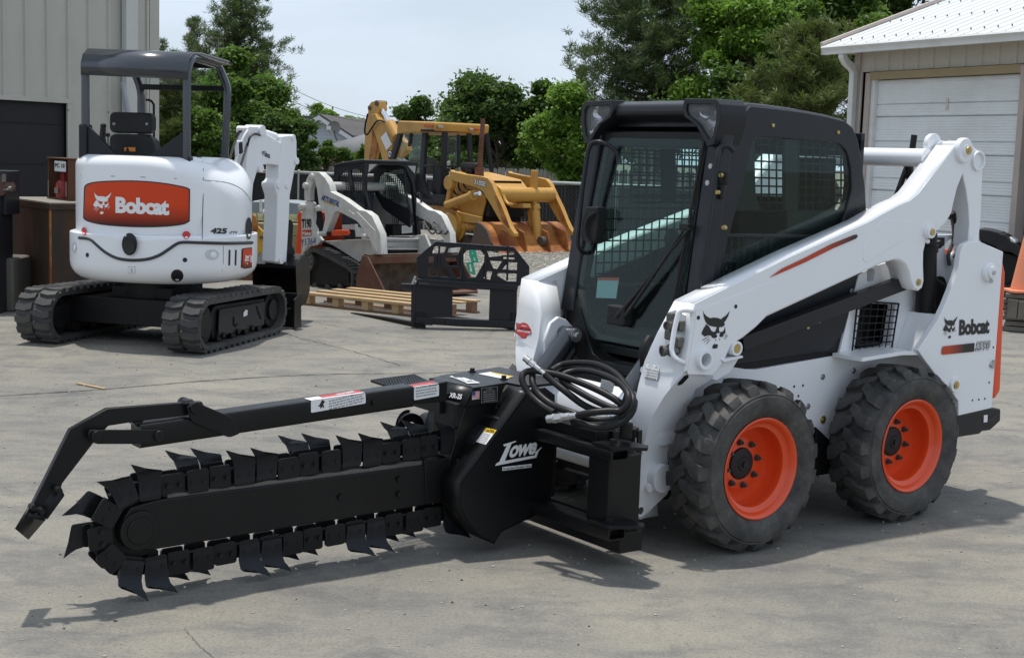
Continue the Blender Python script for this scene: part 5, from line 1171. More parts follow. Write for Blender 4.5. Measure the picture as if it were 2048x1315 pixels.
# blade
b = MB(); pr = [(1.22, .012), (1.26, .012), (1.245, .10), (1.235, .24), (1.25, .355), (1.20, .355), (1.19, .20)]
b.prism(pr, 'y', -.86, .86); b.prism([(1.12, .012), (1.30, .012), (1.28, .36), (1.12, .30)], 'y', -.87, -.855); bl_ = b.done('dozer_blade', M['black'], ex, .003)
b = MB(); b.rtube([(.45, -.25, .25), (1.22, -.25, .2)], .08, .10); b.rtube([(.45, .25, .25), (1.22, .25, .2)], .08, .10); b.done('blade_arm', M['blacksat'], bl_)
b = MB(); b.box(1.19, 1.195, -.80, -.30, .20, .208); b.box(1.16, 1.19, -.62, -.60, .19, .24); b.done('blade_edge', M['zinc'], bl_)
# ---- house (counterweight and hood, one rounded shell)
cyB = -.075
def plan(a, grow=0.0, ex_=2.5):
    c, s_ = math.cos(a), math.sin(a); k = (abs(c) ** ex_ + abs(s_) ** ex_) ** (-1 / ex_)
    x = c * k * (.80 + grow); y = s_ * k * (.765 + grow)
    if x > .45: x = .45 + (x - .45) * .35
    return x, y
def shell(name, z0, z1, grow, rb, rt_of, mat, par, n=96, cap_top=True):
    b = MB(); Lp = []
    for t in range(0, 91, 15):                           # bottom rounding
        u = R(t); Lp.append([(lambda p: (p[0], p[1] + cyB, z0 + rb * (1 - math.sin(u))))(plan(2 * math.pi * i / n, grow - rb * (1 - math.cos(R(90 - (90 - t)))) if False else grow - rb * (1 - math.sin(R(90 - t))))) for i in range(n)])
    Lp = Lp[::-1]
    Lb = []
    for t in range(0, 91, 15):
        u = R(t); Lb.append([(lambda p: (p[0], p[1] + cyB, z0 + rb * (1 - math.cos(u))))(plan(2 * math.pi * i / n, grow - rb * (1 - math.sin(u)))) for i in range(n)])
    Lt = []
    for t in range(0, 91, 10):
        u = R(t); row = []
        for i in range(n):
            a = 2 * math.pi * i / n; r_ = rt_of(a); p = plan(a, grow - r_ * (1 - math.cos(u))); row.append((p[0], p[1] + cyB, z1 - r_ * (1 - math.sin(u))))
        Lt.append(row)
    b.loft(Lb + Lt); return b.done(name, mat, par, sharp=60)
def rt_top(a):
    s_ = max(0.0, -math.sin(a)); return .10 + .34 * s_ ** 3
cwt = to_x(shell('counterweight', .565, .985, .015, .16, lambda a: .012, M['white'], ex))
hood_ = to_x(shell('engine_hood', .90, 1.66, -.035, .02, rt_top, M['white'], ex))
SK = Skin(Hh, [cwt, hood_])
HX = lambda o: to_x(o)
# smile seam
M['seam'] = plain('rubber_seal', (.03, .031, .034), .5)
smile = smooth(Z_([(190, 172), (260, 178), (310, 195), (360, 240), (450, 315), (560, 370), (700, 390), (850, 380), (960, 345), (1050, 290), (1130, 235), (1200, 215), (1380, 220), (1620, 226), (1870, 220)]), 4)
# the white lower edge of the hood reaches down to the seal
HX(SK.sheet(Z_([(205, 150), (700, 150), (1380, 150)]), Z_([(215, 172), (310, 190), (360, 236), (450, 310), (560, 366), (700, 386), (850, 376), (960, 340), (1050, 286), (1130, 230), (1200, 210), (1380, 214)]), 'hood_lip', M['white'], ex, .007, 40, 8))
HX(SK.seam(smile, .014, 'seal', M['seam'], ex, .004))
HX(SK.seam(B_([(1268, 70), (1273, 120), (1274, 180), (1272, 300), (1268, 420), (1266, 560)]), .0035, 'panel_gap', M['print_black'], ex))
HX(SK.seam(B_([(505, 158), (700, 164), (900, 170), (1100, 178), (1270, 184)]), .003, 'panel_gap', M['print_black'], ex))
HX(SK.seam(smooth(B_([(1280, 190), (1400, 200), (1480, 225), (1535, 265), (1570, 320)]), 3), .003, 'panel_gap', M['seam'], ex))
HX(SK.seam(B_([(1398, 600), (1398, 700), (1390, 760), (1375, 830)]), .0025, 'panel_gap', M['seam'], ex))
# orange back panel with rim
tp = smooth(B_([(528, 235), (545, 212), (620, 196), (820, 190), (1000, 202), (1150, 228), (1190, 245)]), 4); bt2 = smooth(B_([(522, 425), (545, 445), (640, 468), (820, 482), (1000, 482), (1140, 468), (1188, 445)]), 4)
HX(SK.sheet(tp, bt2, 'panel_rim', M['print_black'], ex, .004, 40, 8))
tp = smooth(B_([(538, 240), (555, 218), (625, 203), (820, 197), (1000, 209), (1145, 235), (1181, 251)]), 4); bt2 = smooth(B_([(531, 420), (552, 437), (640, 460), (820, 474), (1000, 474), (1135, 460), (1180, 440)]), 4)
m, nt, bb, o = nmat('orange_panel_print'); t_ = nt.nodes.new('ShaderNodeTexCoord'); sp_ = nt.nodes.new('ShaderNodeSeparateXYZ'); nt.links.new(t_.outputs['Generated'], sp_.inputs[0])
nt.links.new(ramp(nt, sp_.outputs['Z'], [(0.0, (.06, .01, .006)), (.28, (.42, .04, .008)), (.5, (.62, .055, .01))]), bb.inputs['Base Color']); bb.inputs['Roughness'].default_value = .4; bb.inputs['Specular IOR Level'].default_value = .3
HX(SK.sheet(tp, bt2, 'orange_panel', m, ex, .007, 40, 8))
HX(SK.mark(cat_mesh(), *B_([(588, 400), (700, 403), (590, 262)]), 'bobcat_emblem', M['print_white'], ex, .010))
HX(SK.mark(text_mesh('Bobcat', .05, 0, .94), *B_([(727, 394), (1060, 409), (727, 292)]), 'bobcat_lettering', M['print_white'], ex, .010))
HX(SK.mark(text_mesh('425', .05, .12), *B_([(1316, 523), (1420, 525), (1318, 487)]), 'model_lettering', M['print_black'], ex))
HX(SK.mark(text_mesh('ZTS', .02, .3), *B_([(1430, 523), (1484, 523), (1432, 508)]), 'model_lettering', M['print_black'], ex))
def disc(cx, cy, rx, ry, nm, mat, off, k=.006, n=20):
    V = [SK.P(cx + rx * math.cos(2 * math.pi * i / n), cy + ry * math.sin(2 * math.pi * i / n), off) for i in range(n)]; c, N = SK.hit(cx, cy, off + k)
    if None in V or c is None: return None
    me_ = bpy.data.meshes.new(nm); me_.from_pydata([tuple(v) for v in V] + [tuple(c)], [], [(i, (i + 1) % n, n) for i in range(n)]); me_.polygons.foreach_set('use_smooth', [True] * n); return HX(link(nm, me_, mat, ex))
zz_ = lambda x, y: Z_([(x, y)])[0]
for (x, y, rx, ry, nm, mt, of, k) in ((243, 108, 4.6, 7.8, 'red_reflector', 'print_red', .012, .006), (1230, 145, 7.8, 7.8, 'red_reflector', 'print_red', .014, .006), (697, 232, 15, 22.5, 'hood_latch', 'plastic', .040, .010), (697, 260, 11, 14, 'latch_pocket', 'print_black', .052, -.004),
    (1835, 80, 6, 22, 'side_latch', 'plastic', .010, .006), (268, 340, 3.2, 4.6, 'bolt_recess', 'print_black', .003, 0), (1218, 388, 4.6, 4.6, 'bolt_recess', 'print_black', .003, 0), (1142, 540, 12.4, 12.4, 'exhaust_opening', 'print_black', .004, 0)):
    p = zz_(x, y); disc(p[0], p[1], rx, ry, nm, M[mt], of, k)
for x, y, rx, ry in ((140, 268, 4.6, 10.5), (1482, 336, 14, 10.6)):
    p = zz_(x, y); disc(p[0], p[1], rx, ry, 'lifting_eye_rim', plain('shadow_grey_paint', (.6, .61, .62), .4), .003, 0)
    p = zz_(x + 10, y + 4); disc(p[0], p[1], rx * .45, ry * .6, 'lifting_eye', M['white'], .006, .01)
c, N = SK.hit(*zz_(1142, 540)); b = MB(); b.ring(c - N * .05, c + N * .012, .030, .022); b.ring(c - N * .05, c + N * .0, .016, .010); HX(b.done('exhaust_outlet', M['grey'], ex))
for x in (1652, 1713): a_ = zz_(x, 290); c_ = zz_(x - 4, 440); HX(SK.seam([a_, ((a_[0] + c_[0]) / 2, (a_[1] + c_[1]) / 2), c_], .011, 'vent_slot', M['print_black'], ex))
HX(SK.sheet(Z_([(1770, 280), (1800, 272), (1868, 266)]), Z_([(1762, 460), (1790, 472), (1866, 462)]), 'side_panel_rim', M['print_black'], ex, .005, 8, 6))
HX(SK.sheet(Z_([(1777, 286), (1803, 280), (1866, 274)]), Z_([(1770, 452), (1793, 464), (1864, 455)]), 'side_panel', m, ex, .008, 8, 6))
HX(SK.mark(cat_mesh(), *Z_([(1790, 430), (1842, 428), (1790, 330)]), 'bobcat_emblem', M['print_white'], ex, .011))
HX(SK.mark(text_mesh('B', .05), *Z_([(1846, 410), (1864, 408), (1846, 345)]), 'side_lettering', M['print_white'], ex, .011))
HX(SK.sheet(Z_([(665, 452), (734, 454)]), Z_([(665, 518), (733, 519)]), 'serial_label', M['print_grey'], ex, .003, 3, 3)); HX(SK.sheet(Z_([(668, 455), (731, 457)]), Z_([(668, 515), (730, 516)]), 'serial_label', M['white'], ex, .004, 3, 3)); HX(SK.mark(text_mesh('S', .02, 0), *Z_([(690, 505), (712, 505), (690, 470)]), 'label_text', M['print_grey'], ex, .005))
# ---- canopy
yl, yr, xr_, xf_ = .445, -.50, -.50, .50
zb_ = 1.58
def post(pts, w=.072, nm='canopy_post'): b = MB(); b.tube(smooth(rnd(pts, .07, 5, False), 1), w / 2, 12); return HX(b.done(nm, M['canopy'], ex))
post([(xr_, yl, zb_), (xr_, yl, 2.42), (xr_ + .10, yl, 2.54), (xf_, .50, 2.49), (xf_, .41, 2.27), (xf_, .40, 1.4)])
post([(xr_, yr, zb_), (xr_, yr, 2.40), (xr_ + .10, yr, 2.52), (xf_, -.36, 2.51), (xf_, -.455, 2.30), (xf_, -.42, 1.45)])
cs = [(xr_ - .045, 2.34), (xr_ - .045, 2.44), (xr_ - .01, 2.52), (xr_ + .08, 2.575), (xr_ + .25, 2.59), (.35, 2.565), (.46, 2.545)]
b = MB(); b.loft([[(x, yl + .02, z) for x, z in cs], [(x, yr - .02, z - .02) for x, z in cs]], cap=False, closed=False); o_ = HX(b.done('canopy_roof', M['canopy'], ex, sharp=60)); sd = o_.modifiers.new('t', 'SOLIDIFY'); sd.thickness = .02
b = MB(); b.box(xf_ - .03, xf_ + .03, -.36, .48, 2.48, 2.53); b.box(xf_ - .03, xf_ + .03, -.45, .42, 2.27, 2.32); HX(b.done('front_bar', M['blacksat'], ex, .005))
b = MB(); b.face([(xf_, -.36, 2.48), (xf_, .48, 2.48), (xf_, .42, 2.32), (xf_, -.45, 2.32)]); HX(b.done('visor_glass', M['glass2'], ex))
for (y0, y1) in ((yl, yl - .30), (yr, yr + .34)):
    b = MB(); b.prism([(y0, 1.93 if y0 > 0 else 1.90), (y1, 1.66), (y1, 1.60), (y0, 1.60)], 'x', xr_ - .02, xr_ + .02); HX(b.done('corner_gusset', M['grey'], ex, .004))
b = MB(); b.box(xr_ - .03, xr_ + .05, yr - .04, yl + .05, 1.58, 1.67); HX(b.done('rear_crossbar', M['grey'], ex, .01))
b = MB(); b.box(xr_ - .05, xr_ + .08, yl - .03, yl + .045, 1.4, 1.92); HX(b.done('corner_column', M['grey'], ex, .02, 3))
pts = [Hh.x(x, y, .45) for x, y in Y_([(820, 605), (870, 612), (898, 650), (900, 1000)])]; b = MB(); b.tube(smooth(rnd([tuple(p) for p in pts], .03, 3, False), 2), .011, 8); HX(b.done('grab_handle', M['blacksat'], ex))
st = [Hh.x(x, y, -.12) for x, y in Y_([(460, 740), (880, 740), (880, 945), (460, 945)])]
def cush(pp, x0, x1, z0, z1, nm, rr=.05):
    ya, yb_ = pp; b = MB(); b.prism(rnd([(ya, z0), (yb_, z0), (yb_, z1), (ya, z1)], rr, 5), 'x', x0, x1); return HX(b.done(nm, M['plastic'], ex, .02, 3))
sl_ = lambda x, y, X=-.12: Hh.x(*Y_([(x, y)])[0], X)
cush((sl_(455, 840).y, sl_(885, 840).y), -.14, -.03, sl_(670, 945).z, sl_(670, 732).z, 'headrest', .06)
b = MB(); q = [sl_(x, y) for x, y in Y_([(0, 0)])] if False else [sl_(455, 1140), sl_(470, 970), sl_(520, 950), sl_(830, 955), sl_(905, 1010), sl_(940, 1150)]
b.prism([(v.y, v.z) for v in q] + [(q[-1].y, 1.45), (q[0].y, 1.45)], 'x', -.16, -.02); HX(b.done('seat_back', M['plastic'], ex, .02, 3))
b = MB(); b.box(-.05, .4, -.22, .26, 1.42, 1.56); HX(b.done('seat_cushion', M['plastic'], ex, .03, 3))
for x, y in ((497, 848), (828, 850)): p = sl_(x, y, -.14); b = MB(); b.cyl(p, p - Vector((.008, 0, 0)), .014, .013, 12); HX(b.done('headrest_stud', M['print_grey'], ex))
me_ = bpy.data.meshes.new('seat_label'); me_.from_pydata([tuple(sl_(x, y, -.166)) for x, y in ((600, 1085), (712, 1085), (712, 1128), (602, 1126))], [], [(0, 1, 2, 3)]); HX(link('seat_label', me_, plain('amber_print', (.65, .22, .02), .5), ex))
p = sl_(632, 1105, -.168); b = MB(); b.face([p + Vector((0, .02, -.018)), p + Vector((0, -.02, -.018)), p + Vector((0, 0, .022))]); HX(b.done('label_symbol', M['print_black'], ex))
lv = [Hh.x(x, y, .12) for x, y in Y_([(385, 1130), (378, 1000), (385, 900), (388, 870)])]; b = MB(); b.tube([tuple(v) for v in lv], [.05, .03, .026, .022], 10); b.sphere(lv[-1], .028); HX(b.done('control_lever', M['plastic'], ex))
b = MB(); p = Hh.x(*Y_([(435, 960)])[0], .2); b.sphere(p, .022); b.tube([p, p + Vector((0, 0, -.14))], .006, 6); b.box(p.x - .25, p.x + .1, p.y - .02, p.y + .16, 1.45, 1.72); HX(b.done('side_console', M['plastic'], ex, .01))
b = MB(); b.box(-.1, .75, -.55, .5, 1.0, 1.45); HX(b.done('cab_floor', M['blacksat'], ex, .02))
b = MB(); p = Hh.x(*Y_([(1358, 1200)])[0], .1); b.cyl(p - Vector((0, 0, .06)), p + Vector((0, 0, .03)), .022, .022, 12); HX(b.done('filler_cap', M['plastic'], ex))
# ---- boom, dipper, bucket
_bo = (-2.55, 13.9); Bm = Fr(_bo[0], _bo[1], R(63))
def inB(name, b, mat, bevel=.005, par=None, **k):
    o = b.done(name, M[mat], par or ex, bevel, **k)
    if par is None:
        o.rotation_euler = (0, 0, R(63 - 76)); q = X.loc(Bm.o); o.location = (q.x, q.y, 0)
    return o
def bys(p, Y): return Bm.ys(p, Y)
hw_ = .075
bm_o = bys(N_([(155, 75), (165, 63), (200, 66), (235, 62), (262, 80), (268, 110), (440, 215), (446, 270), (420, 300), (350, 296), (272, 285), (225, 295), (212, 325), (190, 400), (175, 560), (120, 560), (138, 420), (150, 250), (160, 170)]), 0)
boomx = inB('boom', MB().prism(bm_o, 'y', -hw_, hw_), 'white', .012, seg=3)
# dipper arm
dp = bys(N_([(350, 150), (352, 122), (400, 115), (432, 118), (440, 150), (440, 230), (446, 268), (430, 310), (400, 470), (395, 600), (380, 860), (312, 858), (325, 560), (326, 470), (312, 425), (315, 395), (332, 370), (335, 300), (350, 230)]), 0)
dip = inB('dipper_arm', MB().prism(dp, 'y', -.085, .085), 'white', .015, seg=3)
for x, y, r_ in ((435, 268, .035), (330, 408, .035), (232, 88, .05), (415, 130, .03), (345, 845, .04), (225, 310, .04), (380, 410, .03)):
    p = Bm.y(*N_([(x, y)])[0], 0); b = MB(); b.cyl(p + Vector((0, -.10, 0)), p + Vector((0, .10, 0)), r_, r_, 18); inB('arm_pin', b, 'white', .004)
a = Bm.y(*N_([(250, 95)])[0], 0); c = Bm.y(*N_([(350, 128)])[0], 0); b = MB(); b.cyl(a, c, .042, .042, 20); cyx = inB('dipper_cylinder', b, 'white', .003)
d = Bm.y(*N_([(420, 132)])[0], 0); b = MB(); b.cyl(c, d, .02, .02, 14); inB('cylinder_rod', b, 'chrome', 0)
a = a + Vector((0, 0, .03)); b = MB(); b.cyl(a.lerp(c, .1), c + Vector((0, 0, -.01)), .030, .030, 16); inB('hydraulic_pipe', b, 'plastic', 0)
for k in range(4):
    pts = [Bm.y(x + k * 13 - 4, y, -.10 + .02 * k) for x, y in N_([(85, 300), (100, 250), (118, 190), (140, 130), (165, 90)])]; b = MB(); b.tube(smooth([tuple(v) for v in pts], 4), .012, 8); inB('steel_line', b, 'white' if k % 2 else 'bare', 0)
pts = [Bm.y(x, y, -.10) for x, y in N_([(190, 180), (205, 130), (235, 110), (262, 120)])]; b = MB(); b.tube(smooth([tuple(v) for v in pts], 4), .010, 8); inB('boom_hose', b, 'hose', 0)
pts = [Bm.y(x, y, -.10) for x, y in N_([(120, 130), (135, 100), (155, 95)])]; b = MB(); b.tube(smooth([tuple(v) for v in pts], 4), .012, 8); inB('boom_hose', b, 'hose', 0)
for (pp) in ([(430, 290), (450, 350), (447, 440), (430, 490), (415, 480)], [(425, 240), (440, 260), (438, 285)], [(410, 500), (412, 560), (405, 620)]):
    pts = [Bm.y(x, y, -.03) for x, y in N_(pp)]; b = MB(); b.tube(smooth([tuple(v) for v in pts], 4), .012, 8); inB('arm_hose', b, 'hose', 0)
b = MB(); b.prism(bys(rnd(N_([(82, 150), (115, 145), (122, 225), (85, 240)]), 3), 0), 'y', -.10, -.06); inB('work_light', b, 'white', .008)
b = MB(); b.prism(bys(rnd(N_([(90, 160), (108, 156), (112, 220), (92, 228)]), 2), 0), 'y', -.108, -.10); inB('light_lens', b, 'plastic', 0)
pl_ = bys(N_([(400, 640), (420, 610), (432, 640), (425, 760), (440, 790), (445, 870), (390, 880), (385, 800)]), 0); b = MB(); b.prism(pl_, 'y', -.06, .04); inB('bucket_linkage', b, 'black', .008)
a = Bm.y(*N_([(415, 560)])[0], 0); c = Bm.y(*N_([(405, 700)])[0], 0); b = MB(); b.cyl(a, c, .03, .03, 14); inB('bucket_cylinder', b, 'blacksat', 0)
me_ = text_mesh('Bobcat', .03); q = [Bm.y(x, y, -hw_ - .003) for x, y in N_([(290, 242), (322, 256), (290, 208)])]; 
b_ = boomx
link('boom_lettering', put2d(me_, *q), M['print_black'], b_); q = [Bm.y(x, y, -hw_ - .003) for x, y in N_([(275, 238), (288, 243), (275, 204)])]; link('boom_emblem', put2d(cat_mesh(), *q), M['print_black'], b_)
# bucket: open shell seen from its mouth side
Bk = Fr(-2.42, 14.25, R(80))
def inK(name, b, mat, bevel=.004, **k):
    o = b.done(name, M[mat], ex, bevel, **k); o.rotation_euler = (0, 0, R(80 - 76)); q = X.loc(Bk.o); o.location = (q.x, q.y, 0); return o
kk = lambda x, y, X_=0: Bk.x(*N_([(x, y)])[0], X_)
zt_, zb2 = kk(380, 870).z, kk(380, 1085).z; y0, y1 = kk(245, 900).y, kk(525, 900, .2).y
prof = [(-.12, zt_), (.10, zt_ + .10), (.26, zt_ + .06), (.34, zt_ - .10), (.34, zt_ - .30), (.22, zb2 - .04), (.02, zb2 - .06), (-.06, zb2 - .03)]
ip = [(-.10, zt_ - .02), (.10, zt_ + .07), (.235, zt_ + .03), (.31, zt_ - .11), (.31, zt_ - .29), (.21, zb2 - .01), (.02, zb2 - .03), (-.06, zb2 - .01)]
b = MB(); b.prism(prof + ip[::-1], 'y', y0, y1); bk = inK('bucket', b, 'black')
b = MB(); b.prism(prof, 'y', y1 - .012, y1); b.prism(prof, 'y', y0, y0 + .012); b.box(-.14, -.10, y0, y1, zt_ - .03, zt_ + .005); inK('bucket_sides', b, 'black')
b = MB(); b.box(.0, .3, (y0 + y1) / 2 - .08, (y0 + y1) / 2 + .08, zt_ + .03, zt_ + .16); inK('bucket_hanger', b, 'black', .02)
# ================================================================== LEFT METAL BUILDING
M['tan'] = paint('tan_metal_siding', (0.45, 0.44, 0.385), 0.5, dirt=(0.2, 0.185, 0.15), amt=0.35, coat=0, scale=0.8)
M['darkdoor'] = paint('dark_door', (0.017, 0.018, 0.021), 0.55, dirt=(0.03, 0.03, 0.03), amt=0.4, coat=0)
L = Fr(-6.95, 18.7, R(53))
bl = thing('metal_building', 'tan ribbed metal building with dark sliding door behind the white excavator', 'building', L.o, L.yaw)
xe = L.y(316, 150, 0).x; xd = L.y(134, 300, 0).x; zd = L.y(134, 207, 0).z
rib = .335
def panel_mesh(w, h, d=.028, name='wall_panel'):
    b = MB(); pr = [(0, 0), (w * .30, 0), (w * .34, -.010), (w * .40, -.010), (w * .44, 0), (w - .055, 0), (w - .045, -d), (w - .008, -d), (w, 0)]
    pr = [(0, 0), (w - .060, 0), (w - .048, -d), (w - .012, -d), (w, 0)]
    b.prism([(x, y) for x, y in pr] + [(w, .01), (0, .01)], 'z', 0, h); return b.mesh(name, 30)
pm = panel_mesh(rib, 4.4); pm.materials.append(M['tan']); pu_ = panel_mesh(rib, 7.0 - zd); pu_.materials.append(M['tan'])
x = xe - .17; k = 0
while x - rib > -5.5:
    x -= rib
    if x >= xd + .02:
        o = link('wall_panel', pm, None, bl); o.location = (x, 0, 0); o = link('wall_panel', pm, None, bl); o.location = (x, 0, 4.402)
    else:
        o = link('wall_panel', pu_, None, bl); o.location = (x, 0, zd + .06)
b = MB(); b.box(xe - .17, xe, -.03, .03, 0, 8.8); b.box(xe - .03, xe, 0, 9, 0, 8.8); b.done('corner_trim', M['tan'], bl, .004)
b = MB(); b.box(xd - .01, xd + .05, -.035, .0, 0, zd + .06); b.box(-5.5, xd + .05, -.04, .0, zd, zd + .062); b.done('door_trim', M['tan'], bl, .003)
b = MB(); b.box(-5.5, xd - .01, .05, .09, .02, zd); b.done('sliding_door', M['darkdoor'], bl)
for i in range(5): b = MB(); b.box(-5.5, xd - .012, .035, .05, .35 + i * .55, .37 + i * .55); b.done('door_rib', M['darkdoor'], bl)
dp_ = L.y(253, 60, 0).x
b = MB(); b.box(dp_ - .11, dp_ + .10, -.14, -.03, 0, 8.8); b.done('downspout', paint('pale_downspout', (.52, .53, .5), .4, coat=0, dirt=(.3, .29, .25)), bl, .01, 3)
b = MB(); a = L.y(245, 165, -.2); c = L.y(262, 305, -.2); b.tube([a, a.lerp(c, .5) + Vector((.04, 0, 0)), c], .035, 10); b.done('conduit', paint('grey_conduit', (.36, .38, .42), .4, coat=0), bl)
b = MB(); 
for z in (2.2, 4.35, 6.4):
    for xx in np.arange(xe - .2 - rib * 14, xe - .15, rib):
        if xx < xd and z < zd: continue
        b.cyl((xx - .03, -.03, z), (xx - .03, -.045, z), .012, .010, 6)
b.done('siding_screws', M['bare'], bl, kind='stuff')
b = MB(); b.box(-5.5, xe, .1, 9, 0, 8.7); b.done('building_core', M['darkdoor'], bl)

# ================================================================== RIGHT BUILDING WITH GARAGE DOOR
M['wall2'] = paint('beige_metal_siding', (0.56, 0.535, 0.475), 0.5, dirt=(0.26, 0.23, 0.18), amt=0.5, coat=0, scale=1.0)
M['door2'] = paint('white_garage_door', (0.76, 0.79, 0.80), 0.4, dirt=(0.4, 0.39, 0.34), amt=0.35, coat=0, scale=1.2)
M['brown_trim'] = paint('brown_trim', (0.46, 0.39, 0.355), 0.5, coat=0)
M['gutter'] = paint('white_gutter', (0.70, 0.71, 0.70), 0.4, dirt=(0.35, 0.33, 0.28), amt=0.4, coat=0)
M['roofmetal'] = paint('white_metal_roof', (0.68, 0.70, 0.70), 0.35, dirt=(0.4, 0.38, 0.34), amt=0.3, coat=0)
R_ = zm(1640, 60, 3.13); K_ = zm(1600, 0, 4.384)
GR = Fr(5.45, 20.7, R(-62))
br = thing('garage_building', 'white roofed metal garage with large ribbed overhead door behind the skid steer', 'building', GR.o, GR.yaw)
g = lambda x, y, Y=0: GR.y(*R_([(x, y)])[0], Y)
x0c, xj0, xj1 = g(230, 250).x, g(345, 400).x, g(1262, 400).x
ztop = g(345, 312).z; zea = g(240, 120).z
XR = xj1 + 2.2
pw = .30; pm2 = panel_mesh(pw, zea - ztop - .12, .022); pm2.materials.append(M['wall2']); pf2 = panel_mesh(pw, zea, .022); pf2.materials.append(M['wall2'])
# wall faces the camera on its -Y side here
x = x0c + .10
while x < XR:
    full = (x + pw < xj0 - .30) or x > xj1 + .28
    o = link('wall_panel', pf2 if full else pm2, None, br); o.location = (x, 0, 0 if full else ztop + .12); x += pw
b = MB(); b.box(x0c + .10, xj0 - .30, -.004, .02, 0, ztop + .12); b.done('jamb_panel', M['wall2'], br)
b = MB(); b.box(x0c - .02, x0c + .10, -.035, .04, 0, zea); b.box(x0c - .02, x0c, 0, 8, 0, zea); b.done('corner_trim', M['brown_trim'], br, .004)
xa = g(292, 400).x; xb = g(322, 400).x
b = MB(); b.box(xa, xb, -.04, .14, 0, ztop + .10); b.done('door_jamb', M['brown_trim'], br, .003)
b = MB(); b.box(xb, xj0, -.01, .12, 0, ztop + .03); b.done('door_stop', M['gutter'], br, .003)
b = MB(); b.box(xj1, xj1 + .10, -.05, .14, 0, ztop + .10); b.done('door_jamb', M['brown_trim'], br, .003)
b = MB(); b.box(xb, xj1, -.05, .12, ztop, ztop + .11); b.done('door_header', paint('ochre_header', (.36, .28, .16), .6, coat=0), br, .003)
SH = .537; nsec = int(math.ceil(ztop / SH))
def sec_mesh():
    b = MB(); W_d = xj1 - xj0; pr = []; z = 0
    def ribs(z0, z1, n):
        out = []
        for i in range(n):
            a = z0 + (z1 - z0) * i / n; c = z0 + (z1 - z0) * (i + 1) / n; out += [(.060, a), (.055, a + (c - a) * .3), (.055, a + (c - a) * .7), (.060, c)]
        return out
    pr = [(.085, .0), (.085, .006), (.052, .010)] + ribs(.012, .172, 4) + [(.052, .175), (.070, .178), (.070, .184), (.052, .188)] + ribs(.19, .525, 9) + [(.052, .528), (.085, .533), (.085, SH - .0005)]
    b.prism([(y, z) for y, z in pr] + [(.11, SH - .0005), (.11, 0)], 'x', xj0 + .002, xj1 - .002); return b.mesh('door_section', 30)
sm_ = sec_mesh(); sm_.materials.append(M['door2'])
for i in range(nsec): o = link('door_section', sm_, None, br); o.location = (0, 0, ztop - (i + 1) * SH - .005)
b = MB(); b.box(g(775, 420).x, g(790, 420).x, .045, .051, g(780, 500).z, g(780, 425).z); b.done('rust_streak', plain('rust_stain', (.62, .54, .46), .6), br)
# eave, gutter, roof
xl = GR.y(1650, 95, -.45).x; ze = GR.y(1650, 97, -.45).z
b = MB(); gp_ = [(-.50, ze - .10), (-.44, ze - .10), (-.36, ze - .02), (-.36, ze + .03), (-.52, ze + .03), (-.54, ze - .0), (-.515, ze - .03), (-.50, ze - .05)]
b.prism(gp_, 'x', xl, XR + .5); b.done('gutter', M['gutter'], br, .004)
b = MB(); b.box(xl + .05, XR, -.40, .0, ze - .06, ze - .04); b.done('soffit', M['wall2'], br)
pitch_r = .36
nrf = 26; rw = (XR + .5 - xl) / nrf
def roof_mesh():
    b = MB(); Lr = 7.0; Z0 = ze + .035; Lp = []
    pr = [(0, 0), (rw * .62, 0), (rw * .70, .010), (rw * .78, .0), (rw * .84, .0), (rw * .90, .016), (rw * .96, .016), (rw, 0)]
    lo = lambda t: [(x_, -.48 + Lr * t, Z0 + Lr * t * pitch_r + h) for x_, h in pr] + [(rw, -.48 + Lr * t, Z0 + Lr * t * pitch_r - .004), (0, -.48 + Lr * t, Z0 + Lr * t * pitch_r - .004)]
    b.loft([lo(0), lo(1)]); return b.mesh('roof_sheet', 30)
rm_ = roof_mesh(); rm_.materials.append(M['roofmetal'])
for i in range(nrf): o = link('roof_sheet', rm_, None, br); o.location = (xl + i * rw, 0, 0)
b = MB(); b.prism([(-.50, ze + .035), (6.5, ze + .035 + 7 * pitch_r), (6.5, ze + .11 + 7 * pitch_r), (-.50, ze + .085)], 'x', xl - .06, xl + .0); b.prism([(-.50, ze + .02), (6.5, ze + .02 + 7 * pitch_r), (6.5, ze - .12 + 7 * pitch_r), (-.50, ze - .10)], 'x', xl - .03, xl + .02); b.done('rake_trim', M['brown_trim'], br, .004)
b = MB()
for i in range(nrf):
    for j in range(7): yy = -.3 + j * .95; b.cyl((xl + i * rw + rw * .70, yy, ze + .05 + (yy + .48) * pitch_r), (xl + i * rw + rw * .70, yy, ze + .075 + (yy + .48) * pitch_r), .012, .009, 6)
b.done('roof_screws', M['bare'], br, kind='stuff')
ds = [GR.y(x, y, Y) for (x, y), Y in zip(K_([(378, 435), (375, 500), (400, 545), (450, 590), (470, 640), (455, 1100)]), (-.42, -.42, -.35, -.16, -.10, -.10))]
ds[-1] = Vector((ds[-1].x, ds[-1].y, .1))
b = MB(); b.rtube([tuple(v) for v in ds], .115, .09, (1, .2, 0)); b.done('downspout', M['gutter'], br, .015, 3)
b = MB(); b.box(x0c, XR, .12, 8, 0, zea); b.done('building_core', M['darkdoor'], br)

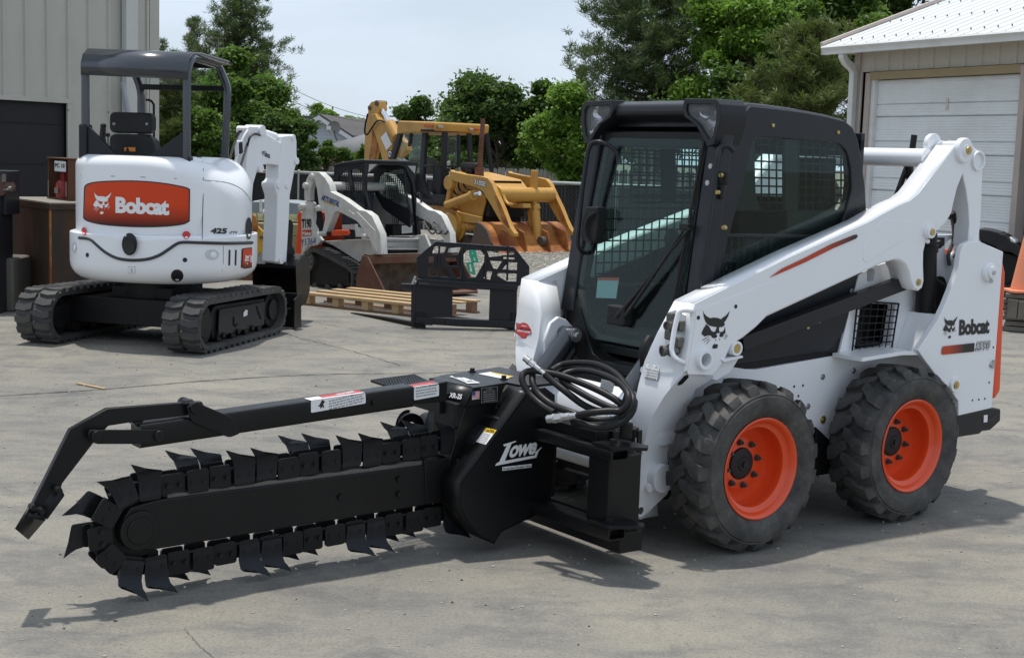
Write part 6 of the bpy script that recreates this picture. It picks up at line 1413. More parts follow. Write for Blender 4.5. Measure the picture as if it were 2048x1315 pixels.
# ================================================================== FENCES
M['galv'] = paint('galvanised_steel', (0.42, 0.43, 0.43), 0.45, metal=0.6, coat=0)
M['slat'] = paint('dark_fence_slats', (0.014, 0.015, 0.016), 0.6, coat=0, dirt=(.04, .04, .04), amt=.5)
FN = Fr(-6.9, 37.0, math.atan2(28.5 - 37.0, 3.4 + 6.9))
cf_ = thing('chain_link_fence', 'chain link fence with dark privacy slats and grey top rail behind the machines', 'fence', FN.o, FN.yaw)
FL = 15.5
def ftop(px): return None
zf0 = FN.y(520, 341.5, 0).z; zf1 = FN.y(1160, 367.5, 0).z; xf0, xf1 = FN.y(520, 341.5, 0).x, FN.y(1160, 367.5, 0).x
ztf = lambda x: zf0 + (zf1 - zf0) * (x - xf0) / (xf1 - xf0)
b = MB(); b.tube([(-3, 0, ztf(-3)), (FL, 0, ztf(FL))], .035, 8); b.done('top_rail', M['galv'], cf_)
for px in (545, 597, 500, 480, 1172, 700, 850, 1010, 1230): x = FN.y(px, 400, 0).x; b = MB(); b.cyl((x, 0, -.1), (x, 0, ztf(x) + .02), .032, .032, 10); b.sphere((x, 0, ztf(x) + .03), .04); b.done('fence_post', M['galv'], cf_)
x = -3; smesh = MB(); smesh.box(0, .088, .02, .03, 0, 1); smesh = smesh.mesh('slat'); smesh.materials.append(M['slat']); k = 0
while x < FL and k < 300: o = link('slat', smesh, None, cf_); o.location = (x, 0, -.05); o.scale = (1, 1, ztf(x) - .0); x += .1; k += 1
b = MB(); zt = 1.3; s_ = .11; n_ = int((FL + 3) / s_)
for i in range(n_ + 12):
    for sg in (1, -1):
        x0 = -3 + i * s_ - (0 if sg > 0 else 0); x1 = x0 + sg * 1.25
        if x1 < -3 or x1 > FL or x0 > FL: continue
        b.face([(x0, -.002 * sg, 0), (x0 + .0045, -.002 * sg, 0), (x1 + .0045, -.002 * sg, 1.25), (x1, -.002 * sg, 1.25)])
b.done('wire_mesh', plain('dull_wire', (.09, .09, .09), .6), cf_, kind='stuff')
M['picket'] = paint('weathered_board', (0.26, 0.25, 0.225), 0.85, dirt=(.10, .095, .08), amt=.7, coat=0, scale=1.5)
PF = Fr(-7.6, 46.0, math.atan2(36 - 46, 6.2 + 7.6))
pf = thing('picket_fence', 'weathered grey wooden picket fence beyond the chain link fence', 'fence', PF.o, PF.yaw)
zp0 = PF.y(590, 329, 0).z; zp1 = PF.y(1110, 338, 0).z; xp0, xp1 = PF.y(590, 329, 0).x, PF.y(1110, 338, 0).x
b = MB(); w = .125; b.prism([(0, 0), (w, 0), (w, .96), (w * .78, 1.0), (w * .22, 1.0), (0, .96)], 'y', 0, .02); pk = b.mesh('picket'); pk.materials.append(M['picket'])
rg = random.Random(5)
for i in range(118):
    x = -.5 + i * .148; o = link('picket', pk, None, pf); o.location = (x, 0, -.1); o.scale = (1, 1, zp0 + (zp1 - zp0) * (x - xp0) / (xp1 - xp0) + .1 + rg.uniform(-.02, .02)); o.rotation_euler = (0, rg.uniform(-.012, .012), 0)
b = MB(); b.box(-.5, 17, .02, .06, .35, .44); b.box(-.5, 17, .02, .06, .95, 1.04); b.done('fence_rail', M['picket'], pf)

# ================================================================== HOUSES BEYOND
M['vinyl'] = plain('blue_grey_siding', (0.42, 0.46, 0.52), 0.6); M['shingle'] = paint('grey_shingles', (0.085, 0.08, 0.08), 0.9, coat=0, amt=.5, scale=2); M['shingle2'] = paint('light_shingles', (0.21, 0.215, 0.22), 0.9, coat=0, amt=.4, scale=1.5); M['trimw'] = plain('white_trim', (.6, .62, .64), .5)
HZ = zm(560, 200, 8.217)
HF = Fr(-9.2, 72.0, R(-8))
hs = thing('house', 'blue grey sided house with grey gabled roof and satellite dish beyond the fence', 'house', HF.o, HF.yaw)
gp = HF.ys(HZ([(345, 430), (670, 265), (1120, 560), (1120, 1100), (345, 1100)]), 0)
b = MB(); b.prism(gp, 'y', 0, 9); b.done('wall', M['vinyl'], hs)
zlo = min(p[1] for p in gp[:3]); xl0, xl1 = gp[0][0], gp[2][0]; pk_ = gp[1]
rg = random.Random(2)
z = 1.2
while z < pk_[1]:
    # siding boards clipped to the gable
    def xlim(z, a, c):
        if z < min(a[1], c[1]): return None
        t = (z - a[1]) / (c[1] - a[1]); return a[0] + (c[0] - a[0]) * t
    xa = xl0 if z < gp[0][1] else xlim(z, gp[0], pk_); xb = xl1 if z < gp[2][1] else xlim(z, gp[2], pk_)
    if xb - xa > .1: b = MB(); b.prism([(-.03, z), (-.005, z + .16), (0, z + .16), (0, z)], 'x', xa + .02, xb - .02); b.done('siding_board', M['vinyl'], hs)
    z += .17
def slope(a, c, name, mat, over=.35, dep=9.5):
    b = MB(); d = Vector((c[0] - a[0], c[1] - a[1])).normalized(); n = Vector((-d.y, d.x)); n = n if n.y > 0 else -n
    p0 = Vector(a) - d * over; p1 = Vector(c); b.prism([tuple(p0), tuple(p1), tuple(p1 + n * .12), tuple(p0 + n * .12)], 'y', -.35, dep); return b.done(name, mat, hs)
slope(gp[0], pk_, 'roof', M['shingle']); slope(gp[2], pk_, 'roof', M['shingle'])
for a in (gp[0], gp[2]):
    d = (Vector(pk_) - Vector(a)).normalized(); n = Vector((0, 1)); p0 = Vector(a) - d * .35
    b = MB(); b.prism([tuple(p0 - n * .20), tuple(Vector(pk_) - n * .20), tuple(Vector(pk_) + n * .02), tuple(p0 + n * .02)], 'y', -.40, -.355); b.done('barge_board', M['trimw'], hs)
b = MB(); v = HF.y(*HZ([(375, 290)])[0], 3); b.box(v.x - .5, v.x + .4, 2.6, 3.0, v.z - .2, v.z + .1); b.done('roof_vent', M['shingle'], hs)
H2 = Fr(-5.6, 66.0, R(-12))
h2 = thing('garage_roof', 'pale grey shingled roof of a low house between blue grey house and yellow backhoe', 'house', H2.o, H2.yaw)
rp_ = H2.ys(HZ([(850, 720), (1380, 440), (2300, 200), (2300, 700), (1400, 860), (850, 860)]), 0)
b = MB(); q = rp_; b.face([(q[0][0], 0, q[0][1]), (q[1][0], 3, q[1][1]), (q[2][0], 6, q[2][1]), (q[3][0], 1, q[3][1]), (q[5][0] + 1, -.3, q[5][1])]); o_ = b.done('roof', M['shingle2'], h2); sd = o_.modifiers.new('t', 'SOLIDIFY'); sd.thickness = .15
b = MB(); b.box(q[0][0] + .3, q[3][0], .3, 5, 0, q[5][1] - .1); b.done('wall', M['vinyl'], h2)
sdh = thing('satellite_dish', 'grey satellite dish on a bent mast on the pale roof', 'satellite dish', H2.wor((H2.y(*HZ([(940, 665)])[0], -.3).x, -.3, H2.y(*HZ([(940, 665)])[0], -.3).z)), H2.yaw)
base = H2.y(*HZ([(940, 665)])[0], -.3); top_p = H2.y(*HZ([(885, 510)])[0], -.3); dc = H2.y(*HZ([(893, 455)])[0], -.3)
b = MB(); b.tube([(0, 0, 0), tuple((top_p - base) * .6 + Vector((-.02, 0, 0))), tuple(top_p - base)], .05, 8); b.done('mast', M['bare'], sdh)
b = MB(); b.lathe([(.001, .08), (.14, .07), (.25, .02), (.31, -.03), (.32, -.03), (.25, .035), (.14, .085), (.001, .10)], dc - base, 'y', 24); b.done('dish', plain('grey_dish', (.2, .2, .2), .6), sdh)
b = MB(); e_ = H2.y(*HZ([(800, 458)])[0], -.9) - base; b.tube([tuple(dc - base + Vector((0, 0, -.4))), tuple(e_)], .02, 6); b.box(e_.x - .08, e_.x + .08, e_.y - .08, e_.y + .08, e_.z - .08, e_.z + .08); b.done('receiver', M['gutter'], sdh)
# overhead wires and TV aerial
def wire(name, label, p, q, d0, d1, sag, r_=.012):
    a = CAM + ray(*p) * d0; c = CAM + ray(*q) * d1; pts = [a.lerp(c, t / 12) - Vector((0, 0, sag * 4 * (t / 12) * (1 - t / 12))) for t in range(13)]
    b = MB(); b.tube(pts, r_, 5); o = b.done(name, M['blacksat']); o['label'] = label; o['category'] = 'wire'; return o
wire('overhead_wire', 'thin dark utility wire highest above the gabled house', (560, 165), (745, 235), 60, 75, .2)
wire('overhead_wire', 'thin dark utility wire just above the gabled house roof', (570, 197), (745, 245), 62, 78, .2)
wire('overhead_wire', 'short dark utility wire crossing sky beside the tall pine at the top', (1385, -8), (1480, 14), 45, 48, .05)
ae = thing('tv_aerial', 'thin metal television aerial sticking out beside the leafy treetop on the left', 'aerial', (CAM + ray(437, 330) * 42) * 1.0, 0); ae.location.z = 0
def aw(x, y): return CAM + ray(x, y) * 42 - ae.location
b = MB(); b.tube([aw(437, 330), aw(437, 78)], .02, 6); b.done('aerial_mast', M['bare'], ae)
for (p, q) in (((412, 76), (452, 77)), ((414, 96), (455, 95)), ((412, 76), (440, 92)), ((452, 77), (414, 96)), ((420, 76), (430, 96)), ((445, 77), (448, 95))): b = MB(); b.tube([aw(*p), aw(*q)], .008, 5); b.done('aerial_element', M['bare'], ae)
# ================================================================== TREES
def leaf_mat(name, c1, c2, c3, tr=0.35):
    m, nt, b, o = nmat(name); n1 = tex(nt, 'Noise', 0.9, Detail=3); n2 = tex(nt, 'Noise', 9, Detail=2)
    c = mixc(nt, ramp(nt, n1.outputs[0], [(.35, 0.), (.65, 1.)]), c1, c2); c = mixc(nt, ramp(nt, n2.outputs[0], [(.4, 0.), (.7, .8)]), c, c3)
    nt.links.new(c, b.inputs['Base Color']); b.inputs['Roughness'].default_value = .55
    t = nt.nodes.new('ShaderNodeBsdfTranslucent'); nt.links.new(mixc(nt, .5, c, (.10, .16, .02), 'ADD'), t.inputs[0])
    mxs = nt.nodes.new('ShaderNodeMixShader'); mxs.inputs[0].default_value = tr; nt.links.new(b.outputs[0], mxs.inputs[1]); nt.links.new(t.outputs[0], mxs.inputs[2]); nt.links.new(mxs.outputs[0], o.inputs[0]); return m
LM = {'maple': leaf_mat('maple_leaf', (.075, .15, .02), (.12, .21, .03), (.045, .095, .016), .42), 'bright': leaf_mat('bright_leaf', (.14, .26, .03), (.20, .33, .045), (.08, .17, .022), .45),
      'dark': leaf_mat('dark_leaf', (.055, .11, .020), (.085, .155, .028), (.035, .07, .016), .38), 'pine': leaf_mat('pine_needle', (.06, .10, .028), (.10, .14, .035), (.04, .065, .022), .22), 'pine2': leaf_mat('young_pine_needle', (.13, .16, .03), (.10, .13, .03), (.06, .09, .022), .28)}
M['bark'] = paint('bark', (.09, .07, .055), .9, coat=0, amt=.6, dirt=(.03, .025, .02), bumps=.5)
def quads(C, U, V):
    """one mesh from arrays of leaf centres and half axes (leaf = pointed diamond-like quad)"""
    n = len(C); P = np.empty((n, 4, 3)); P[:, 0] = C - U; P[:, 1] = C + V * .9 - U * .1; P[:, 2] = C + U; P[:, 3] = C - V * .9 - U * .1
    me = bpy.data.meshes.new('crown'); me.vertices.add(n * 4); me.vertices.foreach_set('co', P.reshape(-1)); me.loops.add(n * 4); me.loops.foreach_set('vertex_index', np.arange(n * 4, dtype=np.int32))
    me.polygons.add(n); me.polygons.foreach_set('loop_start', np.arange(0, n * 4, 4, dtype=np.int32)); me.update(calc_edges=True); return me
def rv(rs, n): v = rs.normal(size=(n, 3)); return v / np.linalg.norm(v, axis=1)[:, None]
def limb(b, a, c, r0, r1, rs, k=5):
    a = np.array(a, float); c = np.array(c, float); L_ = np.linalg.norm(c - a); pts = [tuple(a + (c - a) * t / k + (rs.normal(size=3) * L_ * .035 if 0 < t < k else 0)) for t in range(k + 1)]
    b.tube(pts, [r0 + (r1 - r0) * t / k for t in range(k + 1)], 7)
def leafy(name, label, px, d, ytop, ybot, wpx, kind, seed, n=26000, leaf=.085, lobes=None, group=None, cat='tree', gaps=.0, dep=.8):
    n = int(n * 1.55); leaf *= .80
    rs = np.random.RandomState(seed); base = CAM + ray(px, 330) * d; z1 = (CAM + ray(px, ytop) * d).z; z0 = max(.3, (CAM + ray(px, ybot) * d).z); W2 = wpx / FPX * d / 2
    t = thing(name, label, cat, (base.x, base.y, 0), 0, group); H = z1 - z0; cz = (z0 + z1) / 2
    b = MB(); limb(b, (0, 0, -.05), (rs.normal() * .1, rs.normal() * .1, cz + H * .2), .055 * H * .5 + .04, .03, rs, 7)
    cl = []; nc = int(34 * max(1, (W2 * H) / 6) ** .6)
    while len(cl) < nc:
        v = rs.uniform(-1, 1, 3)
        if np.linalg.norm(v) > 1 or np.linalg.norm(v) < .30: continue
        q_ = max(1e-3, math.hypot(v[0], v[1])); f_ = math.sqrt(max(0, 1 - max(0, v[2]) ** 2)); lo_ = 1 + .55 * max(0, -v[2]); kk_ = min(lo_, 1 / q_) * rs.uniform(.85, 1.08)
        cl.append((v[0] * W2 * .88 * kk_, v[1] * W2 * dep * .88 * kk_, cz + v[2] * H / 2 * .92))
    cl = np.array(cl); cr_ = rs.uniform(.12, .33, nc) ** 1.0 * min(W2, H / 2) * 1.12
    for c in cl[:18]: limb(b, (0, 0, z0 + (c[2] - z0) * rs.uniform(.1, .6)), c, .035, .008, rs, 4)
    b.done('trunk', M['bark'], t)
    w = cr_ ** 2; idx = rs.choice(nc, n, p=w / w.sum()); dirs = rv(rs, n); rad = cr_[idx] * rs.uniform(.15, 1.0, n) ** .45 * (1 + rs.uniform(0, .75, n) * (rs.uniform(size=n) > .88))
    C = cl[idx] + dirs * rad[:, None] * np.array([1.15, 1.1, .8]); sz = leaf * rs.uniform(.6, 1.35, n)
    nrm = rv(rs, n) * .8 + np.array([0, 0, .7]); nrm /= np.linalg.norm(nrm, axis=1)[:, None]; U = np.cross(nrm, rv(rs, n)); U /= np.linalg.norm(U, axis=1)[:, None]; V = np.cross(nrm, U)
    me = quads(C, U * sz[:, None], V * (sz * .6)[:, None]); link('crown', me, LM[kind], t); return t
def pine(name, label, px, d, ytop, ybot, wpx, seed, kind='pine', n=30000, needle=.16, sparse=1.0, lean=0.0, shape=.75, group=None, rows=None):
    rs = np.random.RandomState(seed); base = CAM + ray(px, 330) * d; z1 = (CAM + ray(px, ytop) * d).z; z0 = max(.3, (CAM + ray(px, ybot) * d).z); W2 = wpx / FPX * d / 2
    t = thing(name, label, 'tree', (base.x, base.y, 0), 0, group); H = z1 - z0; b = MB(); limb(b, (0, 0, -.05), (lean, 0, z1 - .1), .02 * H + .09, .015, rs, 10)
    pts = []; nb = int((rows or 26) * sparse)
    for i in range(nb * 5):
        f = (i + rs.uniform()) / (nb * 5); z = z0 + H * f; L_ = W2 * (min(1.0, (1 - f) ** shape * 1.15 + .06)) * rs.uniform(.55, 1.08); a = rs.uniform(0, 2 * math.pi)
        a0 = np.array([lean * z / z1, 0, z]); up = .18 + .55 * f
        tip = a0 + np.array([math.cos(a) * L_, math.sin(a) * L_, L_ * up]); mid = (a0 + tip) / 2 + np.array([0, 0, -L_ * .10])
        b.tube([tuple(a0), tuple(mid), tuple(tip)], [.018 + .01 * L_, .012, .005], 4)
        m_ = max(3, int(L_ * 7))
        for j in range(m_):
            u = .25 + .75 * (j + rs.uniform()) / m_; q = a0 * (1 - u) ** 2 + 2 * mid * u * (1 - u) + tip * u * u; sp = .10 + .18 * L_ * (1 - abs(u - .6))
            pts.append(q + rs.normal(size=3) * sp * np.array([1, 1, .45]) * .55)
    b.done('trunk', M['bark'], t); pts = np.array(pts); k = max(1, n // len(pts)); C0 = np.repeat(pts, k, axis=0); N_l = len(C0)
    D = rv(rs, N_l); D[:, 2] = np.abs(D[:, 2]) * .8 + .15; D /= np.linalg.norm(D, axis=1)[:, None]; ln = needle * rs.uniform(.6, 1.3, N_l)
    C = C0 + rs.normal(size=(N_l, 3)) * .05 + D * (ln * .5)[:, None]; V = np.cross(D, rv(rs, N_l)); V /= np.linalg.norm(V, axis=1)[:, None]
    me = quads(C, D * (ln * .5)[:, None], V * .011); link('crown', me, LM[kind], t); return t
pine('pine_tree', 'tall feathery pine rising above the leafy tree on the left', 478, 44, 8, 330, 290, 11, 'pine', 60000, .18, 1.3, shape=.62)
leafy('maple_tree', 'dense green leafy tree left of the gabled house behind the excavator canopy', 478, 40, 82, 345, 230, 'maple', 12, 42000, .085)
leafy('bush_tree', 'low dark green tree behind the excavator boom', 575, 38, 215, 350, 130, 'dark', 13, 16000, .075)
pine('pine_tree', 'slim conifer top standing between building corner and tall pine on the left', 388, 52, 42, 330, 90, 14, 'pine', 12000, .16, .8, shape=.55)
pine('pine_tree', 'olive green pine right beside the tan building corner', 345, 36, 118, 345, 150, 15, 'pine2', 26000, .17)
leafy('maple_tree', 'green leafy tree seen under the excavator canopy', 400, 36, 205, 360, 150, 'maple', 16, 20000, .08)
pine('pine_tree', 'distant conifer tip peeping over the excavator canopy at the building corner', 325, 60, 85, 330, 70, 17, 'pine', 5000, .2, .5)
leafy('young_tree', 'low spreading tree with pale gaps in front of the gabled house', 650, 42, 282, 345, 150, 'maple', 18, 7000, .085)
leafy('young_tree', 'small leafy tree between the shrub and the backhoe boom', 745, 41, 290, 350, 90, 'maple', 28, 5000, .08)
leafy('round_tree', 'leafy treetop just right of the house gable', 672, 95, 212, 300, 75, 'bright', 19, 5000, .18)
leafy('round_tree', 'leafy treetop poking up left of the house gable', 632, 100, 208, 262, 36, 'bright', 20, 2200, .18)
leafy('round_tree', 'hazy grey green treetop between the houses and the backhoe boom', 718, 100, 236, 310, 60, 'dark', 21, 4500, .16)
leafy('round_tree', 'dark green tree directly behind the backhoe cab', 828, 62, 200, 330, 105, 'dark', 22, 15000, .11)
leafy('round_tree', 'large round dark green tree in the middle behind the yellow backhoe', 1000, 46, 134, 350, 245, 'dark', 23, 46000, .10)
leafy('round_tree', 'low dark green tree at the right foot of the large round tree', 1090, 44, 230, 360, 110, 'maple', 33, 14000, .09)
leafy('round_tree', 'bright yellow green tree left of the loader cab', 1150, 37, 168, 372, 180, 'bright', 24, 36000, .075)
pine('pine_tree', 'broad tall dark pine above the loader cab', 1290, 38, -90, 270, 330, 25, 'pine', 80000, .19, 1.5, shape=.5, rows=30)
pine('pine_tree', 'short thin conifer between the yellow green tree and the broad pine', 1158, 46, 140, 330, 60, 26, 'pine', 4000, .16, .5)
leafy('maple_tree', 'leafy green tree filling the sky above the loader cab right of the broad pine', 1480, 36, -60, 260, 260, 'bright', 27, 44000, .085)
leafy('maple_tree', 'dark green leafy tree behind the garage roof edge', 1640, 40, -90, 250, 300, 'maple', 29, 44000, .095)
leafy('maple_tree', 'dark leafy tree rising behind the garage roof at upper right', 1800, 44, -140, 120, 300, 'dark', 34, 30000, .11)
pine('pine_tree', 'olive pine with drooping boughs left of the garage downspout', 1600, 28, 70, 330, 270, 30, 'pine2', 46000, .17, 1.1, shape=.45)
leafy('round_tree', 'dark low tree seen behind the loader cab windows', 1300, 33, 190, 345, 240, 'dark', 31, 24000, .08)
leafy('round_tree', 'dark tree mass between loader cab and garage', 1520, 34, 120, 345, 260, 'dark', 32, 30000, .085)

hd = [('dark', 560, 690, 300, 52), ('maple', 680, 800, 305, 56), ('dark', 790, 930, 296, 58), ('maple', 900, 1040, 292, 52), ('maple', 1020, 1160, 286, 50)]
for i, (kd, xa, xb, yt, dd) in enumerate(hd):
    leafy('undergrowth', ['low green scrub beyond the picket fence under the gabled house', 'low green scrub under the pale grey roof', 'low scrub beyond the fence behind the backhoe cab', 'low scrub below the large round tree', 'low scrub beyond the fence left of the yellow green tree'][i], (xa + xb) / 2, dd, yt, 352, xb - xa + 40, kd, 60 + i, 14000, .10, cat='bush')
# ================================================================== WORN COMPACT TRACK LOADER (second row)
k_ = zm(590, 310, 4.384); D3 = zm(480, 300, 3.131)
_g = Fr(0, 0, 0).z(704, 586, 0)
K = Fr(_g.x, _g.y, R(-49))
kl = thing('track_loader', 'worn white compact track loader with black mesh cab and rusty brown bucket', 'track loader', K.o, K.yaw)
WK = 1.22                                               # near outer plane y = 0, far outer plane y = WK
def kp(name, pts, y0, y1, mat, par=None, bev=.006, yt=None, **k):
    """plate traced on plane yt (default y0), spanning y0..y1"""
    b = MB(); b.prism(K.ys(k_(pts), y0 if yt is None else yt), 'y', y0, y1); return b.done(name, M[mat] if isinstance(mat, str) else mat, par or kl, bev, **k)
M['cream'] = paint('aged_white_paint', (.62, .61, .57), .45, dirt=(.16, .12, .09), amt=.35, spots=.75, coat=.05, scale=5)
tpz = [(75, 1165), (72, 930), (92, 860), (130, 822), (170, 820), (300, 880), (470, 975), (505, 1020), (508, 1120), (492, 1180), (440, 1198), (110, 1185)]
pr = rnd(K.ys(k_(tpz), 0), .06, 4)
def inset(P, d):
    c = Vector((sum(p[0] for p in P) / len(P), sum(p[1] for p in P) / len(P))); out = []; n = len(P)
    for i in range(n):
        a, q, c2 = Vector(P[i - 1]), Vector(P[i]), Vector(P[(i + 1) % n]); t = (c2 - a).normalized(); nn = Vector((-t.y, t.x))
        if (c - q).dot(nn) < 0: nn = -nn
        out.append(tuple(q + nn * d))
    return out
prI = inset(pr, .045)
def ktrack(y0, y1):
    b = MB(); L_ = [[(x, y0, z) for x, z in pr], [(x, y1, z) for x, z in pr], [(x, y1, z) for x, z in prI], [(x, y0, z) for x, z in prI]]
    L2 = [[b.V(p) for p in lp] for lp in L_]
    for la, lb in zip(L2, L2[1:] + L2[:1]):
        for i in range(len(la)): j = (i + 1) % len(la); b.bm.faces.new((la[i], la[j], lb[j], lb[i]))
    # tread bars
    tot = 0; n = len(pr); acc = 0
    for i in range(n):
        a, c = Vector(pr[i]), Vector(pr[(i + 1) % n]); l = (c - a).length; 
        while acc < l:
            q = a.lerp(c, acc / l); t = (c - a).normalized(); nn = Vector((-t.y, t.x)); cc = Vector(prI[i]); 
            if (cc - Vector(pr[i])).dot(nn) > 0: nn = -nn
            h = .018; e = t * .016
            b.loft([[(*(q - e).to_tuple()[:1], yy, (q - e).y), ((q + e).x, yy, (q + e).y), ((q + e * .8 + nn * h).x, yy, (q + e * .8 + nn * h).y), ((q - e * .8 + nn * h).x, yy, (q - e * .8 + nn * h).y)] for yy in (y0 + .01, y1 - .01)]); acc += .072
        acc -= l
    return b.done('rubber_track', M['track'], kl, sharp=30)
t1 = ktrack(0, .26); t2 = ktrack(WK - .26, WK)
kp('track_frame', [(95, 1150), (90, 900), (140, 850), (300, 900), (470, 1010), (480, 1150)], .06, .20, 'blacksat', t1)
kp('track_frame', [(95, 1150), (90, 900), (140, 850), (300, 900), (470, 1010), (480, 1150)], WK - .2, WK - .06, 'blacksat', t2, yt=0)
c = K.y(*k_([(122, 928)])[0], .03); b = MB(); b.cyl(c - Vector((0, .02, 0)), c + Vector((0, .2, 0)), .135, .135, 28); b.cyl(c - Vector((0, .03, 0)), c, .075, .085, 20); b.done('drive_sprocket', M['bare'], t1, .004)
b = MB()
for i in range(9): a = i * 2 * math.pi / 9; q = c + Vector((math.cos(a) * .10, -.022, math.sin(a) * .10)); b.cyl(q, q - Vector((0, .012, 0)), .012, .012, 6)
b.done('sprocket_bolts', M['zinc'], t1, kind='stuff')
for x, y in ((170, 1150), (280, 1165), (390, 1160)): c = K.y(*k_([(x, y)])[0], .04); b = MB(); b.cyl(c, c + Vector((0, .18, 0)), .05, .05, 16); b.done('track_roller', M['bare'], t1)
kp('side_body', [(235, 755), (400, 745), (600, 735), (720, 745), (715, 880), (560, 935), (330, 790)], .22, .26, 'cream'); kp('far_body', [(235, 755), (400, 745), (720, 700), (800, 900), (560, 980), (330, 790)], WK - .26, WK - .22, 'cream', yt=.22)
b = MB(); q0_ = K.y(*k_([(240, 760)])[0], .26); q1_ = K.y(*k_([(640, 1000)])[0], .26); b.box(q0_.x, q1_.x + .1, .26, WK - .26, .22, q0_.z); b.done('hull', M['blacksat'], kl)
up_ = kp('rear_upright', [(50, 868), (48, 600), (62, 470), (85, 415), (125, 390), (155, 425), (160, 600), (185, 690), (228, 748), (195, 790), (110, 800), (62, 868)], .06, .12, 'cream'); kp('rear_upright', [(50, 868), (48, 600), (62, 470), (85, 415), (125, 390), (155, 425), (160, 600), (185, 690), (228, 748), (195, 790), (110, 800), (62, 868)], WK - .12, WK - .06, 'cream', yt=.06)
b = MB(); b.prism(rnd(K.ys(k_([(18, 520), (50, 488), (52, 868), (4, 868), (14, 690), (24, 655)]), .05), .03), 'y', .05, WK - .05); b.done('tailgate', M['orange'], kl, .01)
lk_k = [(80, 330), (85, 250), (110, 190), (145, 150), (178, 160), (185, 200), (150, 250), (134, 300), (130, 400), (82, 398)]
kp('rear_link', lk_k, .03, .10, 'cream'); kp('rear_link', lk_k, WK - .1, WK - .03, 'cream', yt=.03)
armk = [(150, 145), (208, 148), (262, 198), (300, 262), (312, 320), (420, 376), (560, 478), (618, 490), (672, 530), (745, 690), (757, 872), (705, 872), (690, 745), (610, 640), (540, 580), (375, 492), (342, 505), (268, 695), (232, 695), (262, 560), (255, 490), (222, 495), (205, 420), (190, 300), (172, 230)]
ak = kp('lift_arm', armk, .02, .12, 'cream', None, .01, seg=2)
kp('lift_arm', armk, WK - .12, WK - .02, 'cream', yt=.02, bev=.01)
kp('arm_rib', [(470, 480), (520, 520), (545, 500), (700, 660), (705, 800), (720, 850), (690, 850), (660, 740), (560, 600), (500, 540)], .012, .022, 'cream', ak, .003)
for x, y, r_ in ((155, 190, .055), (101, 268, .05), (62, 452, .055), (215, 465, .05), (240, 690, .04), (618, 712, .04)):
    c = K.y(*k_([(x, y)])[0], .02); b = MB(); b.cyl(c - Vector((0, .04, 0)), c + Vector((0, .05, 0)), r_ * .8, r_ * .8, 20); b.cyl(c - Vector((0, .05, 0)), c - Vector((0, .04, 0)), r_ * .35, r_ * .35, 8); b.done('pivot_boss', M['cream'], kl, .003)
c = K.y(*k_([(310, 272)])[0], .1); b = MB(); b.cyl(c, c + Vector((0, WK - .2, 0)), .055, .055, 20); b.done('cross_tube', M['cream'], kl)
a = K.y(*k_([(145, 460)])[0], .08); c = K.y(*k_([(215, 462)])[0], .08); b = MB(); b.cyl(a, c, .016, .016, 8); b.done('link_rod', M['cream'], kl)
a = K.y(*k_([(160, 250)])[0], .16); c = K.y(*k_([(215, 740)])[0], .16); b = MB(); b.cyl(a, c, .07, .08, 18); b.done('lift_cylinder', M['blacksat'], kl)
kp('cylinder_cover', [(315, 672), (345, 655), (470, 655), (480, 690), (470, 702), (318, 708)], .0, .07, 'orange', None, .015, seg=3)
kp('cylinder_end', [(275, 672), (318, 668), (318, 705), (275, 705)], .01, .06, 'blacksat'); kp('cylinder_end', [(472, 650), (520, 658), (525, 715), (475, 712)], .01, .06, 'blacksat')
kp('side_box', [(412, 612), (520, 606), (522, 660), (412, 660)], .10, .16, 'cream'); kp('cylinder_mount', [(525, 640), (545, 630), (575, 680), (600, 715), (525, 718)], .02, .10, 'cream')
# cab: side frames, roof, front frame
sidep = [(342, 95), (362, 78), (600, 42), (612, 300), (660, 520), (650, 640), (420, 470), (330, 300)]
hw1 = rnd(k_([(378, 180), (440, 140), (600, 110), (604, 300), (640, 470), (500, 400), (400, 350), (372, 310)]), 8)
YA, YBk = .28, WK - .28
b = MB(); b.prism(K.ys(k_(sidep), YA), 'y', YA, YA + .03, holes=[K.ys(hw1, YA)]); ck = b.done('cab_side', M['grey'], kl, .006)
b = MB(); b.prism(K.ys(k_(sidep), YA), 'y', YBk - .03, YBk, holes=[K.ys(hw1, YA)]); b.done('cab_side', M['grey'], kl, .006)
def kgrid(pts, Y, nu, nv, nm='cab_mesh'):
    q = [Vector((x, Y, z)) for x, z in K.ys(k_(pts), YA)]; b = MB()
    for i in range(nu + 1): t = i / nu; b.tube([q[0].lerp(q[1], t), q[3].lerp(q[2], t)], .0035, 4)
    for i in range(nv + 1): t = i / nv; b.tube([q[0].lerp(q[3], t), q[1].lerp(q[2], t)], .0035, 4)
    b.done(nm, M['blacksat'], kl)
kgrid([(372, 110), (610, 100), (620, 420), (372, 360)], YA + .02, 14, 16); kgrid([(372, 110), (610, 100), (620, 420), (372, 360)], YBk - .02, 14, 16)
b = MB(); b.prism(K.ys(rnd(k_([(452, 120), (480, 118), (520, 380), (492, 400)]), 3), YA), 'y', YA + .005, YA + .03); b.done('window_post', M['grey'], kl)
b = MB(); gl_ = K.ys(hw1, YA); b.prism(gl_, 'y', YBk - .006, YBk - .002); b.done('side_glass', M['glass2'], kl)
XFk = K.y(*k_([(606, 60)])[0], YA).x; ztk = K.y(*k_([(606, 42)])[0], YA).z
xf = lambda x, y: (lambda q: (q.y, q.z))(K.x(*k_([(x, y)])[0], XFk))
ro = K.ys(k_([(342, 92), (350, 80), (420, 62), (600, 38), (625, 40), (628, 62), (600, 64), (420, 84), (352, 104)]), YA)
b = MB(); b.prism(ro, 'y', YA - .02, YBk + .02); b.done('cab_roof', M['grey'], kl, .015, 3)
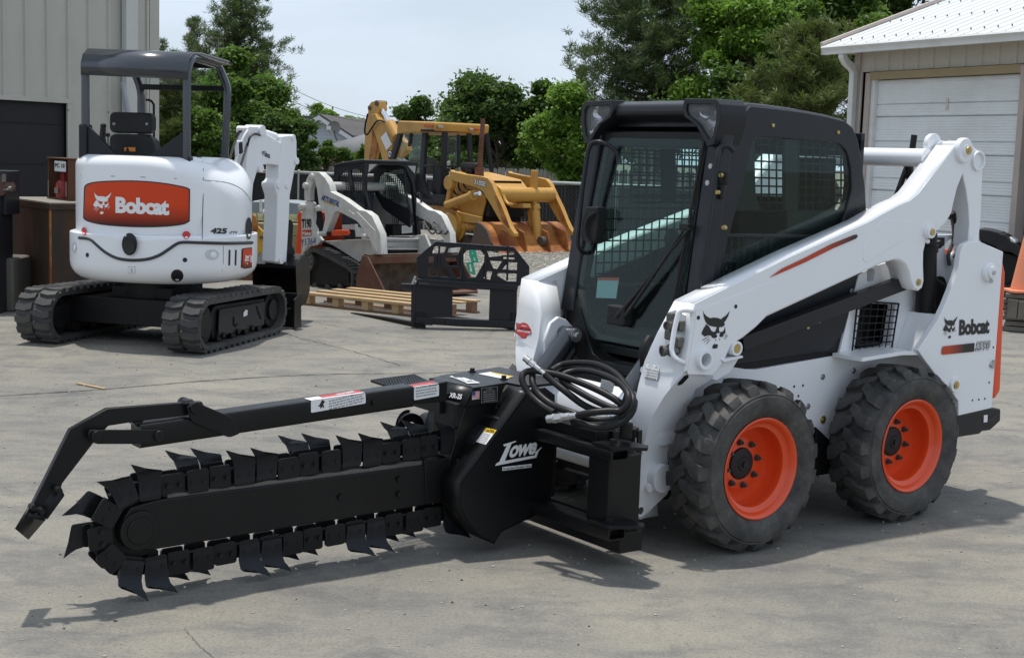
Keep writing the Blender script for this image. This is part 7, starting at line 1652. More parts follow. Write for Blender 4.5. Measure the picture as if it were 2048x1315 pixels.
fo_ = [xf(600, 50), xf(1068, 62), xf(1075, 90), xf(1040, 240), xf(1100, 690), xf(1090, 705), xf(1070, 700), xf(1022, 250), xf(960, 110), xf(925, 90), xf(740, 88), xf(630, 170), xf(628, 330), xf(668, 500), xf(660, 700), xf(640, 700), xf(640, 520), xf(600, 320)]
b = MB(); b.prism(fo_, 'x', XFk - .04, XFk + .02); b.done('cab_front_frame', M['grey'], kl, .006)
for tri in ([(640, 78), (712, 80), (632, 152)], [(978, 95), (1048, 95), (1040, 165)]): b = MB(); b.prism([xf(*p) for p in tri], 'x', XFk + .02, XFk + .03); b.done('marker_lens', plain('milky_lens', (.4, .4, .38), .3), kl, .004)
mg = [xf(800, 190), xf(985, 130), xf(1055, 600), xf(860, 600)]; b = MB(); q = [Vector((XFk - .35, y, z)) for y, z in mg]
kgr = lambda Xp: None
b = MB()
qs = [K.x(*k_([p])[0], XFk - .3) for p in ((800, 130), (1000, 120), (1062, 610), (860, 612))]
for i in range(13): t = i / 12; b.tube([qs[0].lerp(qs[1], t), qs[3].lerp(qs[2], t)], .004, 4)
for i in range(25): t = i / 24; b.tube([qs[0].lerp(qs[3], t), qs[1].lerp(qs[2], t)], .004, 4)
b.done('cab_mesh', M['blacksat'], kl)
b = MB(); s0 = K.x(*k_([(690, 520)])[0], XFk - .3); b.box(XFk - .7, XFk - .25, s0.y - .22, s0.y + .25, s0.z - .35, s0.z - .2); b.box(XFk - .75, XFk - .62, s0.y - .22, s0.y + .25, s0.z - .3, s0.z + .35); b.done('operator_seat', plain('blue_grey_vinyl', (.05, .06, .08), .6), kl, .05, 3)
b = MB(); s0 = K.x(*k_([(640, 345)])[0], XFk - .8); s1 = K.x(*k_([(860, 700)])[0], XFk - .8); b.box(XFk - .85, XFk - .8, s0.y, s1.y + .1, s1.z, s0.z); b.done('rear_panel', plain('grey_panel', (.09, .09, .085), .7), kl)
b = MB(); s0 = K.x(*k_([(860, 610)])[0], XFk - .02); s1 = K.x(*k_([(1075, 705)])[0], XFk - .02); b.box(XFk - .2, XFk - .02, s0.y, s1.y, s1.z, s0.z); b.done('foot_panel', M['blacksat'], kl, .01)
b = MB(); b.prism([xf(942, 620), xf(1032, 618), xf(1032, 680), xf(942, 688)], 'x', XFk - .015, XFk - .01); b.done('notice_decal', M['print_white'], kl)
link('notice_text', put2d(scribble(6, 1, 4), *[Vector((XFk - .007, *xf(x, y))) for x, y in ((948, 682), (1026, 676), (948, 626))]), M['print_grey'], kl)
pts = [K.x(x, y, XFk + .04) for x, y in k_([(1060, 350), (1080, 335), (1098, 350), (1110, 430), (1128, 560), (1100, 570)])]; b = MB(); b.tube(smooth([tuple(v) for v in pts], 4), .014, 8); b.done('grab_handle', M['grey'], kl)
# front cross member
XM2 = XFk + .28
xm = lambda x, y, X=XM2: K.x(*k_([(x, y)])[0], X)
b = MB(); b.prism([(lambda v: (v.y, v.z))(xm(*p)) for p in ((750, 730), (1180, 730), (1235, 735), (1225, 832), (770, 832), (745, 800))], 'x', XM2 - .06, XM2); b.done('cross_member', M['cream'], kl, .01)
m0, m1, m2, m3 = xm(780, 712, XM2 - .2), xm(1170, 708, XM2 - .2), xm(1195, 756), xm(800, 752)
b = MB(); b.loft([[m0, m1, m2, m3], [p - Vector((0, 0, .015)) for p in (m0, m1, m2, m3)]]); b.done('tread_plate', plain('grip_plate', (.07, .075, .075), .8), kl, .003)
b = MB(); m4, m5 = xm(745, 712, XM2 - .2), xm(1225, 730, XM2 - .2); b.loft([[m4, m5, xm(1235, 735), xm(750, 730)], [p - Vector((0, 0, .12)) for p in (m4, m5, xm(1235, 735), xm(750, 730))]]); b.done('front_deck', M['cream'], kl)
# wires/hoses on the far arm
for k in range(3): pts = [K.y(x + k * 12, y, WK - .14) for x, y in k_([(1110, 590), (1140, 600), (1180, 670), (1210, 690), (1240, 660)])]; b = MB(); b.tube(smooth([tuple(v) for v in pts], 4), .012, 6); b.done('hydraulic_hose', M['bare'], kl)
# bucket
M['rustb'] = rusty('rusty_brown_bucket', (.13, .045, .028), (.11, .055, .032), (.15, .115, .075), .45, .62, 4); M['mud'] = rusty('muddy_steel', (.14, .115, .085), (.11, .05, .03), (.055, .04, .03), .4, .6, 7)
XB = XM2 + .15
c4 = lambda x, y, X: K.x(*k_([(x, y)])[0], X)
bl0 = c4(790, 1240, XB + .55); bt0 = c4(600, 880, XB + .05); 
yb0 = K.y(*k_([(790, 1240)])[0], -.10)
ns = K.ys(k_([(588, 880), (632, 885), (785, 1195), (790, 1242), (530, 1215), (540, 1060)]), -.10)
Yb1 = WK + .12
b = MB(); b.prism(ns, 'y', -.10, -.08); bkk = b.done('bucket_side', M['rustb'], kl, .003)
b = MB(); b.prism(ns, 'y', Yb1 - .02, Yb1); b.done('bucket_side', M['rustb'], kl, .003)
bp_ = [ns[1], ns[0], ns[5], ns[4], ns[3]]
b = MB()
ip2 = [(x, z) for x, z in bp_]
b.loft([[(x, -.08, z) for x, z in bp_] + [(x + .012, -.08, z + .015) for x, z in bp_[::-1]], [(x, Yb1 - .02, z) for x, z in bp_] + [(x + .012, Yb1 - .02, z + .015) for x, z in bp_[::-1]]]); b.done('bucket_shell', M['mud'], kl)
b = MB(); a, c = ns[0], ns[1]; b.box(a[0] - .01, c[0] + .02, -.08, Yb1 - .02, min(a[1], c[1]) - .10, max(a[1], c[1])); b.done('bucket_rim', M['rustb'], kl, .01)
b = MB(); d_ = ns[3]; b.box(d_[0] - .22, d_[0] + .03, -.08, Yb1 - .02, d_[1] - .01, d_[1] + .02); b.done('cutting_edge', M['rustb'], kl, .003)
# lettering
nm = lambda me2, pts, name, mat, Y=.06: link(name, put2d(me2, *[K.y(x, y, Y - .004) for x, y in k_(pts)]), M[mat], kl)
nm(text_mesh('T190', .04, 0, .95), [(58, 645), (143, 640), (58, 560)], 'model_lettering', 'print_black')
me_ = flat([[(0, 0), (1, 0), (1, 1), (0, 1)]]); nm(me_, [(62, 712), (144, 706), (62, 660)], 'brand_panel', 'orangedark'); 
link('brand_lettering', put2d(text_mesh('Bobcat', .04), *[K.y(x, y, .053) for x, y in k_([(84, 703), (140, 700), (84, 672)])]), M['print_white'], kl); link('brand_emblem', put2d(cat_mesh(), *[K.y(x, y, .053) for x, y in k_([(64, 706), (82, 705), (64, 668)])]), M['print_white'], kl)
nm(text_mesh('Y1364', .0, .1), [(52, 800), (182, 782), (52, 738)], 'painted_number', 'print_blue')
M['sky_blue'] = plain('blue_marker', (.08, .22, .5), .5)
link('rental_lettering', put2d(text_mesh("ART'S RENTAL", .03), *[K.y(x, y, .015) for x, y in k_([(226, 392), (380, 455), (240, 345)])]), M['print_blue'], kl)
link('rental_underline', put2d(flat([[(0, 0), (1, 0), (1, 1), (0, 1)]]), *[K.y(x, y, .015) for x, y in k_([(250, 412), (345, 450), (252, 404)])]), M['print_yellow'], kl)

# ================================================================== BACKHOE LOADER
c_ = zm(860, 320, 6.2625); n_ = zm(700, 190, 5.058); C_ = zm(560, 180, 3.2)
_g = Fr(0, 0, 0).z(944, 489, 0)
Kb = Fr(_g.x, _g.y - 1.2, R(-50)); WB_ = 1.55
bh = thing('backhoe_loader', 'yellow backhoe loader with dark cab, raised rear boom and rusty front bucket', 'backhoe', Kb.o, Kb.yaw)
M['yellow'] = paint('faded_yellow_paint', (.55, .295, .055), .45, dirt=(.18, .07, .025), amt=.45, spots=.35, coat=.1, scale=2.0)
M['rusty'] = rusty('rusty_yellow', (.46, .20, .045), (.30, .085, .02), (.16, .05, .02), .40, .56, 1.6); M['rustd'] = rusty('dark_rusty_steel', (.09, .075, .068), (.16, .07, .035), (.10, .05, .03), .5, .7, 2)
def bp2(name, pts, y0, y1, mat, z_=c_, yt=None, bev=.01, par=None, **k):
    b = MB(); b.prism(Kb.ys(z_(pts), y0 if yt is None else yt), 'y', y0, y1); return b.done(name, M[mat] if isinstance(mat, str) else mat, par or bh, bev, **k)
arm_b = [(240, 165), (255, 120), (270, 140), (440, 178), (640, 205), (720, 225), (770, 290), (830, 430), (905, 590), (960, 740), (1010, 850), (1060, 920), (1060, 960), (1010, 950), (960, 860), (870, 755), (760, 560), (660, 400), (600, 355), (460, 310), (300, 262), (240, 225)]
bp2('loader_arm', arm_b, 0, .10, 'yellow'); bp2('loader_arm', arm_b, WB_ - .10, WB_, 'yellow', yt=0)
for y0, y1 in ((-.006, .0), (WB_ - .106, WB_ - .1)): bp2('arm_rust_patch', [(800, 450), (840, 450), (905, 590), (965, 740), (1000, 840), (980, 850), (905, 760), (860, 600)], y0, y1, 'rusty', yt=0, bev=0)
hood = [(330, 255), (330, 150), (560, 160), (740, 200), (940, 260), (700, 250), (690, 760), (280, 620), (190, 570), (240, 300)]
bp2('hood_side', [(245, 240), (600, 360), (690, 460), (690, 520), (640, 740), (280, 620), (190, 570)], .30, .34, 'yellow')
bp2('hood_side', [(245, 240), (600, 360), (690, 460), (690, 520), (640, 740), (280, 620), (190, 570)], WB_ - .34, WB_ - .30, 'yellow', yt=.3)
z1 = Kb.y(*c_([(560, 150)])[0], .3).z; xa_ = Kb.y(*c_([(260, 140)])[0], .3).x; xb_ = Kb.y(*c_([(700, 300)])[0], .3).x
b = MB(); b.prism([(xa_, z1), (xb_ - .1, z1 - .12), (xb_ + .15, z1 - .3), (xb_ + .15, z1 - .36), (xa_, z1 - .1)], 'y', .28, WB_ - .28); b.done('hood', M['yellow'], bh, .03, 3)
b = MB(); b.box(xb_ - .05, xb_ + .1, .34, WB_ - .34, .6, z1 - .3); b.done('radiator_grille', M['blacksat'], bh, .02)
b = MB(); b.box(xa_, xb_, .36, WB_ - .36, .5, z1 - .15); b.done('engine_bay', M['blacksat'], bh)
bp2('chassis_side', [(-160, 560), (270, 600), (320, 640), (640, 715), (640, 790), (560, 790), (250, 760), (0, 700), (-150, 690)], .20, .24, 'yellow', bev=.01)
bp2('deck_edge', [(-150, 560), (275, 592), (275, 612), (-150, 578)], .10, .26, 'rusty', bev=.005)
c = Kb.y(*c_([(255, 825)])[0], .12); b = MB(); b.cyl(c - Vector((0, .05, 0)), c + Vector((0, .10, 0)), .26, .26, 28); b.cyl(c + Vector((0, .1, 0)), c + Vector((0, .18, 0)), .32, .30, 28); b.done('wheel_hub', M['yellow'], bh, .02)
b = MB(); d = Kb.y(*c_([(560, 830)])[0], .4); b.tube([c, d, d + Vector((.1, .8, 0))], .09, 10); b.done('front_axle', M['yellow'], bh)
a = Kb.y(*c_([(200, 900)])[0], .3); d = Kb.y(*c_([(400, 990)])[0], .3); b = MB(); b.tube([a, d], .10, 12); b.done('drag_link', M['rusty'], bh)
bp2('axle_stand', [(380, 930), (440, 940), (500, 1040), (385, 1035)], .3, .5, 'rustd')
a = Kb.y(*c_([(215, 560)])[0], .05); d = Kb.y(*c_([(540, 440)])[0], .05); e = Kb.y(*c_([(620, 415)])[0], .05)
b = MB(); b.cyl(a, d, .085, .085, 20); b.cyl(a.lerp(d, .93), d.lerp(e, .08), .10, .10, 20); cy2 = b.done('lift_cylinder', M['yellow'], bh, .004); b = MB(); b.cyl(d, e, .045, .045, 14); b.done('cylinder_rod', M['chrome'], cy2)
bp2('arm_tower', [(240, 250), (290, 260), (215, 560), (175, 570)], .10, .2, 'yellow'); c = Kb.y(*c_([(222, 285)])[0], .0); b = MB(); b.cyl(c, c + Vector((0, .1, 0)), .14, .14, 20); b.done('tower_pin', M['yellow'], bh, .01)
for k in range(4): pts = [Kb.y(x + k * 10, y - k * 6, .18) for x, y in c_([(250, 290), (230, 400), (270, 470), (340, 490)])]; b = MB(); b.tube(smooth([tuple(v) for v in pts], 4), .018, 6); b.done('loader_hose', M['hose'], bh)
c = Kb.y(*c_([(840, 425)])[0], .1); zc_ = Kb.y(*c_([(840, 430)])[0], .1); b = MB(); b.cyl((c.x, .1, zc_.z), (c.x, WB_ - .1, zc_.z), .14, .14, 24); b.done('arm_cross_tube', M['yellow'], bh)
pts = [Kb.y(x, y, .15) for x, y in c_([(795, 325), (860, 340), (895, 380), (940, 500), (985, 550), (1030, 550)])]; b = MB(); b.tube(smooth([tuple(v) for v in pts], 4), .03, 8); b.done('tube_guard', M['yellow'], bh)
yc = WB_ * .62
cpl = lambda x, y, Y=yc: Kb.y(*c_([(x, y)])[0], Y)
bp2('bucket_lever', [(1262, 125), (1320, 130), (1305, 560), (1240, 545)], yc, yc + .08, 'yellow'); bp2('bucket_link', [(1215, 640), (1265, 560), (1285, 700), (1295, 990), (1250, 990)], yc - .04, yc + .04, 'yellow')
bp2('lever_pivot', [(1240, 540), (1310, 540), (1330, 600), (1280, 700), (1240, 640)], yc - .02, yc + .1, 'yellow')
a, d = cpl(1315, 570), cpl(1350, 1000); b = MB(); b.cyl(a.lerp(d, .15), d, .085, .085, 18); b.cyl(a, a.lerp(d, .2), .05, .05, 12); b.done('bucket_cylinder', M['yellow'], bh, .004)
for x, y in ((1298, 1020), (1375, 1020), (1195, 585)): p = cpl(x, y, yc - .06); b = MB(); b.cyl(p, p + Vector((0, .16, 0)), .10, .10, 16); b.done('link_pin', M['rustd'], bh, .01)
bp2('valve_block', [(1000, 540), (1160, 540), (1170, 600), (1000, 598)], yc - .3, yc - .1, 'yellow')
for pp in ([(1010, 430), (1020, 480), (1050, 520), (1100, 500), (1090, 450)], [(985, 480), (1000, 520), (1030, 545)], [(1100, 480), (1125, 510), (1120, 545)]): pts = [cpl(x, y, yc - .25) for x, y in c_ and pp]; b = MB(); b.tube(smooth([tuple(v) for v in pts], 4), .03, 6); b.done('steel_pipe', M['yellow'], bh)
# bucket
XBb = Kb.y(*c_([(1050, 940)])[0], 0).x
y0b, y1b = -.22, WB_ + .25
sp = Kb.ys(c_([(580, 775), (640, 800), (710, 880), (770, 1045), (760, 1070), (640, 1060), (510, 1050), (540, 930)]), y0b)
b = MB(); b.prism(sp, 'y', y0b, y0b + .03); bb_ = b.done('bucket_side', M['rustd'], bh, .01); b = MB(); b.prism(sp, 'y', y1b - .03, y1b); b.done('bucket_side', M['rustd'], bh, .01)
cvp = [sp[0], sp[1], sp[2], sp[3]]; tip_ = (sp[3][0] + .32, sp[3][1] - .22)
b = MB(); cv = smooth([sp[0], sp[1], sp[2], sp[3]], 5) + [tip_]
b.loft([[(x, yy, z) for x, z in cv] + [(x - .03, yy, z - .03) for x, z in cv[::-1]] for yy in (y0b + .03, y1b - .03)]); b.done('bucket_back', M['rusty'], bh, .006)
for y_ in (.0, .42, WB_ - .55, WB_ - .1):
    b = MB(); rb_ = [(x, z) for x, z in smooth([sp[1], sp[2], sp[3]], 4)] + [(tip_[0] - .05, tip_[1] + .02), (sp[3][0] + .22, sp[3][1] + .03), (sp[2][0] + .30, sp[2][1] - .02)]; b.prism(rb_, 'y', y_, y_ + .03); b.done('bucket_rib', M['rusty'], bh, .004)
b = MB(); b.box(tip_[0] - .12, tip_[0] + .04, y0b, y1b, max(.0, tip_[1] - .12), tip_[1] + .0); b.done('cutting_edge', M['rustb'], bh, .01)
# cab
YCb = .18; Yc2 = WB_ - .18
nb = lambda pts, Y=YCb: Kb.ys(n_(pts), Y)
roofp = [(468, 268), (850, 278), (1290, 325), (1290, 335), (850, 312), (845, 345), (470, 322)]
ztR = Kb.y(*n_([(470, 270)])[0], YCb - .1).z; xR0 = Kb.y(*n_([(470, 270)])[0], YCb - .1).x; xR1 = Kb.y(*n_([(848, 285)])[0], YCb - .1).x
b = MB(); b.loft([rnd([(xR0, y, ztR - .24), (xR1, y, ztR - .20), (xR1 + .03, y, ztR), (xR0 + .03, y, ztR + .02)], .04, 2) for y in (YCb - .10, Yc2 + .10)]); b.done('cab_roof', M['yellow'], bh, .03, 3)
for x0_, yy in (((750, 295), -.11), ): pass
am = plain('amber_lens', (.55, .09, .01), .3)
b = MB(); b.prism(nb([(748, 292), (838, 298), (838, 328), (750, 325)], YCb - .11), 'y', YCb - .115, YCb - .10); b.done('marker_light', am, bh, .01)
XCf = xR1
fx2 = lambda x, y, X=XCf + .02: (lambda q: (q.y, q.z))(Kb.x(*n_([(x, y)])[0], X))
for a_, m2 in ((((880, 308), (930, 312), (930, 340), (880, 338)), M['zinc']), (((1198, 335), (1235, 338), (1235, 362), (1200, 360)), M['zinc']), (((1245, 335), (1292, 340), (1290, 360), (1245, 356)), am)):
    b = MB(); b.prism([fx2(*p) for p in a_], 'x', XCf + .02, XCf + .08); b.done('work_light', m2, bh, .01)
M['cabb'] = paint('cab_black', (.022, .024, .03), .45, coat=0, dirt=(.06, .055, .05), amt=.4)
bp2('cab_post', [(490, 345), (530, 345), (440, 650), (400, 640)], YCb, YCb + .08, 'cabb', n_); bp2('cab_post', [(600, 360), (622, 360), (600, 520), (580, 520)], YCb, YCb + .04, 'cabb', n_)
bp2('cab_post', [(728, 345), (768, 345), (735, 860), (790, 1010), (860, 1060), (700, 1060), (690, 900), (700, 800)], YCb, YCb + .08, 'cabb', n_)
bp2('cab_sill', [(690, 960), (780, 1000), (960, 1010), (950, 1100), (690, 1090)], YCb, YCb + .2, 'cabb', n_); bp2('cab_header', [(480, 335), (850, 345), (850, 372), (480, 362)], YCb, YCb + .06, 'cabb', n_)
b = MB(); b.prism(nb([(612, 362), (728, 362), (690, 820), (560, 790)]), 'y', YCb + .03, YCb + .035); b.done('side_glass', M['glass2'], bh); b = MB(); b.prism(nb([(530, 365), (605, 365), (560, 520), (490, 640)]), 'y', YCb + .03, YCb + .035); b.done('side_glass', M['glass2'], bh)
for a_ in (((735, 345), (1410, 350), (1410, 385), (735, 372)), ((950, 380), (1000, 380), (985, 760), (935, 760)), ((1100, 400), (1125, 400), (1130, 720), (1100, 720)), ((1200, 390), (1240, 390), (1255, 720), (1218, 720)), ((1380, 360), (1412, 360), (1465, 800), (1438, 800)), ((770, 710), (1440, 715), (1440, 735), (770, 728))):
    b = MB(); b.prism([fx2(*p) for p in a_], 'x', XCf - .06, XCf); b.done('cab_front_post', M['cabb'], bh, .01)
b = MB(); b.prism([fx2(*p) for p in ((1000, 400), (1100, 405), (1100, 720), (990, 720))], 'x', XCf - .03, XCf - .025); b.done('front_glass', M['glass2'], bh)
b = MB(); b.prism([fx2(*p) for p in ((930, 720), (1020, 740), (1000, 1060), (930, 1060))], 'x', XCf - .3, XCf - .02); b.prism([fx2(*p) for p in ((740, 800), (960, 800), (960, 1060), (760, 1040))], 'x', XCf - .9, XCf - .8); b.done('cab_inner', M['cabb'], bh, .02)
b = MB(); b.prism([fx2(*p, XCf - .5) for p in ((740, 640), (790, 622), (850, 640), (910, 720), (900, 800), (750, 800))], 'x', XCf - .6, XCf - .45); b.done('operator_seat', plain('faded_vinyl', (.10, .095, .085), .8), bh, .04, 3)
p = Vector((XCf - .25, *fx2(1030, 665, XCf - .25))); b = MB()
b.tube([p + Vector((.05 * math.sin(a), .19 * math.cos(a), .19 * math.sin(a))) for a in np.linspace(0, 2 * math.pi, 25)], .016, 6, cap=False); b.tube([p, p + Vector((.05, 0, -.3))], .03, 8); b.done('steering_wheel', M['blacksat'], bh)
ex_p = Kb.y(*n_([(1342, 300)])[0], .55); ex_b = Kb.y(*n_([(1308, 790)])[0], .55); b = MB(); b.tube([ex_b, ex_p, ex_p + Vector((.0, 0, .12))], [.05, .045, .045], 14); b.cyl(ex_b + Vector((0, 0, -.1)), ex_b + Vector((0, 0, .12)), .09, .09, 16); b.done('exhaust_stack', rusty('rusted_exhaust', (.16, .07, .05), scale=4), bh)
b = MB(); a_ = Kb.y(*n_([(1160, 735)])[0], .6); b.cyl(a_, a_ + Vector((.45, 0, 0)), .11, .11, 18); b.done('air_cleaner', M['blacksat'], bh, .02); 
p = Kb.y(*n_([(1215, 785)])[0], .5); b = MB(); b.cyl(p - Vector((0, 0, .1)), p + Vector((0, 0, .05)), .09, .09, 14); b.done('filler_cap', M['blacksat'], bh, .01)
# rear boom and dipper
YR_ = WB_ * .5
rp2 = lambda name, pts, y0, y1, mat, **k: bp2(name, pts, y0, y1, mat, n_, yt=YR_ - .1, **k)
rp2('rear_boom', [(215, 70), (250, 60), (290, 65), (300, 140), (250, 300), (240, 500), (205, 680), (140, 680), (150, 400), (180, 200), (185, 110)], YR_ - .10, YR_ + .10, 'yellow')
rp2('boom_inner_face', [(248, 310), (300, 420), (290, 560), (262, 680), (205, 680), (238, 500)], YR_ - .16, YR_ - .11, 'rusty')
rp2('dipper', [(250, 200), (290, 190), (330, 270), (400, 275), (440, 330), (480, 420), (460, 560), (440, 680), (370, 680), (340, 560), (300, 420), (255, 320)], YR_ - .2, YR_ - .05, 'yellow')
rp2('dipper_guard', [(430, 300), (470, 330), (500, 430), (560, 480), (575, 560), (480, 640), (470, 520), (420, 400)], YR_ - .1, YR_ + .05, 'yellow')
a, d = Kb.y(*n_([(300, 110)])[0], YR_), Kb.y(*n_([(392, 275)])[0], YR_); b = MB(); b.cyl(a, d, .06, .06, 16); b.done('boom_rod', M['chrome'], bh)
a, d = Kb.y(*n_([(400, 285)])[0], YR_ - .2), Kb.y(*n_([(480, 430)])[0], YR_ - .2); b = MB(); b.cyl(a, d, .12, .12, 18); b.done('boom_cylinder', M['yellow'], bh, .01)
for x, y, r_ in ((262, 82, .06), (248, 222, .05), (190, 130, .05)): p = Kb.y(*n_([(x, y)])[0], YR_ - .13); b = MB(); b.cyl(p, p + Vector((0, .26, 0)), r_, r_, 16); b.done('boom_pin', M['rustd'], bh, .01)
link('warning_board', put2d(flat([[(0, 0), (1, 0), (1, 1), (0, 1)]]), *[Kb.y(x, y, YR_ - .215) for x, y in n_([(368, 560), (425, 500), (310, 430)])]), M['print_white'], bh)
link('brand_board', put2d(flat([[(0, 0), (1, 0), (1, 1), (0, 1)]]), *[Kb.y(x, y, YR_ - .212) for x, y in n_([(388, 650), (430, 650), (380, 560)])]), M['print_black'], bh)
link('brand_letter', put2d(text_mesh('D', .04), *[Kb.y(x, y, YR_ - .218) for x, y in n_([(392, 628), (422, 618), (388, 572)])]), M['print_white'], bh)
pts = [Kb.y(x, y, YR_ - .25) for x, y in n_([(180, 190), (155, 300), (150, 380), (175, 400), (230, 320), (280, 260), (350, 270)])]; b = MB(); b.tube(smooth([tuple(v) for v in pts], 4), .02, 6); b.done('boom_hose', M['hose'], bh)
link('model_outline', put2d(text_mesh('310SE', .07), *[Kb.y(x, y, -.004) for x, y in c_([(545, 306), (698, 340), (552, 232)])]), M['print_black'], bh)
link('model_lettering', put2d(text_mesh('310SE', .03), *[Kb.y(x, y, -.009) for x, y in c_([(550, 300), (694, 334), (556, 238)])]), M['print_white'], bh)

# ================================================================== PALLET FORK FRAME
f_ = zm(750, 470, 6.2625)
Kf = Fr(-.92, 14.15, R(5)); ff_ = thing('pallet_fork_frame', 'black pallet fork frame standing on the concrete with green painted letters on its guard', 'fork frame', Kf.o, Kf.yaw)
q = lambda pts, Y=0: Kf.ys(f_(pts), Y)
outer = q([(520, 295), (760, 88), (1740, 158), (1935, 400), (1930, 560), (1780, 650), (545, 575)])
hol = [[(740, 145), (795, 138), (795, 240), (715, 240)], [(820, 140), (895, 150), (855, 238), (815, 240)], [(925, 165), (1075, 150), (1040, 245), (900, 250)], [(675, 268), (738, 268), (735, 345), (672, 345)], [(875, 282), (1010, 285), (1040, 385), (925, 385)],
       [(665, 400), (785, 400), (785, 515), (662, 512)], [(815, 405), (885, 408), (940, 525), (808, 518)], [(960, 420), (1068, 420), (1070, 535), (1020, 535)], [(1150, 190), (1320, 190), (1370, 250), (1365, 340), (1260, 530), (1160, 530), (1110, 420), (1110, 240)],
       [(1405, 195), (1740, 205), (1745, 240), (1430, 275)], [(1440, 322), (1590, 328), (1530, 425), (1485, 415)], [(1610, 275), (1745, 283), (1748, 305), (1610, 300)], [(1670, 340), (1780, 345), (1778, 440), (1595, 428)], [(1545, 475), (1775, 485), (1770, 580), (1650, 578), (1530, 505)], [(1410, 450), (1470, 460), (1440, 560), (1360, 540)]]
b = MB(); b.prism(outer, 'y', 0, .012, holes=[q(h) for h in hol]); gf = b.done('guard_plate', M['grey'], ff_, .003)
b = MB(); tb_ = [Vector((x, .0, z)) for x, z in q([(525, 290), (765, 92), (1740, 160), (1930, 400)])]; b.rtube([v + Vector((0, .03, 0)) for v in tb_], .06, .014, (0, 0, 1)); b.done('guard_rim', M['grey'], gf)
for x0_, x1_ in ((805, 800), (1090, 1080), (1385, 1385), (1665, 1655)):
    a = Kf.y(*f_([(x0_, 130)])[0], -.02); c = Kf.y(*f_([(x1_, 570)])[0], -.02); b = MB(); b.tube([a, c], .011, 6); b.done('guard_rod', M['grey'], gf)
b = MB(); r0_ = q([(525, 540), (1790, 620), (1780, 690), (515, 605)]); b.prism(r0_, 'y', -.05, .05); b.done('upper_beam', M['grey'], ff_, .008)
b = MB(); b.prism(q([(540, 590), (1440, 640), (1440, 680), (540, 625)]), 'y', -.07, -.02); b.done('hook_rail', M['grey'], ff_, .006)
for pp in ([(500, 600), (975, 640), (965, 1030), (500, 1025)], [(1440, 650), (1780, 668), (1770, 1100), (1425, 1060)]): b = MB(); b.prism(q(pp), 'y', -.01, .005); b.done('mount_plate', M['grey'], ff_, .003)
b = MB(); b.prism(q([(500, 1020), (1780, 1075), (1780, 1165), (1080, 1140), (500, 1100)]), 'y', -.04, .05); b.done('lower_beam', M['grey'], ff_, .008)
for x_ in (600, 880): b = MB(); b.prism(q([(x_, 1060), (x_ + 120, 1066), (x_ + 120, 1122), (x_, 1116)]), 'y', -.06, -.035); b.done('mount_lug', M['grey'], ff_, .004)
b = MB(); b.prism(q([(455, 620), (515, 605), (500, 1120), (450, 1115)]), 'y', -.02, .06); b.prism(q([(330, 605), (490, 612), (490, 665), (430, 675), (330, 640)]), 'y', -.02, .05); b.done('end_bracket', M['grey'], ff_, .006)
b = MB(); p = Kf.y(*f_([(505, 575)])[0], -.03); b.cyl(p - Vector((.03, 0, .03)), p + Vector((.0, 0, .05)), .012, .012, 8); b.cyl(p, p - Vector((0, .02, 0)), .014, .014, 6); b.done('locking_bolt', M['zinc'], ff_)
for (x0_, x1_, z_b) in ((500, 635, 1220), (1690, 1800, 1290)):
    top_z = Kf.y(*f_([(x0_, 1090)])[0], 0).z; xa2, xb2 = Kf.y(*f_([(x0_ + 8, 1150)])[0], 0).x, Kf.y(*f_([(x1_, 1150)])[0], 0).x
    ang = R(36)
    b = MB(); b.box(xa2, xb2, -.03, .02, .0, top_z + .1); hh_ = b.done('fork_heel', M['blacksat'], ff_, .006)
    b = MB(); b.loft([[(xa2 + dx_ * (1) + yy * -.62, .02 + yy, .0), (xb2 + yy * -.62 - tp_, .02 + yy, .0), (xb2 + yy * -.62 - tp_, .02 + yy, hh2), (xa2 + yy * -.62, .02 + yy, hh2)] for yy, tp_, hh2, dx_ in ((0, 0, .05, 0), (.6, .01, .035, 0), (1.12, .05, .012, 0))]); b.done('fork_tine', M['blacksat'], ff_, .003)
gm = plain('green_spray_paint', (.03, .32, .20), .6)
for pts in ([(1180, 185), (1262, 187), (1300, 345), (1215, 348), (1178, 250)], [(1140, 345), (1228, 330), (1262, 488), (1190, 485), (1155, 430)]):
    b = MB(); hole = {0: [(1236, 280), (1248, 282), (1258, 318), (1242, 318)]}.get(0) if pts[0][0] == 1180 else [(1180, 365), (1200, 365), (1218, 455), (1196, 455)]
    b.prism(q(rnd(pts, 12), -.03), 'y', -.032, -.028, holes=[q(hole, -.03)]); b.done('green_marking', gm, ff_)
b = MB(); b.prism(q([(1215, 222), (1225, 222), (1228, 236), (1218, 236)], -.034), 'y', -.036, -.033); b.done('marking_gap', M['print_white'], ff_)

# ================================================================== WOODEN PALLET
M['wood'] = paint('new_pine_board', (.48, .33, .17), .7, dirt=(.22, .14, .07), amt=.5, coat=0, scale=4); M['woodo'] = paint('stained_board', (.23, .13, .075), .8, dirt=(.08, .045, .03), amt=.6, coat=0, scale=4)
pa, pb_ = Fr(0, 0, 0).z(601, 609, 0), Fr(0, 0, 0).z(824, 634, 0)
pa.z = pb_.z = 0; ang_ = math.atan2(pb_.y - pa.y, pb_.x - pa.x); PLn = Fr(pa.x, pa.y, ang_); plt = thing('wooden_pallet', 'long pale wooden pallet lying on the concrete before the rusty bucket', 'pallet', PLn.o, ang_); Lp_ = (pb_ - pa).length + .25
for i in range(4): b = MB(); b.box(-.02, Lp_, .02 + i * .27, .13 + i * .27, .125, .145); b.done('deck_board', M['wood'], plt, .002)
b = MB(); b.box(-.02, Lp_, -.0, .04, .115, .145); b.done('edge_board', M['wood'], plt, .002)
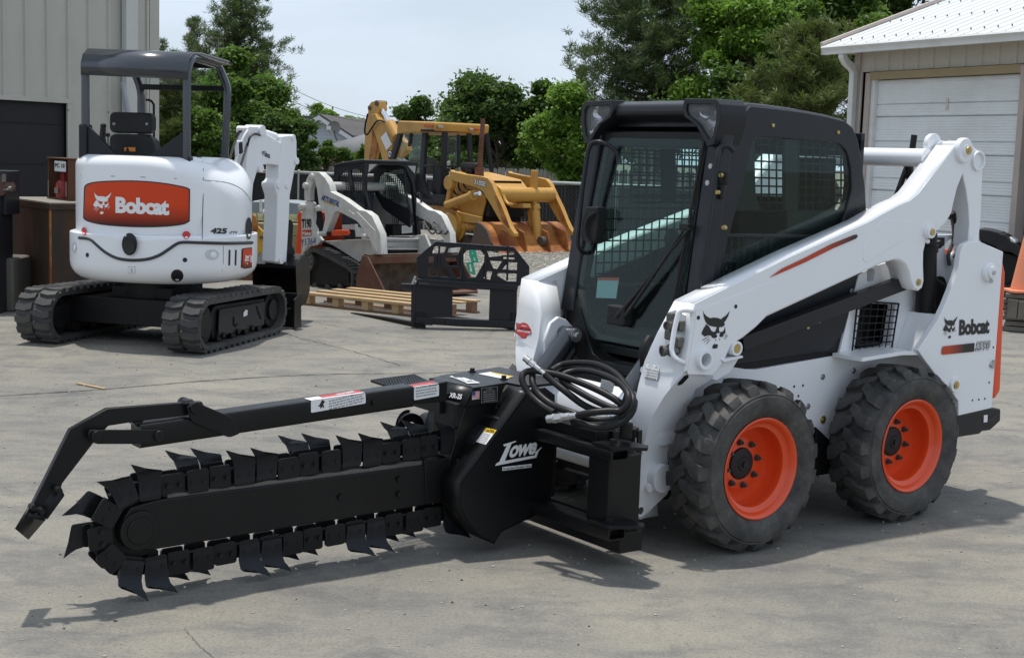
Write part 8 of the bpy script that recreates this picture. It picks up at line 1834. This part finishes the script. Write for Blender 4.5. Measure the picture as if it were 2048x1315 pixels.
for i in range(3): b = MB(); b.box(-.02, Lp_, .02 + i * .4, .13 + i * .4, .0, .018); b.done('bottom_board', M['woodo'], plt, .002)
for i in range(5):
    for j in range(3): xx = .03 + i * (Lp_ - .15) / 4; b = MB(); b.box(xx, xx + .09, .02 + j * .40, .12 + j * .40, .018, .125); b.done('pallet_block', M['wood' if j == 0 else 'woodo'], plt, .002)

# ================================================================== RUSTY STEEL BOX AND JACK
b_ = zm(0, 340, 4.383)
z0 = Fr(0, 0, 0).z
c0 = z0(*b_([(455, 1300)])[0], 0); cl0 = z0(*b_([(42, 1075)])[0], 0)
# front vertical corner passes photo column 104 ; left corner column 14
Px = lambda px, d: (CAM + ray(px, 500) * d)
cF = Px(103, 14.4); cLf = Px(12, 15.6); cF.z = cLf.z = 0
angb = math.atan2(cF.y - cLf.y, cF.x - cLf.x); BX = Fr(cLf.x, cLf.y, angb); bx = thing('steel_box', 'tall rusty brown steel box with flat top beside the excavator', 'steel box', BX.o, angb)
LBx = (cF - cLf).length; zT = (BX.y(*b_([(455, 290)])[0], 0)).z
M['box'] = rusty('rust_streaked_steel', (.022, .024, .02), (.11, .042, .014), (.035, .018, .012), .36, .60, 2.2, .7, (1.8, 1.8, .35)); M['boxtop'] = paint('dusty_plate', (.25, .23, .19), .9, coat=0, amt=.5)
b = MB(); b.box(0, LBx, 0, 1.5, .05, zT - .06); b.done('box_body', M['box'], bx, .006)
b = MB(); b.box(-.02, LBx + .02, -.02, 1.52, zT - .07, zT - .005); b.done('box_rim', M['box'], bx, .006); b = MB(); b.box(-.01, LBx + .01, -.01, 1.51, zT - .005, zT + .004); b.done('box_top', M['boxtop'], bx)
b = MB(); b.box(LBx - .05, LBx + .005, -.006, .0, .05, zT - .07); b.done('corner_angle', M['rusty'], bx); b = MB(); b.box(.0, .05, -.012, 0, .05, zT - .07); b.done('corner_angle', M['blacksat'], bx, .002)
jb = thing('hand_jack', 'old red bottle jack in a rusty steel stand on top of the steel box', 'jack', (0, 0, 0), angb)
jq = lambda x, y, Y: BX.y(*zm(0, 60, 3.287)([(x, y)])[0], Y)
Yj = .42; j0, j1 = jq(365, 1110, Yj), jq(510, 1115, Yj); zt2 = jq(440, 850, Yj).z; zb0 = zT + .004
W2 = (j1.x - j0.x); jb.location = BX.wor(((j0.x + j1.x) / 2, Yj, zb0)); w = W2 / 2 * .9; H_j = zt2 - zb0
jr = rusty('rusty_stand', (.09, .035, .02), scale=6); redm = paint('old_red_paint', (.30, .03, .025), .5, coat=0, dirt=(.12, .05, .04), amt=.5)
for s_ in (-1, 1): b = MB(); b.box(s_ * w - .012, s_ * w + .012, -.09, .09, .0, H_j); b.done('stand_side', jr, jb, .003)
b = MB(); b.box(-w - .02, w + .02, -.10, .10, 0, .02); b.done('stand_base', jr, jb, .003); b = MB(); b.box(-w - .02, w + .02, -.10, .10, H_j, H_j + .015); b.done('stand_top', jr, jb, .003); b = MB(); b.box(-w, w, .08, .09, .02, H_j); b.done('stand_back', M['blacksat'], jb)
b = MB(); b.lathe([(.001, .02), (.085, .02), (.09, .04), (.09, .17), (.07, .20), (.04, .22), (.001, .22)], (0, -.02, 0), 'z', 24); b.done('jack_body', redm, jb); b = MB(); b.box(-.045, .045, -.06, .02, .34, .42); b.box(-.045, -.02, -.05, .01, .2, .36); b.box(.02, .045, -.05, .01, .2, .36); b.done('jack_head', redm, jb, .01)
b = MB(); b.box(-.05, .06, -.113, -.108, .07, .13); b.done('jack_label', M['boxtop'], jb); b = MB(); b.box(-.06, w - .03, -.106, -.10, H_j - .13, H_j - .02); sg_ = b.done('stand_sign', M['print_white'], jb)
link('sign_text', put2d(text_mesh('PC 10', .03), (-.04, -.108, H_j - .09), (w - .05, -.108, H_j - .09), (-.04, -.108, H_j - .045)), M['print_black'], jb)
for s_ in (-1, 1): b = MB(); b.box(s_ * (w - .03) - .012, s_ * (w - .03) + .012, -.102, -.098, .04, .2); b.done('stand_tag', M['boxtop'], jb)

# ================================================================== SMALLER THINGS
m_ = thing('steel_attachment', 'dark steel attachment with bolt heads cut off by the left picture edge', 'attachment', (CAM + ray(2, 500) * 14.2).to_tuple()[:2] + (0,), 0); o_m = m_.location.copy()
mw = lambda x, y, d=14.2: CAM + ray(x, y) * d - o_m
p = [mw(*v) for v in ((-30, 350), (4, 352), (14, 372), (14, 382), (5, 392), (-30, 390))]
b = MB(); b.loft([[v for v in p], [v + Vector((0, .25, 0)) for v in p]]); b.done('arm_end', rusty('brown_steel', (.07, .04, .03), scale=5), m_, .006)
b = MB(); b.tube([mw(8, 380), mw(20, 380)], .018, 10); b.tube([mw(18, 378), mw(24, 378)], .028, 10); b.done('cross_pin', M['bare'], m_); b = MB(); b.tube([mw(8, 348), mw(8, 364)], .022, 8); b.done('upper_pin', M['bare'], m_)
b = MB(); b.box(-.6, .02, .1, .5, 1.0, 1.45); b.box(-.6, -.02, .0, .4, 0, 1.2); b.done('frame', M['grey'], m_, .01)
b = MB(); b.box(-.6, .05, .2, .8, 0, .55); b.done('base_block', paint('stained_block', (.13, .12, .11), .9, coat=0, amt=.6), m_, .02)
ob = thing('orange_float', 'small orange ball at the left picture edge beside the steel box', 'ball', (CAM + ray(4, 483) * 14.9), 0); b = MB(); b.sphere((0, 0, 0), .10, u=20, v=12); b.done('ball', M['orange'], ob)
# yellow plough blade and yard wall behind the excavator boom
Kc = Fr(-3.3, 19.0, R(0)); qq_ = lambda pts, Y=0: Kc.ys(pts, Y)
yb = thing('snow_plough', 'yellow curved plough blade with rust spots behind the excavator arm', 'plough', Kc.o, 0)
b = MB(); pp = qq_(rnd(N_([(228, 640), (250, 650), (300, 700), (318, 790), (312, 850), (250, 880), (225, 900), (150, 900), (150, 640)]), 4)); b.prism(pp, 'y', 0, .08); b.done('mouldboard', paint('yellow_blade', (.55, .33, .03), .5, coat=0, dirt=(.2, .08, .03), amt=.5), yb, .01)
b = MB(); b.prism(qq_(N_([(225, 580), (240, 590), (252, 640), (240, 700), (218, 745), (216, 600)])), 'y', -.05, .03); b.done('rusted_corner', M['rusty'], yb, .01)
for yy_ in (705, 715): b = MB(); b.prism(qq_(N_([(262, yy_), (312, yy_ + 12), (312, yy_ + 17), (262, yy_ + 5)])), 'y', -.02, -.0); b.done('blade_slot', M['rustd'], yb)
b = MB(); b.prism(qq_(N_([(130, 895), (255, 895), (262, 1040), (120, 1040)])), 'y', -.3, .5); b.done('blade_frame', M['rustb'], yb, .02); b = MB(); b.tube([Kc.y(*N_([(20, 1020)])[0], -.6), Kc.y(*N_([(150, 1000)])[0], -.3)], .05, 8); b.done('push_bar', M['orange'], yb)
wl2 = thing('block_wall', 'low tan block wall with weeds on top behind the excavator arm', 'wall', (-4.0, 24.0, 0), 0); Kw = Fr(-4.0, 24.0, 0); z_t = Kw.y(*N_([(400, 635)])[0], 0).z
M['block'] = paint('tan_block', (.28, .23, .13), .9, coat=0, amt=.5, dirt=(.12, .10, .06))
blk = MB(); blk.box(0, .595, 0, .3, 0, .195); blk = blk.mesh('block'); blk.materials.append(M['block'])
nr_ = int(z_t / .2) + 1
for j in range(nr_):
    for i in range(4): o = link('block', blk, None, wl2, .008); o.location = (-1.2 + i * .6 + (j % 2) * .3 - .0, random.uniform(-.01, .01), j * .2 + (z_t - nr_ * .2))
b = MB(); b.box(-1.2, 1.5, .3, 3, 0, z_t + .03); b.done('fill_soil', plain('weedy_soil', (.12, .11, .06), .95), wl2)
gt = thing('grey_tank', 'blue grey steel tank on the yard behind the excavator arm', 'tank', (-4.6, 29, 0), 0); Kt = Fr(-4.6, 29, 0); tp_ = [(lambda v: (v[0], v[1]))(v) for v in Kt.ys(D3([(75, 318), (300, 322), (420, 335), (420, 420), (75, 420)]), 0)]
b = MB(); b.prism(tp_ , 'y', 0, 1.2); b.done('tank_body', paint('blue_grey_paint', (.25, .29, .32), .5, coat=0), gt, .04, 3)
for x_ in (130, 160): p = Kt.y(*D3([(x_, 375)])[0], -.1); b = MB(); b.cyl(p + Vector((0, 0, -.05)), p + Vector((0, 0, .2)), .03, .03, 8); b.sphere(p + Vector((.12, 0, -.05)), .09); b.done('tank_valve', M['gutter'], gt)
rg = random.Random(11)
wd = MB()
for i in range(500):
    x = rg.uniform(-1.2, 1.4); y = rg.uniform(.3, 1.2); h = rg.uniform(.04, .16); a = rg.uniform(0, 6.28); wd.face([(x - .01 * math.cos(a), y - .01 * math.sin(a), z_t), (x + .01 * math.cos(a), y + .01 * math.sin(a), z_t), (x + rg.uniform(-.05, .05), y + .02, z_t + h)])
w_o = wd.done('weeds', LM['bright'], None) if 'LM' in globals() else wd.done('weeds', plain('weed_green', (.10, .14, .03), .8), None)
w_o.location = (-4.0, 24.0, 0); w_o['kind'] = 'stuff'; w_o['label'] = 'short weeds growing along the top of the tan block wall'; w_o['category'] = 'weeds'
# right edge: second machine front, cone on a timber stack
f2 = zm(1940, 440, 5.05); Kr = Fr(6.2, 18.0, R(-25)); rr_ = lambda pts, Y=0: Kr.ys(f2(pts), Y)
sm2 = thing('parked_loader', 'dark grey front of a parked machine showing behind the loader tailgate', 'loader', Kr.o, Kr.yaw)
b = MB(); b.prism(rr_([(88, 85), (200, 100), (300, 125), (325, 130), (290, 260), (262, 275), (92, 205)]), 'y', 0, .5); b.done('hood_panel', M['grey'], sm2, .03, 3)
b = MB(); b.prism(rr_(rnd([(305, 140), (350, 140), (395, 170), (420, 215), (470, 230), (510, 270), (512, 330), (500, 365), (430, 320), (370, 310), (300, 300), (275, 265)], 10)), 'y', -.15, .4); b.done('fender', M['plastic'], sm2, .04, 3)
b = MB(); b.prism(rr_([(330, 310), (500, 360), (480, 480), (440, 600), (380, 660), (330, 640), (92, 205), (262, 275)]), 'y', -.0, .5); b.done('body', M['blacksat'], sm2, .03); b = MB(); b.prism(rr_([(405, 165), (465, 205), (470, 232), (420, 215)]), 'y', -.1, .3); b.done('trim_panel', M['white'], sm2, .01)
b = MB(); b.prism(rr_([(455, 180), (600, 178), (600, 255), (500, 250), (500, 200)], .8), 'y', .8, 1.0); b.done('orange_panel', M['orange'], sm2, .01); b = MB(); b.box(.0, .9, .1, .6, 0, .5); b.done('wheel_block', M['tyre'], sm2, .1, 4)
tb = thing('timber_stack', 'stack of old weathered timbers at the right edge under the orange cone', 'timber stack', (CAM + ray(2035, 600) * 15.6).to_tuple()[:2] + (0,), R(-20)); To = tb.location.copy(); Kq = Fr(To.x, To.y, R(-20))
zz0 = Kq.y(*f2([(450, 740)])[0], 0).z; oldw = paint('grey_old_timber', (.17, .15, .125), .95, coat=0, dirt=(.05, .04, .03), amt=.8, scale=6)
x_l = Kq.y(*f2([(360, 800)])[0], 0).x
ntb = 7; th_ = zz0 / ntb
for i in range(ntb):
    L_o = rg.uniform(-.05, .08)
    for j in range(3): b = MB(); b.box(x_l - .05 + L_o + rg.uniform(0, .05), x_l + 1.7, j * .2, j * .2 + .185, i * th_ + .004, (i + 1) * th_ - .006); o = b.done('timber', oldw, tb, .008); o.rotation_euler = (0, rg.uniform(-.012, .012), rg.uniform(-.03, .03))
for i in range(5): b = MB(); xx = x_l + .02 + i * .115; b.box(xx, xx + .105, -.06, -.03, th_ * 2.8 - .02, th_ * 6 + rg.uniform(-.04, .02)); o = b.done('leaning_board', oldw, tb, .004); o.rotation_euler = (.03, rg.uniform(-.05, .05), 0)
tp3 = Kq.y(*f2([(470, 728)])[0], .2); cw = Kq.wor((Kq.y(*f2([(545, 730)])[0], .2).x, .2, zz0 + .005)); cn = thing('traffic_cone', 'faded orange traffic cone standing on the timber stack at the right edge', 'traffic cone', cw, 0)
om = paint('faded_orange_plastic', (.75, .25, .13), .6, coat=0, dirt=(.4, .2, .12), amt=.4); hc = (CAM + ray(2048, 488) * 15.6).z - cw.z
b = MB(); b.lathe([(.001, .72), (.028, .72), (.034, .70), (.15, .03), (.19, .025)], (0, 0, 0), 'z', 28); b.done('cone_body', om, cn); b = MB(); b.prism(rnd([(-.2, -.2), (.2, -.2), (.2, .2), (-.2, .2)], .05), 'z', 0, .028); b.done('cone_base', om, cn, .006)

# ================================================================== GROUND DETAIL
Zg = Fr(0, 0, 0).z
M['crack'] = plain('dark_joint', (.05, .047, .042), .95); M['tar'] = plain('joint_dirt', (.13, .125, .11), .95)
def joint(pts, w, mat='crack', name='concrete_joint', jit=.0, seed=1):
    rg = random.Random(seed); P = [Zg(x, y, 0.004) for x, y in pts]; P = [Vector(p) for p in smooth([tuple(p) for p in P], 14)]; b = MB(); A, Bq = [], []
    for i, p in enumerate(P):
        t = (P[min(i + 1, len(P) - 1)] - P[max(i - 1, 0)]).normalized(); n = Vector((-t.y, t.x, 0)); ww = w * rg.uniform(.5, 1.3) / 2; o = n * rg.uniform(-jit, jit)
        A.append(b.V(p + o + n * ww)); Bq.append(b.V(p + o - n * ww))
    for i in range(len(P) - 1): b.bm.faces.new((A[i], A[i + 1], Bq[i + 1], Bq[i]))
    o = b.done(name, M[mat]); o['kind'] = 'structure'; return o
joint([(-60, 800), (0, 791), (200, 778), (420, 760), (640, 748), (860, 745), (1010, 737)], .016, jit=.003)
joint([(370, 1255), (400, 1290), (450, 1330)], .003, 'tar', jit=.003, seed=4)
joint([(540, 655), (600, 675), (700, 700), (800, 730)], .008, jit=.01, seed=6); joint([(0, 608), (20, 612), (60, 612)], .02, jit=.015, seed=7); joint([(610, 640), (760, 668), (900, 690)], .006, jit=.006, seed=9)
# loose grit and pebbles
pm_ = MB(); bmesh.ops.create_icosphere(pm_.bm, subdivisions=1, radius=1)
rs = np.random.RandomState(4); tv = [v.co.copy() for v in pm_.bm.verts]; tf = [[v.index for v in f.verts] for f in pm_.bm.faces]; pm_.bm.free()
def scatter(name, label, n, xr, yr, s0, s1, mat, seed, z=0.0):
    rs = np.random.RandomState(seed); base = np.array([tuple(v) for v in tv]); F = np.array(tf); X_ = rs.uniform(*xr, n); Y_ = rs.uniform(*yr, n); S_ = s0 + (s1 - s0) * rs.uniform(0, 1, n) ** 3
    sc3 = rs.uniform(.6, 1.2, (n, 3)); sc3[:, 2] *= .6; V = base[None] * (S_[:, None] * sc3)[:, None, :] * rs.uniform(.75, 1.15, (n, len(base), 1)); V[:, :, 0] += X_[:, None]; V[:, :, 1] += Y_[:, None]; V[:, :, 2] += z + S_[:, None] * .2
    FF = (F[None] + (np.arange(n) * len(base))[:, None, None]).reshape(-1, 3); me = bpy.data.meshes.new(name); me.vertices.add(n * len(base)); me.vertices.foreach_set('co', V.reshape(-1)); me.loops.add(FF.size); me.loops.foreach_set('vertex_index', FF.reshape(-1).astype(np.int32)); me.polygons.add(len(FF)); me.polygons.foreach_set('loop_start', np.arange(0, FF.size, 3, dtype=np.int32)); me.update(calc_edges=True)
    o = link(name, me, mat); o['kind'] = 'stuff'; o['label'] = label; o['category'] = 'pebbles'
scatter('grit', 'pale grit scattered over the concrete yard', 9000, (-5, 5.5), (3.6, 16), .0015, .010, plain('pale_grit', (.38, .35, .29), .9), 1)
scatter('dark_pebbles', 'small dark stones scattered over the concrete yard', 1500, (-5, 5.5), (3.6, 16), .0015, .009, plain('dark_grit', (.07, .065, .055), .9), 2)
scatter('gravel_stones', 'pale loose stones on the gravel behind the yard', 16000, (-3, 3.5), (19.7, 29), .012, .04, plain('gravel_stone', (.36, .34, .29), .9), 3, -.006)
sp0, sp1 = Zg(155, 766, .008), Zg(210, 777, .008); b = MB(); b.rtube([sp0, sp1], .022, .008); o = b.done('wood_splinter', M['wood']); o['label'] = 'pale wood splinter lying on the concrete left of the crumber arm'; o['category'] = 'splinter'
